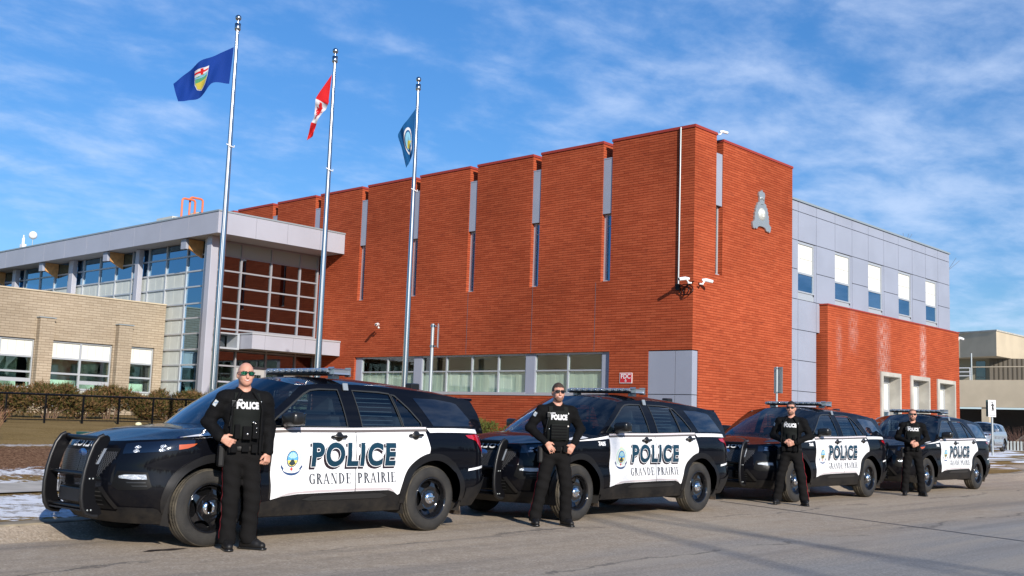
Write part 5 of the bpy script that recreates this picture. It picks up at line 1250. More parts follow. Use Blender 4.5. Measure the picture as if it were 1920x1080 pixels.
# ---- interior
b = MB(); b.box(1.3, 4.6, -.84, .84, .5, .62); b.box(1.35, 1.62, -.80, .80, .95, 1.14); b.build('cabin_floor', M['well'], car)
for sd in (-1, 1):
    b = MB(); b.bev(2.10, 2.62, sd*.20, sd*.68, .62, .86, .04); b.bev(2.55, 2.72, sd*.20, sd*.68, .86, 1.34, .05); b.bev(2.62, 2.72, sd*.33, sd*.55, 1.37, 1.54, .04); b.build('front_seat', M['seat'], car)
b = MB(); b.bev(3.1, 3.6, -.66, .66, .62, .88, .04); b.bev(3.58, 3.74, -.66, .66, .88, 1.34, .05); b.build('rear_seat', M['seat'], car)
b = MB()
for k in range(9): b.tube([(2.80, -.72, 1.18+.05*k), (2.80, .72, 1.18+.05*k)], .006, 5)
for y_ in (-.7, -.35, 0, .35, .7): b.tube([(2.80, y_, .9), (2.80, y_, 1.62)], .012, 6)
for sd in (-1, 1):
    for k in range(7): b.tube([(2.86, sd*(.80-.012*k), 1.24+.05*k), (3.42, sd*(.80-.012*k), 1.24+.05*k)], .005, 5)
b.build('security_cage', M['cage'], car)
b = MB()
a_ = [(2.02+.05*math.sin(t), -.42+.18*math.cos(t), 1.10+.17*math.sin(t)) for t in [2*math.pi*i/20 for i in range(21)]]; b.tube(a_, .014, 8); b.build('steering_wheel', M['plastic'], car)
b = MB(); b.bev(4.985, 5.03, -.26, .26, .70, .86, .01); b.build('licence_plate', M['white'], car)
tag(car, 'black and white police SUV nearest the camera, leftmost of the row', 'police car', 'police cars parked along the kerb')
# place four cars: the grade pitches them a little
CARS = [(6.12, 9.667), (11.76, 9.57), (18.40, 9.83), (24.43, 9.85)]
LBL = [None, 'black and white police SUV second from the left, behind the officer in plate carrier', 'black and white police SUV third from the left in the row', 'black and white police SUV farthest right in the row, nearest the crosswalk sign']
cars = [car]+[copy_tree(car) for _ in range(3)]
for c_, (x, y), l_ in zip(cars, CARS, LBL):
    c_.location = (x-WF, y+.965, SLOPE*(x-WF)); c_.rotation_euler = (0, -math.atan(SLOPE), 0)
    if l_: c_['label'] = l_
# ------------------------------------------------------------------ people: one implicit surface per layer, polygonised with surface nets
def smin(a, b, k):
    if k <= 0: return np.minimum(a, b)
    h_ = np.maximum(k-np.abs(a-b), 0)/k
    return np.minimum(a, b)-h_*h_*k*.25
class Sdf:
    def __init__(s): s.p = []
    def cap(s, a, b, ra, rb=None, k=.03, sc=None): s.p.append(('c', np.array(a, float), np.array(b, float), ra, ra if rb is None else rb, k, sc)); return s
    def ell(s, c, r, k=.03, rot=0.): s.p.append(('e', np.array(c, float), np.array(r, float), rot, 0, k, None)); return s
    def chain(s, pts, rs, k=.02):
        for i in range(len(pts)-1): s.cap(pts[i], pts[i+1], rs[i], rs[i+1], k if i == 0 else .008)
        return s
    def mesh(s, res, infl=0., cuts=None, noise=None, pad=.04):
        lo = np.array([1e9]*3); hi = -lo
        for t, a, b, ra, rb, k, sc in s.p:
            if t == 'c': m_ = max(ra, rb)*1.4; lo = np.minimum(lo, np.minimum(a, b)-m_); hi = np.maximum(hi, np.maximum(a, b)+m_)
            else: lo = np.minimum(lo, a-b); hi = np.maximum(hi, a+b)
        lo -= pad+infl; hi += pad+infl; n = np.ceil((hi-lo)/res).astype(int)+1
        ax = [lo[i]+res*np.arange(n[i]) for i in range(3)]
        Fd = np.full(n, 1., np.float32)
        for t, a, b, ra, rb, k, sc in s.p:
            if t == 'c': l_ = np.minimum(a, b)-max(ra, rb)*1.4; h_ = np.maximum(a, b)+max(ra, rb)*1.4
            else: l_ = a-b; h_ = a+b
            mg = infl+k+.03; i0 = np.maximum(0, np.floor((l_-mg-lo)/res).astype(int)); i1 = np.minimum(n, np.ceil((h_+mg-lo)/res).astype(int)+1)
            sl = tuple(slice(i0[i], i1[i]) for i in range(3)); X, Y, Z = np.meshgrid(*(ax[i][sl[i]] for i in range(3)), indexing='ij', sparse=True)
            if t == 'c':
                d = b-a; dd = d@d+1e-12; T = np.clip(((X-a[0])*d[0]+(Y-a[1])*d[1]+(Z-a[2])*d[2])/dd, 0, 1); sy_ = 1. if sc is None else sc
                f = np.sqrt((X-a[0]-T*d[0])**2+((Y-a[1]-T*d[1])/sy_)**2+(Z-a[2]-T*d[2])**2)-(ra+(rb-ra)*T)
                if sy_ < 1: f = f*(.5+.5*sy_)
            else:
                ca_, sa_ = math.cos(ra), math.sin(ra); x_, z_ = X-a[0], Z-a[2]; xr_, zr_ = x_*ca_+z_*sa_, -x_*sa_+z_*ca_; y_ = Y-a[1]
                k0 = np.sqrt((xr_/b[0])**2+(y_/b[1])**2+(zr_/b[2])**2); k1 = np.sqrt((xr_/b[0]**2)**2+(y_/b[1]**2)**2+(zr_/b[2]**2)**2)+1e-6; f = k0*(k0-1)/k1
            Fd[sl] = smin(Fd[sl], f, k)
        Fd -= infl
        X, Y, Z = np.meshgrid(*ax, indexing='ij', sparse=True)
        if noise is not None: Fd += noise(X, Y, Z)
        if cuts is not None: Fd = cuts(Fd, X, Y, Z)
        Fd = np.asarray(Fd, np.float32); Fd[0] = 1; Fd[-1] = 1; Fd[:, 0] = 1; Fd[:, -1] = 1; Fd[:, :, 0] = 1; Fd[:, :, -1] = 1
        return nets(Fd, lo, res)
def nets(Fd, lo, res):
    S_ = Fd < 0; n = np.array(Fd.shape); cn = n-1
    c8 = [S_[i:cn[0]+i, j:cn[1]+j, k:cn[2]+k] for i in (0, 1) for j in (0, 1) for k in (0, 1)]
    sm_ = sum(c.astype(np.int8) for c in c8); act = (sm_ > 0) & (sm_ < 8); idx = np.argwhere(act); vid = np.full(cn, -1, int); vid[act] = np.arange(len(idx))
    P = np.zeros((len(idx), 3)); C = np.zeros(len(idx))
    cor = [(i, j, k) for i in (0, 1) for j in (0, 1) for k in (0, 1)]
    val = {c: Fd[idx[:, 0]+c[0], idx[:, 1]+c[1], idx[:, 2]+c[2]].astype(float) for c in cor}
    for a in cor:
        for d in range(3):
            if a[d] == 0:
                b = list(a); b[d] = 1; b = tuple(b); va, vb = val[a], val[b]; m_ = (va < 0) != (vb < 0); t = np.where(m_, va/(va-vb+1e-12), 0)
                p = np.array(a, float)[None, :].repeat(len(idx), 0); p[:, d] = t; P[m_] += p[m_]; C[m_] += 1
    P = (P/C[:, None]+idx)*res+lo
    quads = []
    for d in range(3):
        o1, o2 = [(1, 2), (2, 0), (0, 1)][d]
        A = [slice(1, -1)]*3; A[d] = slice(0, -1); B = list(A); B[d] = slice(1, None)
        s0, s1 = S_[tuple(A)], S_[tuple(B)]
        for flip, mk in ((False, s0 & ~s1), (True, ~s0 & s1)):
            q = np.argwhere(mk)
            if not len(q): continue
            q = q+np.array([0 if i == d else 1 for i in range(3)])
            def v(da, db):
                r_ = q.copy(); r_[:, o1] -= da; r_[:, o2] -= db; return vid[r_[:, 0], r_[:, 1], r_[:, 2]]
            f = np.stack([v(1, 1), v(0, 1), v(0, 0), v(1, 0)], 1); quads.append(f[:, ::-1] if flip else f)
    return P, np.concatenate(quads)
def smobj(name, PQ, m, parent, relax=1):
    P, Q = PQ
    for _ in range(relax):
        A = np.zeros_like(P); c = np.zeros(len(P))
        for i in range(4):
            j = (i+1) % 4; np.add.at(A, Q[:, i], P[Q[:, j]]); np.add.at(c, Q[:, i], 1)
            np.add.at(A, Q[:, j], P[Q[:, i]]); np.add.at(c, Q[:, j], 1)
        P = P*.5+.5*A/np.maximum(c, 1)[:, None]
    me = bpy.data.meshes.new(name); me.from_pydata(P.tolist(), [], Q.tolist()); me.materials.append(m); me.polygons.foreach_set('use_smooth', [True]*len(Q)); me.update()
    ob = bpy.data.objects.new(name, me); COL.objects.link(ob)
    if parent: ob.parent = parent
    return ob
from mathutils.bvhtree import BVHTree
def front_of(ob):
    me = ob.data; t = BVHTree.FromPolygons([v.co[:] for v in me.vertices], [p.vertices[:] for p in me.polygons])
    def f(x, z, off=0., dflt=-.15):
        h_ = t.ray_cast(Vector((x, -1, z)), Vector((0, 1, 0)))
        return Vector((x, (h_[0].y if h_[0] else dflt)-off, z))
    return f
M['skin'] = mat('skin', (.50, .26, .18), .5, spec=.3, col2=(.57, .29, .21), vscale=22, bump=.12, bscale=70); MATS['skin'].node_tree.nodes['Principled BSDF'].inputs['Subsurface Weight'].default_value = .08
MATS['skin'].node_tree.nodes['Principled BSDF'].inputs['Subsurface Radius'].default_value = (.02, .008, .004)
M['uni'] = mat('black_uniform_cloth', (.0048, .0048, .0052), .85, spec=.12, bump=.25, bscale=90)
M['jack'] = mat('black_jacket_cloth', (.004, .004, .0045), .8, spec=.14, bump=.3, bscale=60)
M['trou'] = mat('charcoal_trouser_cloth', (.0085, .008, .008), .9, spec=.1, bump=.25, bscale=80)
M['vest'] = mat('dark_vest_nylon', (.009, .0105, .0095), .8, spec=.15, bump=.2, bscale=120)
M['boot'] = mat('black_boot_leather', (.009, .0085, .0085), .5, spec=.3)
M['hairb'] = mat('dark_brown_hair', (.045, .026, .016), .7, bump=.5, bscale=120)
M['beard'] = mat('short_beard', (.21, .105, .07), .8, bump=.4, bscale=150)
M['shade'] = mat('black_sunglass_lens', (.01, .008, .012), .06, coat=1.)
M['shade_green'] = mat('green_mirror_lens', (.02, .22, .12), .06, .85, coat=1.)
M['redstripe'] = mat('red_trouser_stripe', (.33, .005, .014), .8)
M['vest_text'] = mat('reflective_white_print', (.60, .60, .60), .5)
M['teeth'] = mat('teeth', (.75, .70, .64), .3)
M['lip'] = mat('lips', (.42, .14, .11), .5)
M['badge'] = mat('silver_badge', (.7, .7, .68), .25, .9)
M['patch'] = mat('sleeve_patch', (.18, .26, .36), .6, col2=(.6, .6, .55), vscale=60)
def hand(s, w, d, nrm_, thumb, curl=.6, sc=1.):
    """w wrist, d direction of the fingers, nrm_ outward normal of the back of the hand, thumb: side vector"""
    w, d, n, t = (Vector(q) for q in (w, d, nrm_, thumb)); d.normalize(); t = (t-d*t.dot(d)).normalized(); n = (n-d*n.dot(d)-t*n.dot(t)).normalized()
    pc = w+d*.05*sc
    s.cap(w-d*.01, w+d*.02, .026*sc, .025*sc, .02)
    for k in range(4):
        o = t*(.030-.020*k)*sc; s.cap(w+d*.015*sc+o*.6, w+d*.082*sc+o, .0155*sc, .0125*sc, .012)
    ln = [.94, 1.06, 1., .82]
    for k in range(4):
        o = t*(.031-.0208*k)*sc; p0 = w+d*.082*sc+o; L_ = .034*sc*ln[k]; a = curl*(.55+.06*k)
        q = [p0]; ang = a*.7
        for seg in range(3):
            q.append(q[-1]+(d*math.cos(ang)-n*math.sin(ang)+t*(.10-.07*k))*L_*(1.15, .85, .7)[seg]); ang += a*(1.1 if seg == 0 else .9)
        s.chain(q, [.0108*sc, .0100*sc, .0092*sc, .0080*sc], .006)
    p0 = w+d*.022*sc+t*.028*sc; p1_ = p0+(d*.62+t*.72-n*.15)*.042*sc; p2_ = p1_+(d*.92+t*.30-n*.30)*.032*sc
    s.cap(w+d*.02*sc+t*.012*sc, p0, .018*sc, .0165*sc, .015); s.chain([p0, p1_, p2_], [.0150*sc, .0118*sc, .0095*sc], .012)
def person(name_label, loc, rz, J, opt, scale=1., group=None):
    hz = 1.715; hx, hy = J.get('head', (0, -.015)); lean = J.get('lean', 0.)
    sk = opt.get('skin', M['skin'])
    # ---- body: one continuous surface
    s = Sdf()
    s.ell((hx, hy+.008, hz+.022), (.077, .097, .098), .02); s.ell((hx, hy-.028, hz-.045), (.058, .068, .072), .035)
    s.ell((hx, hy-.062, hz-.088), (.028, .026, .022), .03)                       # chin
    s.ell((hx, hy-.045, hz-.060), (.052, .040, .035), .03)                       # jaw
    s.cap((hx, hy-.092, hz+.012), (hx, hy-.112, hz-.030), .0085, .0145, .014)     # nose
    s.ell((hx, hy-.085, hz+.030), (.045, .014, .010), .016)                      # brow
    for q in (-1, 1):
        s.ell((hx+q*.079, hy+.012, hz-.008), (.010, .020, .033), .012)           # ears
        s.ell((hx+q*.036, hy-.072, hz-.030), (.020, .018, .018), .02)            # cheeks
    s.ell((hx, hy-.090, hz-.058), (.022, .008, .007), .010)                      # lips
    s.cap((hx, hy+.02, hz-.06), (hx*.5, .012, 1.50), .057, .066, .03)
    s.ell((0, 0, 1.36), (.175, .105, .20), .05); s.ell((0, 0, 1.13), (.15, .10, .17), .05); s.ell((0, .005, .96), (.16, .11, .12), .05)
    for q in (-1, 1): s.cap((q*.03, .015, 1.545), (q*.165, .01, 1.485), .035, .05, .04)
    arms = []
    for q in (0, 1):
        sh_, el_, wr_ = (Vector(v) for v in J['arms'][q]); arms.append((sh_, el_, wr_))
        s.cap(sh_, el_, .048, .037, .05); s.cap(el_, wr_, .037, .025, .02); hd_ = J['hands'][q]; hand(s, wr_, *hd_)
    legs = []
    for q in (0, 1):
        hp_, kn_, an_, toe = (Vector(v) for v in J['legs'][q]); legs.append((hp_, kn_, an_, toe))
        s.cap(hp_, kn_, .080, .052, .05); s.cap(kn_, an_, .052, .034, .02); s.cap((an_.x, an_.y, .09), (an_.x+(toe.x-an_.x)*.45, an_.y+(toe.y-an_.y)*.45, .045), .030, .024, .02)
    root = smobj('person', s.mesh(.0078), sk, None)
    tag(root, name_label, 'person', group)
    # ---- trousers
    def folds(amp, seed, fz=1.):
        return lambda X, Y, Z: amp*(np.sin(34*Z*fz+9*np.sin(5*X+seed)+6*Y+seed)*np.sin(19*X+7*Z+seed*2)+.6*np.sin(61*Z+17*X-11*Y+seed*3))
    t = Sdf()
    t.ell((0, .005, .985), (.172, .122, .11), .04); t.ell((0, .01, .90), (.165, .12, .10), .05)
    for hp_, kn_, an_, toe in legs:
        t.cap(hp_, kn_, .098, .076, .035); t.cap(kn_, (an_.x, an_.y, .13), .076, .072, .03); t.cap((an_.x, an_.y, .15), (an_.x+(toe.x-an_.x)*.12, an_.y-.008, .085), .074, .078, .02)
    tr = smobj('trousers', t.mesh(.010, .004, lambda F, X, Y, Z: np.maximum(np.maximum(F, Z-1.03), .055-Z), folds(.0045, opt['seed'])), M['trou'], root)
    # red stripe on the outer seam
    V = []; fT = BVHTree.FromPolygons([v.co[:] for v in tr.data.vertices], [p.vertices[:] for p in tr.data.polygons])
    for qi, (hp_, kn_, an_, toe) in enumerate(legs):
        sd = -1 if qi == 0 else 1; b = MB(); pts = []
        for i in range(41):
            z = .93-.82*i/40; c_ = hp_.lerp(kn_, min(1, max(0, (hp_.z-z)/(hp_.z-kn_.z)))) if z > kn_.z else kn_.lerp(an_, min(1, (kn_.z-z)/(kn_.z-an_.z)))
            row = []
            for k in (-1, 1):
                dy = -.004+.011*k+.004*math.sin(i*.9); h_ = fT.ray_cast(Vector((c_.x+sd*.4, c_.y+dy, z)), Vector((-sd, 0, 0))); row.append((h_[0] if h_[0] else Vector((c_.x+sd*.09, c_.y+dy, z)))+Vector((sd*.003, -.001, 0)))
            pts += row
        b.add(pts, [(2*i, 2*i+1, 2*i+3, 2*i+2) for i in range(40)], 0, True); b.build('stripe', M['redstripe'], tr, off=(0, 0, 0))
    # ---- boots
    for hp_, kn_, an_, toe in legs:
        bt = Sdf(); d = Vector((toe.x-an_.x, toe.y-an_.y, 0)); d.normalize(); an0 = Vector((an_.x, an_.y, 0))
        bt.cap((an_.x, an_.y, .17), (an_.x, an_.y, .07), .056, .052, .02); bt.cap(an0+Vector((0, 0, .050))-d*.045, an0+d*.165+Vector((0, 0, .042)), .046, .038, .02); bt.cap(an0+Vector((0, 0, .09)), an0+d*.10+Vector((0, 0, .06)), .046, .044, .03)
        bo = smobj('boot', bt.mesh(.008, 0, lambda F, X, Y, Z: np.maximum(F, .003-Z)), M['boot'], root)
        so_ = Sdf(); so_.cap(an0+Vector((0, 0, .014))-d*.05, an0+d*.172+Vector((0, 0, .014)), .052, .046, .02); smobj('sole', so_.mesh(.008, 0, lambda F, X, Y, Z: np.maximum(np.maximum(F, .001-Z), Z-.024)), M['plastic'], bo)
        lc = MB(); fbt = BVHTree.FromPolygons([v.co[:] for v in bo.data.vertices], [p.vertices[:] for p in bo.data.polygons])
        for i_ in range(4):
            c_ = an0+d*(.045+.022*i_); n_ = Vector((-d.y, d.x, 0)); pp = []
            for u in (-1, 0, 1): hh_ = fbt.ray_cast(c_+n_*u*.022+Vector((0, 0, .4)), Vector((0, 0, -1))); pp.append((hh_[0] if hh_[0] else c_+Vector((0, 0, .09)))+Vector((0, 0, .002)))
            lc.tube(pp, .0035, 5)
        lc.build('laces', M['trou'], bo, off=(0, 0, 0))
    # ---- shirt / jacket
    j = Sdf(); jw = opt.get('bulk', 0.)
    j.ell((0, 0, 1.36), (.185+jw, .128+jw*.5, .215), .05); j.ell((0, -.002, 1.14), (.165+jw, .120+jw*.5, .20), .05); j.ell((0, 0, 1.0), (.165+jw, .122, .12), .04)
    for q in (-1, 1): j.cap((q*.04, .012, 1.535), (q*.175, .008, 1.485), .045, .062, .04)
    for sh_, el_, wr_ in arms:
        w2 = el_.lerp(wr_, .93); j.cap(sh_, el_, .066+jw*.35, .054+jw*.35, .045); j.cap(el_, w2, .054+jw*.35, .040+jw*.25, .02)
    j.cap((hx*.6, .01, 1.535), (hx*.8, .0, 1.585), .068, .062, .02)
    hem = opt.get('hem', .93)
    def jcut(F, X, Y, Z):
        F = np.maximum(F, Z-1.590-.25*(Y)*1.0)
        body_ = np.maximum(hem-Z, 0)*(np.abs(X) < .19)
        F = np.where((np.abs(X) < .20+jw) & (Z < hem), np.maximum(F, (hem-Z)), F) if not opt.get('armclear') else F
        # open neck
        neck = np.sqrt((X-hx*.7)**2+((Y+.03)/1.0)**2)-(.030+np.clip((Z-1.48), 0, .12)*.25)
        return np.maximum(F, np.where((Z > 1.50) & (Y < .0), -(neck), -1))
    jk = smobj('shirt' if not opt.get('jacket') else 'jacket', j.mesh(.0095, .004, jcut, folds(.0045, opt['seed']+3)), M['jack'] if opt.get('jacket') else M['uni'], root)
    # collar wings
    fr_ = front_of(jk)
    cl = MB(); cl.tube([(hx*.7+.074*math.sin(a), .004-.070*math.cos(a)*(1 if math.cos(a) > 0 else .85)+.01, 1.556+.026*(1-math.cos(a))*.5-.030*max(0, math.cos(a))) for a in [math.radians(16+ (328)*i/22) for i in range(23)]], [.009]+[.017]*21+[.009], 8); cl.build('collar', M['jack'] if opt.get('jacket') else M['uni'], jk, off=(0, 0, 0))
    # ---- vest
    vs_ = Sdf(); vx, vz0, vz1 = opt.get('vest', (.145, 1.10, 1.47))
    vs_.ell((0, 0, 1.36), (.19, .150+jw*.3, .22), .04); vs_.ell((0, -.004, 1.16), (.172, .146+jw*.3, .17), .05)
    def vcut(F, X, Y, Z): return np.maximum(np.maximum(np.maximum(np.abs(X)-vx+np.maximum(0, Z-1.40)*.35, Z-vz1), vz0-Z), np.maximum(F, Y+.03))
    vt = smobj('vest', vs_.mesh(.009, .006, vcut, folds(.0018, opt['seed']+7)), M['vest'], root)
    fv = front_of(vt)
    for q in (-1, 1):
        b = MB(); pts = []
        for i in range(12):
            t_ = i/11; x_, z_ = q*(.105-.01*t_), 1.45+.085*min(1, t_*1.3)-.02*max(0, t_-.77); p_ = fr_(x_, min(z_, 1.53), .012); pts += [(x_-.026, p_.y, z_), (x_+.026, p_.y, z_)]
        b.add(pts, [(2*i, 2*i+1, 2*i+3, 2*i+2) for i in range(11)], 0, True); b.build('shoulder_strap', M['vest'], vt, off=(0, 0, 0))
    tz = opt.get('textz', 1.405); bm = text_poly('POLICE', .086, .0062, 1.12); gridcut(bm, .03); bm.verts.index_update(); b = MB()
    b.add([fv(v.co.x*.70+opt.get('textx', 0), tz+v.co.y, .004) for v in bm.verts], [[v.index for v in f.verts] for f in bm.faces], 0, True); bm.free(); b.build('vest_lettering', M['vest_text'], vt, off=(0, 0, 0))
    bm = text_poly('GPPS', .026, .0008); bm.verts.index_update(); b = MB()
    b.add([fv(v.co.x*1.1-.085+opt.get('textx', 0), tz+.052+v.co.y, .004) for v in bm.verts], [[v.index for v in f.verts] for f in bm.faces], 0, True); bm.free(); b.build('small_lettering', M['white'], vt, off=(0, 0, 0))
    def pouch(nm, x, z, w, h_, dp, m, par, b_=.008, off=0.):
        p = fv(x, z, 0, -.14); q = MB(); q.bev(x-w/2, x+w/2, p.y-dp-off, p.y+.02, z-h_/2, z+h_/2, b_); return q.build(nm, m, par, off=(0, 0, 0))
    if opt.get('plate'):
        pouch('plate_pocket', 0, 1.205, .215, .20, .022, M['vest'], vt, .010)
        q = MB()
        for i in range(5): p = fv(0, 1.13+.036*i, .026, -.15); q.box(-.10, .10, p.y-.003, p.y, 1.122+.036*i, 1.142+.036*i)
        q.build('webbing', M['uni'], vt, off=(0, 0, 0))
    else:
        for k_, (x, z, w, h_, dp) in enumerate(opt.get('pouches', [(-.085, 1.17, .06, .12, .035), (0, 1.17, .085, .13, .045), (.085, 1.18, .065, .15, .045)])): pouch('pouch', x, z, w, h_, dp, M['uni'], vt)
    for (x, z, r_, mm) in opt.get('glints', []):
        p = fv(x, z, .05, -.17); q = MB(); q.ball(p, r_, 8); q.build('buckle', M[mm], vt, off=(0, 0, 0))
    if opt.get('lapel'):
        for q in (-1, 1):
            b = MB(); pts = []
            for i in range(15):
                t_ = i/14; z_ = 1.545-.60*t_; x_ = q*(.062+.085*min(1, t_*4)); p_ = fr_(x_, z_, .020); p_.y = min(p_.y, fv(q*.12, max(1.12, min(z_, 1.44)), .012).y if t_ > .12 else p_.y); pts.append(p_)
            b.tube(pts, [.017]*2+[.013]*13, 8); b.build('jacket_edge', M['jack'], jk, off=(0, 0, 0))
    # ---- belt with holster and pouches
    bl = Sdf(); bl.ell((0, .005, .985), (.182, .134, .12), .03)
    be = smobj('belt', bl.mesh(.010, .006, lambda F, X, Y, Z: np.maximum(F, np.abs(Z-.985)-.028)), M['boot'], root)
    q = MB(); q.bev(-.035, .035, -.168, -.13, .955, 1.015, .006); q.build('buckle', M['uni'], be, off=(0, 0, 0))
    for x in (-.11, .09): q = MB(); q.bev(x-.03, x+.03, -.165, -.11, .945, 1.03, .01); q.build('belt_pouch', M['uni'], be, off=(0, 0, 0))
    q = MB(); q.bev(-.235, -.175, -.06, .06, .80, 1.02, .02) if opt.get('holster', True) else None
    if opt.get('holster', True): q.build('holster', M['boot'], be, off=(0, 0, 0))
    # ---- head details
    gl_ = M['shade_green'] if opt.get('green') else M['shade']
    g = MB()
    fb = front_of(root)
    fe = empty('sunglasses', (0, 0, 0), 0, root) if 0 else None
    for q in (-1, 1):
        pts = []; nr, nc = 4, 7; zc = hz+.010
        for r_ in range(nr):
            for c_ in range(nc):
                u, v = -1+2*c_/(nc-1), -1+2*r_/(nr-1); x = hx+q*.035+u*.0285*(1-.08*(v < 0)); z = zc+v*.0185-(.004*q*u if v > 0 else 0)
                y = hy-.104+.30*abs(x-hx)**1.5*2.2; pts.append((x, y, z))
        g.add(pts, [(r_*nc+c_, r_*nc+c_+1, (r_+1)*nc+c_+1, (r_+1)*nc+c_) for r_ in range(nr-1) for c_ in range(nc-1)], 0, True)
    go = g.build('sunglasses', gl_, root, off=(0, 0, 0))
    g = MB()
    for q in (-1, 1):
        ring_ = [(hx+q*.035+.030*math.cos(a)*min(1, 1.15/(abs(math.cos(a))+abs(math.sin(a)))*1.0+.15), 0, hz+.010+.0195*math.sin(a)*min(1, 1.15/(abs(math.cos(a))+abs(math.sin(a)))+.15)) for a in [2*math.pi*i/20 for i in range(21)]]
        g.tube([(x, hy-.105+.66*abs(x-hx)**1.5, z) for x, _, z in ring_], .0028, 5, caps=False)
        g.tube([(hx+q*.064, hy-.092, hz+.020), (hx+q*.080, hy-.06, hz+.020), (hx+q*.085, hy+.02, hz+.012)], .0035, 5)
    g.tube([(hx-.008, hy-.106, hz+.020), (hx+.008, hy-.106, hz+.020)], .004, 5); g.build('glasses_frame', M['plastic'], go, off=(0, 0, 0))
    if opt.get('smile'):
        g = MB(); pts = [(hx+.026*u, fb(hx+.026*u, hz-.058, .003).y, hz-.057+.006*u*u+dz*(1-u*u*.8)) for u in (-1, -.6, -.2, .2, .6, 1) for dz in (-.005, .002)]
        g.add(pts, [(2*i, 2*i+2, 2*i+3, 2*i+1) for i in range(5)], 0, True); g.build('teeth', M['teeth'], root, off=(0, 0, 0))
        g = MB(); g.tube([(hx+.028*u, fb(hx+.028*u, hz-.062, .001).y, hz-.0665+.010*u*u) for u in (-1, -.6, -.2, .2, .6, 1)], .0035, 6); g.tube([(hx+.028*u, fb(hx+.028*u, hz-.055, .001).y, hz-.0525+.004*u*u) for u in (-1, -.6, -.2, .2, .6, 1)], .0022, 6); g.build('lips', M['lip'], root, off=(0, 0, 0))
    else:
        g = MB(); g.tube([(hx+.024*u, fb(hx+.024*u, hz-.058, .0).y, hz-.060+.003*u*u) for u in (-1, -.6, -.2, .2, .6, 1)], .003, 6); g.build('lips', M['lip'], root, off=(0, 0, 0))
    if opt.get('hair'):
        hh = Sdf(); top_ = opt['hair']; hh.ell((hx, hy+.014, hz+.028), (.081, .101, .099+top_*.4), .02)
        if top_ > .01: hh.ell((hx+.008, hy-.040, hz+.108), (.058, .052, .022+top_), .04)
        hl_ = opt.get('hairline', .062)
        hm = smobj('hair', hh.mesh(.0062, .001, lambda F, X, Y, Z: np.maximum(F, np.where(Y < hy+.0, (hz+hl_)-Z-(np.abs(X-hx) > .062)*.05, (hz-.045+.6*np.maximum(0, -(Y-hy-.02)))-Z)-.0), lambda X, Y, Z: .0022*np.sin(150*X)*np.sin(110*Y+40*Z)), opt.get('haircol', M['hairb']), root)
    if opt.get('beard'):
        bb = Sdf(); bb.ell((hx, hy-.030, hz-.050), (.061, .071, .074), .03); bb.ell((hx, hy-.064, hz-.090), (.032, .030, .026), .03)
        def bcut(F, X, Y, Z):
            mouth = np.sqrt(((X-hx)/.023)**2+((Z-(hz-.060))/.010)**2)-1
            upper = Z-(hz-.042)-.9*np.maximum(0, np.abs(X-hx)-.040)
            return np.maximum(np.maximum(np.maximum(F, upper), Y-(hy-.0)), -mouth*.008)
        smobj('beard', bb.mesh(.0058, opt['beard'], bcut), M['beard'], root, 1)
    # sleeve patches, radio
    sh_, el_, wr_ = arms[0]
    q = MB(); c_ = sh_.lerp(el_, .22); fj = BVHTree.FromPolygons([v.co[:] for v in jk.data.vertices], [p.vertices[:] for p in jk.data.polygons])
    d_ = Vector((.78, .62, 0)).normalized(); u_ = (el_-sh_).normalized(); sdv = u_.cross(d_).normalized(); pts = []
    for i in range(3):
        for k in range(3):
            o_ = c_+u_*(.03*(i-1))+sdv*(.022*(k-1)); h_ = fj.ray_cast(o_-d_*.3, d_); pts.append((h_[0] if h_[0] else o_-d_*.07)-d_*.003)
    q.add(pts, [(i*3+k, i*3+k+1, i*3+k+4, i*3+k+3) for i in range(2) for k in range(2)], 0, True); q.build('sleeve_patch', M['patch'], jk, off=(0, 0, 0))
    q = MB(); p = fr_(-.135, 1.42, .0); q.bev(p.x-.022, p.x+.022, p.y-.035, p.y+.01, 1.385, 1.455, .008); q.tube([(p.x, p.y-.02, 1.39), (p.x-.02, p.y-.03, 1.30), (p.x-.03, p.y-.01, 1.20)], .005, 5); q.build('radio_microphone', M['plastic'], jk, off=(0, 0, 0))
    q = MB(); p = fr_(.13, 1.44, .004); q.bev(p.x-.012, p.x+.012, p.y-.004, p.y+.002, 1.43, 1.455, .002) if opt.get('badge', 1) else None
    q.build('badge', M['badge'], jk, off=(0, 0, 0))
    root.location = loc; root.rotation_euler = (0, 0, rz); root.scale = (scale,)*3
    return root
def place(px_, py_, y):
    """ground point seen at a given direction across the street line (used once to stand people on the road)"""
    return None
fwd = (0, -1, 0)
# 1: bald officer, thumb in the pocket
P1 = dict(head=(-.015, -.02), arms=[((-.205, .0, 1.475), (-.335, .06, 1.235), (-.235, -.13, 1.085)), ((.205, 0, 1.475), (.262, .045, 1.19), (.248, -.05, .945))],
          hands=[((.80, -.35, -.42), (-.1, -.95, .15), (.3, -.1, .9), 1.1), ((-.12, -.18, -1), (.35, -.85, .1), (-.8, -.5, 0), 1.9)],
          legs=[((-.085, 0, .90), (-.085, -.02, .50), (-.088, .01, .10), (-.10, -.20, 0)), ((.085, 0, .90), (.125, -.015, .50), (.115, .02, .10), (.235, -.10, 0))])
person('bald smiling officer in green mirrored sunglasses standing by the front wheel of the nearest car', (6.26, 9.40, SLOPE*6.3), math.radians(-22), P1,
       dict(seed=1., jacket=True, lapel=True, bulk=.032, hem=.90, green=True, smile=True, vest=(.138, 1.07, 1.47), glints=[(.055, 1.245, .010, 'badge'), (.075, 1.235, .009, 'badge'), (.09, 1.19, .008, 'gold'), (0, 1.13, .012, 'badge'), (.09, 1.15, .007, 'gold')], pouches=[(-.09, 1.15, .05, .14, .03), (0, 1.14, .085, .13, .045), (.085, 1.17, .065, .17, .05)]), 1.0)
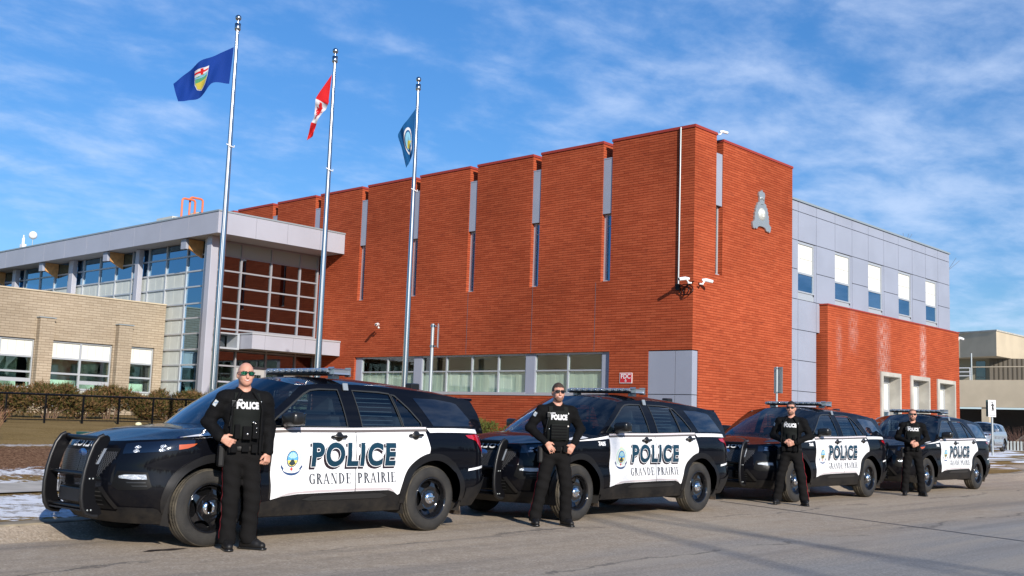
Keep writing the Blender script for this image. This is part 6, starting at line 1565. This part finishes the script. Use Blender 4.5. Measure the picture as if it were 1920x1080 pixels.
P2 = dict(head=(.01, -.02), arms=[((-.21, 0, 1.475), (-.345, .05, 1.25), (-.165, -.15, 1.06)), ((.21, 0, 1.475), (.345, .05, 1.25), (.20, -.14, 1.04))],
          hands=[((.62, -.12, -.75), (-.1, -.95, .1), (.8, 0, .5), .55), ((-.55, -.12, -.78), (.1, -.95, .1), (-.7, 0, .6), 1.3)],
          legs=[((-.09, 0, .90), (-.175, -.02, .50), (-.245, .01, .10), (-.27, -.21, 0)), ((.09, 0, .90), (.15, -.02, .50), (.155, .01, .10), (.21, -.20, 0))])
person('officer with swept brown hair and plate carrier, hands on belt, beside the second car', (10.985, 9.33, SLOPE*11.2), math.radians(-35), P2,
       dict(seed=2.3, bulk=.006, plate=True, smile=True, hair=.010, beard=.0015, hem=.97, vest=(.145, 1.08, 1.48), textz=1.39, glints=[(.115, 1.28, .012, 'teeth'), (-.15, 1.24, .008, 'badge')]), 1.0)
P3 = dict(head=(0, -.02), arms=[((-.21, 0, 1.475), (-.325, .04, 1.225), (-.075, -.20, 1.115)), ((.21, 0, 1.475), (.325, .04, 1.225), (.085, -.20, 1.10))],
          hands=[((.85, -.25, -.25), (-.1, -.95, .15), (.1, -.1, 1), 1.2), ((-.85, -.35, -.28), (.1, -.95, .1), (0, -.2, 1), 1.2)],
          legs=[((-.09, 0, .90), (-.18, -.02, .50), (-.245, .01, .10), (-.26, -.21, 0)), ((.09, 0, .90), (.18, -.02, .50), (.225, .01, .10), (.31, -.17, 0))])
person('dark haired officer with clasped hands and feet apart beside the third car', (17.70, 9.58, SLOPE*18), math.radians(-70), P3,
       dict(seed=4.1, bulk=.016, jacket=True, lapel=True, hair=.010, beard=.001, hem=.92, haircol=mat('black_hair', (.018, .012, .01), .6), pouches=[(-.03, 1.22, .035, .09, .02), (.07, 1.20, .04, .09, .03)]), .985)
P4 = dict(head=(.005, -.02), arms=[((-.21, 0, 1.475), (-.305, .04, 1.215), (-.06, -.20, 1.12)), ((.21, 0, 1.475), (.305, .04, 1.215), (.09, -.20, 1.09))],
          hands=[((.85, -.25, -.2), (-.1, -.95, .15), (.1, -.1, 1), 1.2), ((-.85, -.35, -.28), (.1, -.95, .1), (0, -.2, 1), 1.2)],
          legs=[((-.09, 0, .90), (-.135, -.02, .50), (-.165, .01, .10), (-.18, -.21, 0)), ((.09, 0, .90), (.15, -.02, .50), (.175, .01, .10), (.25, -.18, 0))])
person('close-cropped officer with clasped hands standing beside the farthest car', (22.97, 9.60, SLOPE*24), math.radians(-60), P4,
       dict(seed=6.6, bulk=.0, hair=.001, hairline=.075, haircol=M['beard'], beard=.002, hem=.95, badge=1, textz=1.40), .985)
# ------------------------------------------------------------------ plants
def foliage_mat(name, a, b_, rough=.8):
    m = mat(name, a, rough, spec=.15, col2=b_, vscale=5, fac=(.35, .65), detail=3); return m
M['juniper'] = foliage_mat('juniper_green', (.050, .060, .014), (.13, .088, .03)); M['juniper_dry'] = foliage_mat('juniper_dry_shoots', (.16, .085, .035), (.22, .13, .06)); M['twig'] = mat('grey_brown_twig', (.16, .10, .065), .9); M['redtwig'] = mat('reddish_twig', (.30, .15, .085), .9)
M['bushgreen'] = foliage_mat('olive_bush_green', (.07, .10, .02), (.14, .16, .04))
M['deadbrush'] = mat('brown_brush', (.13, .07, .05), .9); M['bark'] = mat('bare_bark', (.16, .13, .11), .9)
def tuft(b, p, d, L_, r, rnd, n=7, mi=0):
    r *= 1.25
    """a shoot: a spray of small leaf blades along a twig"""
    d = d.normalized(); a = d.orthogonal().normalized(); c = d.cross(a)
    for i in range(n):
        t = (i+rnd.random())/n; q = p+d*L_*t; ang = rnd.random()*6.28; o = (a*math.cos(ang)+c*math.sin(ang)); w = r*(1.15-t)*rnd.uniform(.7, 1.3)
        tip = q+o*w+d*w*1.3; s_ = d.cross(o)*w*.34
        b.add([q-s_, q+s_, tip], [(0, 1, 2)], mi)
def shrub(x, y, w, dpt, h_, seed, label, group=None, mats=None, dens=1., name='shrub', spike=.35):
    rnd = random.Random(seed); z0 = gz(x, y); root = empty(name, (x, y, z0)); tag(root, label, 'shrub', group)
    g = MB(); dry = MB(); tw = MB(); mats = mats or (M['juniper'], M['juniper_dry'])
    nb = 7+int(w*5)
    lobes = [(x+rnd.uniform(-.42, .42)*w, y+rnd.uniform(-.4, .4)*dpt, z0+h_*rnd.uniform(.35, .72), rnd.uniform(.20, .36)*max(.5, w*.7)) for _ in range(nb)]
    for lx, ly, lz, lr in lobes:
        tw.tube([(x+(lx-x)*.3, y+(ly-y)*.3, z0-.03), ((x+lx)/2, (y+ly)/2, (z0+lz)/2), (lx, ly, lz)], [.02, .014, .006], 4)
        for _ in range(int(120*dens*lr/.25)):
            v = Vector((rnd.gauss(0, 1), rnd.gauss(0, 1), rnd.gauss(0, 1)+.25)).normalized(); p = Vector((lx, ly, lz))+v*lr*rnd.uniform(.45, 1.)*Vector((1, 1, .85)).length/1.65
            if p.z < z0+.04: continue
            dd = (v+Vector((rnd.uniform(-.4, .4), rnd.uniform(-.4, .4), .55))).normalized(); tuft(dry if rnd.random() < .38 else g, p, dd, rnd.uniform(.07, .17), .034, rnd, 7)
    for _ in range(int(nb*2.2)):                       # upright shoots that break the outline
        lx, ly, lz, lr = rnd.choice(lobes); p = Vector((lx+rnd.uniform(-.6, .6)*lr, ly, lz+lr*.5)); dd = Vector((rnd.uniform(-.35, .35), rnd.uniform(-.2, .2), 1)).normalized(); L_ = h_*rnd.uniform(.12, spike)
        tw.tube([p, p+dd*L_*.8], [.006, .002], 3)
        for k in range(5): tuft(dry if rnd.random() < .3 else g, p+dd*L_*k/5, (dd+Vector((rnd.uniform(-.5, .5), rnd.uniform(-.5, .5), 0))), L_*.30, .035*(1.2-k/6), rnd, 6)
    g.build('foliage', mats[0], root); dry.build('dry_foliage', mats[1], root); tw.build('stems', M['twig'], root); return root
wh = ['leftmost juniper of the hedge, under the first tan brick window', 'second juniper from the left in the hedge', 'third juniper from the left in the hedge, before the brick pilaster', 'fourth juniper from the left in the hedge', 'fifth juniper from the left in the hedge', 'sixth juniper from the left in the hedge', 'seventh juniper from the left, just left of the glass corner', 'juniper at the right end of the hedge by the silver column']
for i in range(8): shrub(11.75+i*.98, 30.3+.25*math.sin(i*2.1), 1.30, 1.0, [.95, .80, .98, .82, .95, .78, .92, .84][i], 20+i, wh[i], 'junipers planted as a hedge', dens=2.1)
shrub(27.7, 27.1, 1.4, .8, .42, 50, 'low olive bush against the red brick wall behind the first car', None, (M['bushgreen'], M['juniper']), .8, spike=.2)
shrub(27.6, 25.4, .5, .5, .36, 51, 'small olive bush beside the low one at the red brick wall', None, (M['bushgreen'], M['juniper']), .8, spike=.2)
def bare_shrub(x, y, h_, w, seed, label, m, n=60):
    rnd = random.Random(seed); z0 = gz(x, y); b = MB()
    for _ in range(n):
        p = Vector((x+rnd.uniform(-.12, .12), y+rnd.uniform(-.12, .12), z0-.02)); d = Vector((rnd.uniform(-w, w), rnd.uniform(-w, w), 1)).normalized(); L_ = h_*rnd.uniform(.5, 1.05); q = p+d*L_*.5; e = q+(d+Vector((rnd.uniform(-.3, .3), rnd.uniform(-.3, .3), .1)))*L_*.45
        b.tube([p, q, e], [.006, .0045, .002], 3)
        for _ in range(3): r0 = q.lerp(e, rnd.random()); b.tube([r0, r0+Vector((rnd.uniform(-.15, .15), rnd.uniform(-.15, .15), rnd.uniform(.05, .18)))], [.003, .0015], 3)
    return tag(b.build('bare_shrub', m), label, 'shrub')
bare_shrub(7.3, 18.6, .85, .5, 3, 'leafless reddish shrub at the far left edge of the bank', M['redtwig'], 75)
bare_shrub(8.3, 20.6, .62, .5, 4, 'smaller leafless shrub behind the reddish one at the left edge', M['redtwig'], 60)
for k, (x, y, h_, lb) in enumerate(((78.0, 25.3, 1.75, 'dense brown leafless bush behind the striped barrier at far right'), (78.5, 23.6, 1.6, 'second brown leafless bush behind the striped barrier at the right edge'), (66.5, 21.0, .55, 'tiny leafless bush in the snow patch before the silver car'))): bare_shrub(x, y, h_, .9, 60+k, lb, M['deadbrush'], 170 if k < 2 else 30)
def bare_tree(x, y, h_, seed, label, r0=.16, dep=5):
    rnd = random.Random(seed); z0 = -1.; b = MB(); c = MB()
    def grow_(p, d, L_, r, k):
        q = p+d*L_; (b if k == dep else c).tube([p, p+d*L_*.5+Vector((rnd.uniform(-.03, .03), rnd.uniform(-.03, .03), 0))*L_, q], [r, r*.85, r*.7], 5 if k < 3 else 7)
        if k == 0: return
        for _ in range(rnd.choice((2, 3, 3))):
            dd = (d+Vector((rnd.uniform(-.6, .6), rnd.uniform(-.6, .6), rnd.uniform(-.05, .45)))).normalized(); grow_(q, dd, L_*rnd.uniform(.62, .8), r*.58, k-1)
    grow_(Vector((x, y, z0)), Vector((0, 0, 1)), (h_-z0)*.34, r0, dep)
    root = empty('bare_tree', (x, y, z0)); tag(root, label, 'tree'); b.build('trunk', M['bark'], root); c.build('crown', M['bark'], root); return root
bare_tree(101.2, 46, 19.2, 9, 'leafless tree whose twig tips show above the grey panelled wing', .28)
# ------------------------------------------------------------------ fence, utility box, signs
fz = lambda x: gz(x, 27.)
o = empty('metal_fence', (14.5, 27, fz(14.5))); tag(o, 'low black metal rail fence in front of the juniper hedge', 'fence')
b = MB(); b.tube([(10.95, 27, fz(10.95)+.70), (19.2, 27, fz(19.2)+.70)], .024, 8); b.build('top_rail', M['black'], o)
b = MB(); b.tube([(10.95, 27, fz(10.95)+.08), (19.2, 27, fz(19.2)+.08)], .012, 6); b.build('bottom_rail', M['black'], o)
for i in range(9):
    x = 11.24+.97*i; b = MB(); b.box(x-.019, x+.019, 26.98, 27.02, fz(x)-.2, fz(x)+.68); b.build('fence_post', M['black'], o)
b = MB(); rnd = random.Random(2)
for i in range(84): x = 11.0+i*.0975; b.box(x-.002, x+.002, 26.998, 27.002, fz(x)+.08, fz(x)+.69)
b.build('mesh_panel', M['black'], o)
g = MB(); zb = gz(8.65, 17); g.bev(8.38, 8.92, 16.8, 17.25, zb-.1, .94, .015); g.bev(8.35, 8.95, 16.77, 17.28, .94, .985, .01)
tag(g.build('utility_box', mat('green_utility_box', (.012, .085, .065), .45)), 'dark green utility box on the bank behind the push bumper', 'utility box')
def rot_box(b, c, dx, dy, z0, z1, ang, mi=0):
    ca_, sa_ = math.cos(ang), math.sin(ang); P_ = [(c[0]+u*dx*ca_-v*dy*sa_, c[1]+u*dx*sa_+v*dy*ca_) for u, v in ((-.5, -.5), (.5, -.5), (.5, .5), (-.5, .5))]; return b.prism(P_, 'z', z0, z1, mi)
for k, (x, y, zt_, zp, ang, w, lb) in enumerate(((14.0, 15.0, 3.16, 2.72, math.radians(43), .34, 'galvanised sign post with a plate seen edge-on before the ribbon windows'), (26.9, 15.0, 3.14, 2.42, math.radians(75), .32, 'galvanised sign post with grey plate back at the red brick street wall'))):
    z0 = gz(x, y); o = empty('sign_post', (x, y, z0)); tag(o, lb, 'sign post')
    b = MB(); b.tube([(x, y, z0-.2), (x, y, zt_)], .032, 12); b.build('post', M['galv'], o)
    b = MB()
    for z in (zt_-.04, zp+.02): b.tube([(x, y, z-.02), (x, y, z+.02)], .045, 10); rot_box(b, (x+.05, y-.03), .10, .02, z-.01, z+.01, ang)
    b.build('clamp', M['steel'], o)
    ax_, ay_ = math.cos(ang), math.sin(ang); cx_, cy_ = x+.075+(.06*ax_ if k else .02), y-.055+(.06*ay_ if k else 0)
    b = MB(); rot_box(b, (cx_, cy_), w, .006, zp, zt_, ang); b.build('plate', M['galv'], o)
sxp, syp = 57.9, 20.05; z0 = gz(sxp, syp); o = empty('crosswalk_sign', (sxp, syp, z0)); tag(o, 'white pedestrian crossing sign on a thin steel post at the corner', 'sign')
b = MB(); b.tube([(sxp, syp, z0-.2), (sxp, syp, 3.35)], .055, 10); b.build('post', M['galv'], o)
A_ = math.radians(-62)     # direction along the plate
def sp_(u, z, d): # u along the plate, d toward the camera
    tx, ty = math.cos(A_), math.sin(A_); nx, ny = -math.cos(math.atan2(syp, sxp)), -math.sin(math.atan2(syp, sxp)); return (sxp+tx*u+nx*(.06+d), syp+ty*u+ny*(.06+d), z)
def plate(pts, d, m, name):
    b = MB(); n = len(pts); bm = fillpoly([pts]); bm.verts.index_update(); V = [sp_(v.co.x, v.co.y, d) for v in bm.verts]; F_ = [[v.index for v in f.verts] for f in bm.faces]; bm.free()
    b.add(V, F_); V2 = [sp_(u, z, d) for u, z in pts]+[sp_(u, z, d-.01) for u, z in pts]; b.add(V2, [(i, (i+1) % n, n+(i+1) % n, n+i) for i in range(n)]+[tuple(range(n, 2*n))]); return b.build(name, m, o)
zt0, zt1 = 2.52, 3.38; plate([(-.17, zt0), (.19, zt0), (.19, zt1), (-.17, zt1)], .03, M['white'], 'plate')
plate([(-.01, 2.80), (.03, 2.80), (.05, 2.95), (.09, 2.82), (.12, 2.83), (.075, 3.03), (.07, 3.12), (.11, 3.04), (.12, 3.06), (.07, 3.18), (.02, 3.19), (-.05, 3.08), (-.03, 3.06), (.02, 3.12), (.01, 2.98)], .036, M['black'], 'walking_figure')
plate([(.02+.035*math.cos(t*.7), 3.24+.035*math.sin(t*.7)) for t in range(9)], .036, M['black'], 'figure_head')
plate([(-.15, 2.60), (.17, 2.60), (.17, 2.62), (-.15, 2.62)], .036, M['black'], 'line')
b = MB(); b.v = []; V = [sp_(-.28, zt0+.02, -.14), sp_(-.10, zt0+.02, -.13), sp_(-.10, zt1, -.13), sp_(-.28, zt1, -.14)]; V2 = [sp_(-.28, zt0+.02, -.15), sp_(-.10, zt0+.02, -.14), sp_(-.10, zt1, -.14), sp_(-.28, zt1, -.15)]
b.add(V+V2, [(0, 1, 2, 3), (7, 6, 5, 4), (0, 4, 5, 1), (3, 2, 6, 7), (0, 3, 7, 4), (1, 5, 6, 2)]); b.build('rear_plate', mat('dark_sign_back', (.03, .07, .06), .5), o)
# striped low barrier at the right edge
o = empty('picket_barrier', (76, 25, .7)); tag(o, 'low white striped picket barrier behind the silver car at the right edge', 'fence')
b = MB(); b.box(76.06, 76.1, 20.0, 25.5, .7, 1.22); b.build('backing', M['deadbrush'], o)
for i in range(24): y = 25.4-i*.215; b = MB(); b.box(76, 76.05, y-.11, y, .6, 1.32); b.build('picket', M['opaque'], o)
# red scrap and stones at the kerb
b = MB(); zk = SLOPE*4.8-.02
b.add([(4.68, 11.24, zk), (4.98, 11.30, zk), (5.02, 11.33, zk+.05), (4.86, 11.28, zk+.075), (4.74, 11.28, zk+.02), (4.9, 11.20, zk+.004)], [(0, 5, 3, 4), (5, 1, 2, 3)]); tag(b.build('litter', mat('red_litter', (.55, .05, .03), .6)), 'scrap of red plastic lying at the foot of the left kerb', 'litter')
b = MB(); p = onl = (14.3, 26.2, gz(14.3, 26.2)+.05); b.ball(p, .07, 8, sc=(1.3, 1, .8)); tag(b.build('litter', mat('pale_litter', (.7, .65, .4), .7)), 'pale crumpled scrap on the lawn by the fence', 'litter')
# puddle-like oil stain and straight near-black strip laid across the lane
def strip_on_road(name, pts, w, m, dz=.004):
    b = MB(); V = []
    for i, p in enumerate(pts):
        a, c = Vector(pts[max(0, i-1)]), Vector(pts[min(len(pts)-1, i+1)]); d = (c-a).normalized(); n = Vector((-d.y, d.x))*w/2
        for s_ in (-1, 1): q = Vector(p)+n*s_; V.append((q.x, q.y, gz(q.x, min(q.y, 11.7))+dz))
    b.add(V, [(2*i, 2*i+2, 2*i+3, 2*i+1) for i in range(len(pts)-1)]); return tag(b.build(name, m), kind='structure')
rnd = random.Random(8)
strip_on_road('dark_strip', [(17.2+(14.98-17.2)*t+rnd.uniform(-.006, .006), 10.71+(4.82-10.71)*t) for t in [i/24 for i in range(31)]], .045, mat('near_black', (.04, .038, .045), .6))
b = MB(); cxo, cyo = 5.68, 9.72; b.add([(cxo+.23*math.cos(t/24*6.283)*(1+.2*math.sin(t)), cyo+.06*math.sin(t/24*6.283)*(1+.3*math.cos(t*1.7)), SLOPE*cxo+.003) for t in range(24)], [tuple(range(24))]); tag(b.build('oil_stain', mat('oil', (.03, .022, .02), .5)), kind='structure')
# overhead cables on the camera side of the street: only their soft shadows reach the picture
def cable(g0, g1, h_, r, label):
    k = h_/SUN.z; a = Vector((g0[0], g0[1], 0))+SUN*k; c = Vector((g1[0], g1[1], 0))+SUN*k; d = (c-a); pts = []
    for i in range(25):
        t = -3.2+8*i/24; p = a+d*t; pts.append((p.x, p.y, p.z+.02*(t-.5)**2))
    b = MB(); b.tube(pts, r, 6); tag(b.build('overhead_cable', M['black']), label, 'cable', 'overhead cables across the street')
cable((10.69, 6.87), (9.58, 4.91), 15., .05, 'overhead cable shading the road, nearest of the three'); cable((12.22, 6.73), (11.36, 3.66), 16, .06, 'overhead cable shading the road, middle of the three'); cable((11.71, 5.64), (10.91, 3.98), 17, .05, 'overhead cable shading the road, farthest of the three')
# ------------------------------------------------------------------ silver SUV parked in the lot (shares the shapes of the car builder)
M['silver'] = mat('silver_car_paint', (.42, .45, .50), .3, .55, coat=1.)
sv = empty('silver_car', (0, 0, 0)); tag(sv, 'silver SUV parked in the lot beyond the crosswalk sign', 'car')
swap = {'body': 'silver', 'hood': 'silver', 'roof': 'silver', 'rear_deck': 'silver', 'spoiler': 'silver', 'mirror': 'silver', 'rear_bumper': 'silver', 'front_bumper': 'silver', 'arch_trim': 'silver', 'sill': 'silver'}
keep = ('windscreen', 'front_side_window', 'rear_side_window', 'quarter_window', 'cargo_window', 'wheel', 'tail_lamp', 'headlight', 'grille', 'tailgate_glass', 'underbody', 'belt_ledge', 'cowl', 'front_seat', 'rear_seat')
for ch in list(car.children):
    nm = ch.name.split('.')[0]
    if nm in swap or nm in keep:
        c = copy_tree(ch, sv)
        if nm in swap:
            c.data = ch.data.copy(); c.data.materials.clear(); c.data.materials.append(M[swap[nm]])
sv.location = (64.3, 23.45, .69); sv.rotation_euler = (0, 0, math.radians(5)); sv.scale = (.93, .93, .96)

# ------------------------------------------------------------------ the other side of the street (seen only in reflections)
M['spruce'] = foliage_mat('dark_spruce', (.018, .030, .012), (.05, .055, .025)); rnd = random.Random(77); b = MB()
for i in range(150):
    x = -75+i*1.9+rnd.uniform(-1.5, 1.5); y = -52+rnd.uniform(-6, 6); H_ = rnd.uniform(5, 11); n = 11
    for k in range(7):
        z0_, r_ = H_*k/7, (2.4-.32*k)*rnd.uniform(.8, 1.15); top = (x+rnd.uniform(-.5, .5), y, z0_+H_/7*rnd.uniform(1.2, 2.1)); ring_ = [(x+r_*rnd.uniform(.4, 1.3)*math.cos(6.283*q/n), y+r_*rnd.uniform(.7, 1.2)*math.sin(6.283*q/n), z0_+rnd.uniform(-.2, .3)) for q in range(n)]
        b.add(ring_+[top], [(q, (q+1) % n, n) for q in range(n)])
tag(b.build('tree_belt', M['spruce']), 'belt of dark spruces across the street behind the camera', 'trees', kind='stuff')
def house(x, y, w, d, hh, ridge, wall, label):
    o = empty('house', (x, y, 0)); tag(o, label, 'house')
    b = MB(); b.box(x-w/2, x+w/2, y-d/2, y+d/2, -.5, hh); b.prism([(x-w/2, hh), (x+w/2, hh), (x, ridge)], 'y', y-d/2, y+d/2); b.build('wall', wall, o)
    b = MB(); b.prism([(x-w/2-.5, hh-.3), (x, ridge+.1), (x+w/2+.5, hh-.3), (x+w/2+.5, hh-.1), (x, ridge+.35), (x-w/2-.5, hh-.1)], 'y', y-d/2-.4, y+d/2+.4); b.build('roof', M['roof'], o)
    for u in (-.25, .25): b = MB(); b.box(x+w*u-.8, x+w*u+.8, y+d/2, y+d/2+.05, 1.2, 2.5); b.build('window', M['glass_dark'], o)
    b = MB(); b.box(x-.5, x+.5, y+d/2, y+d/2+.06, .1, 2.2); b.build('door', M['wood'], o)
house(-22, 22, 9, 9, 4.4, 6.9, M['opaque'], 'pale gabled house left of the picture mirrored in the corner glass')
house(6, -38, 11, 9, 3.4, 5.6, M['tanconcrete'], 'tan bungalow across the street from the parked cars'); house(24, -40, 10, 9, 3.6, 6.0, M['panel'], 'grey bungalow across the street, east of the tan one')
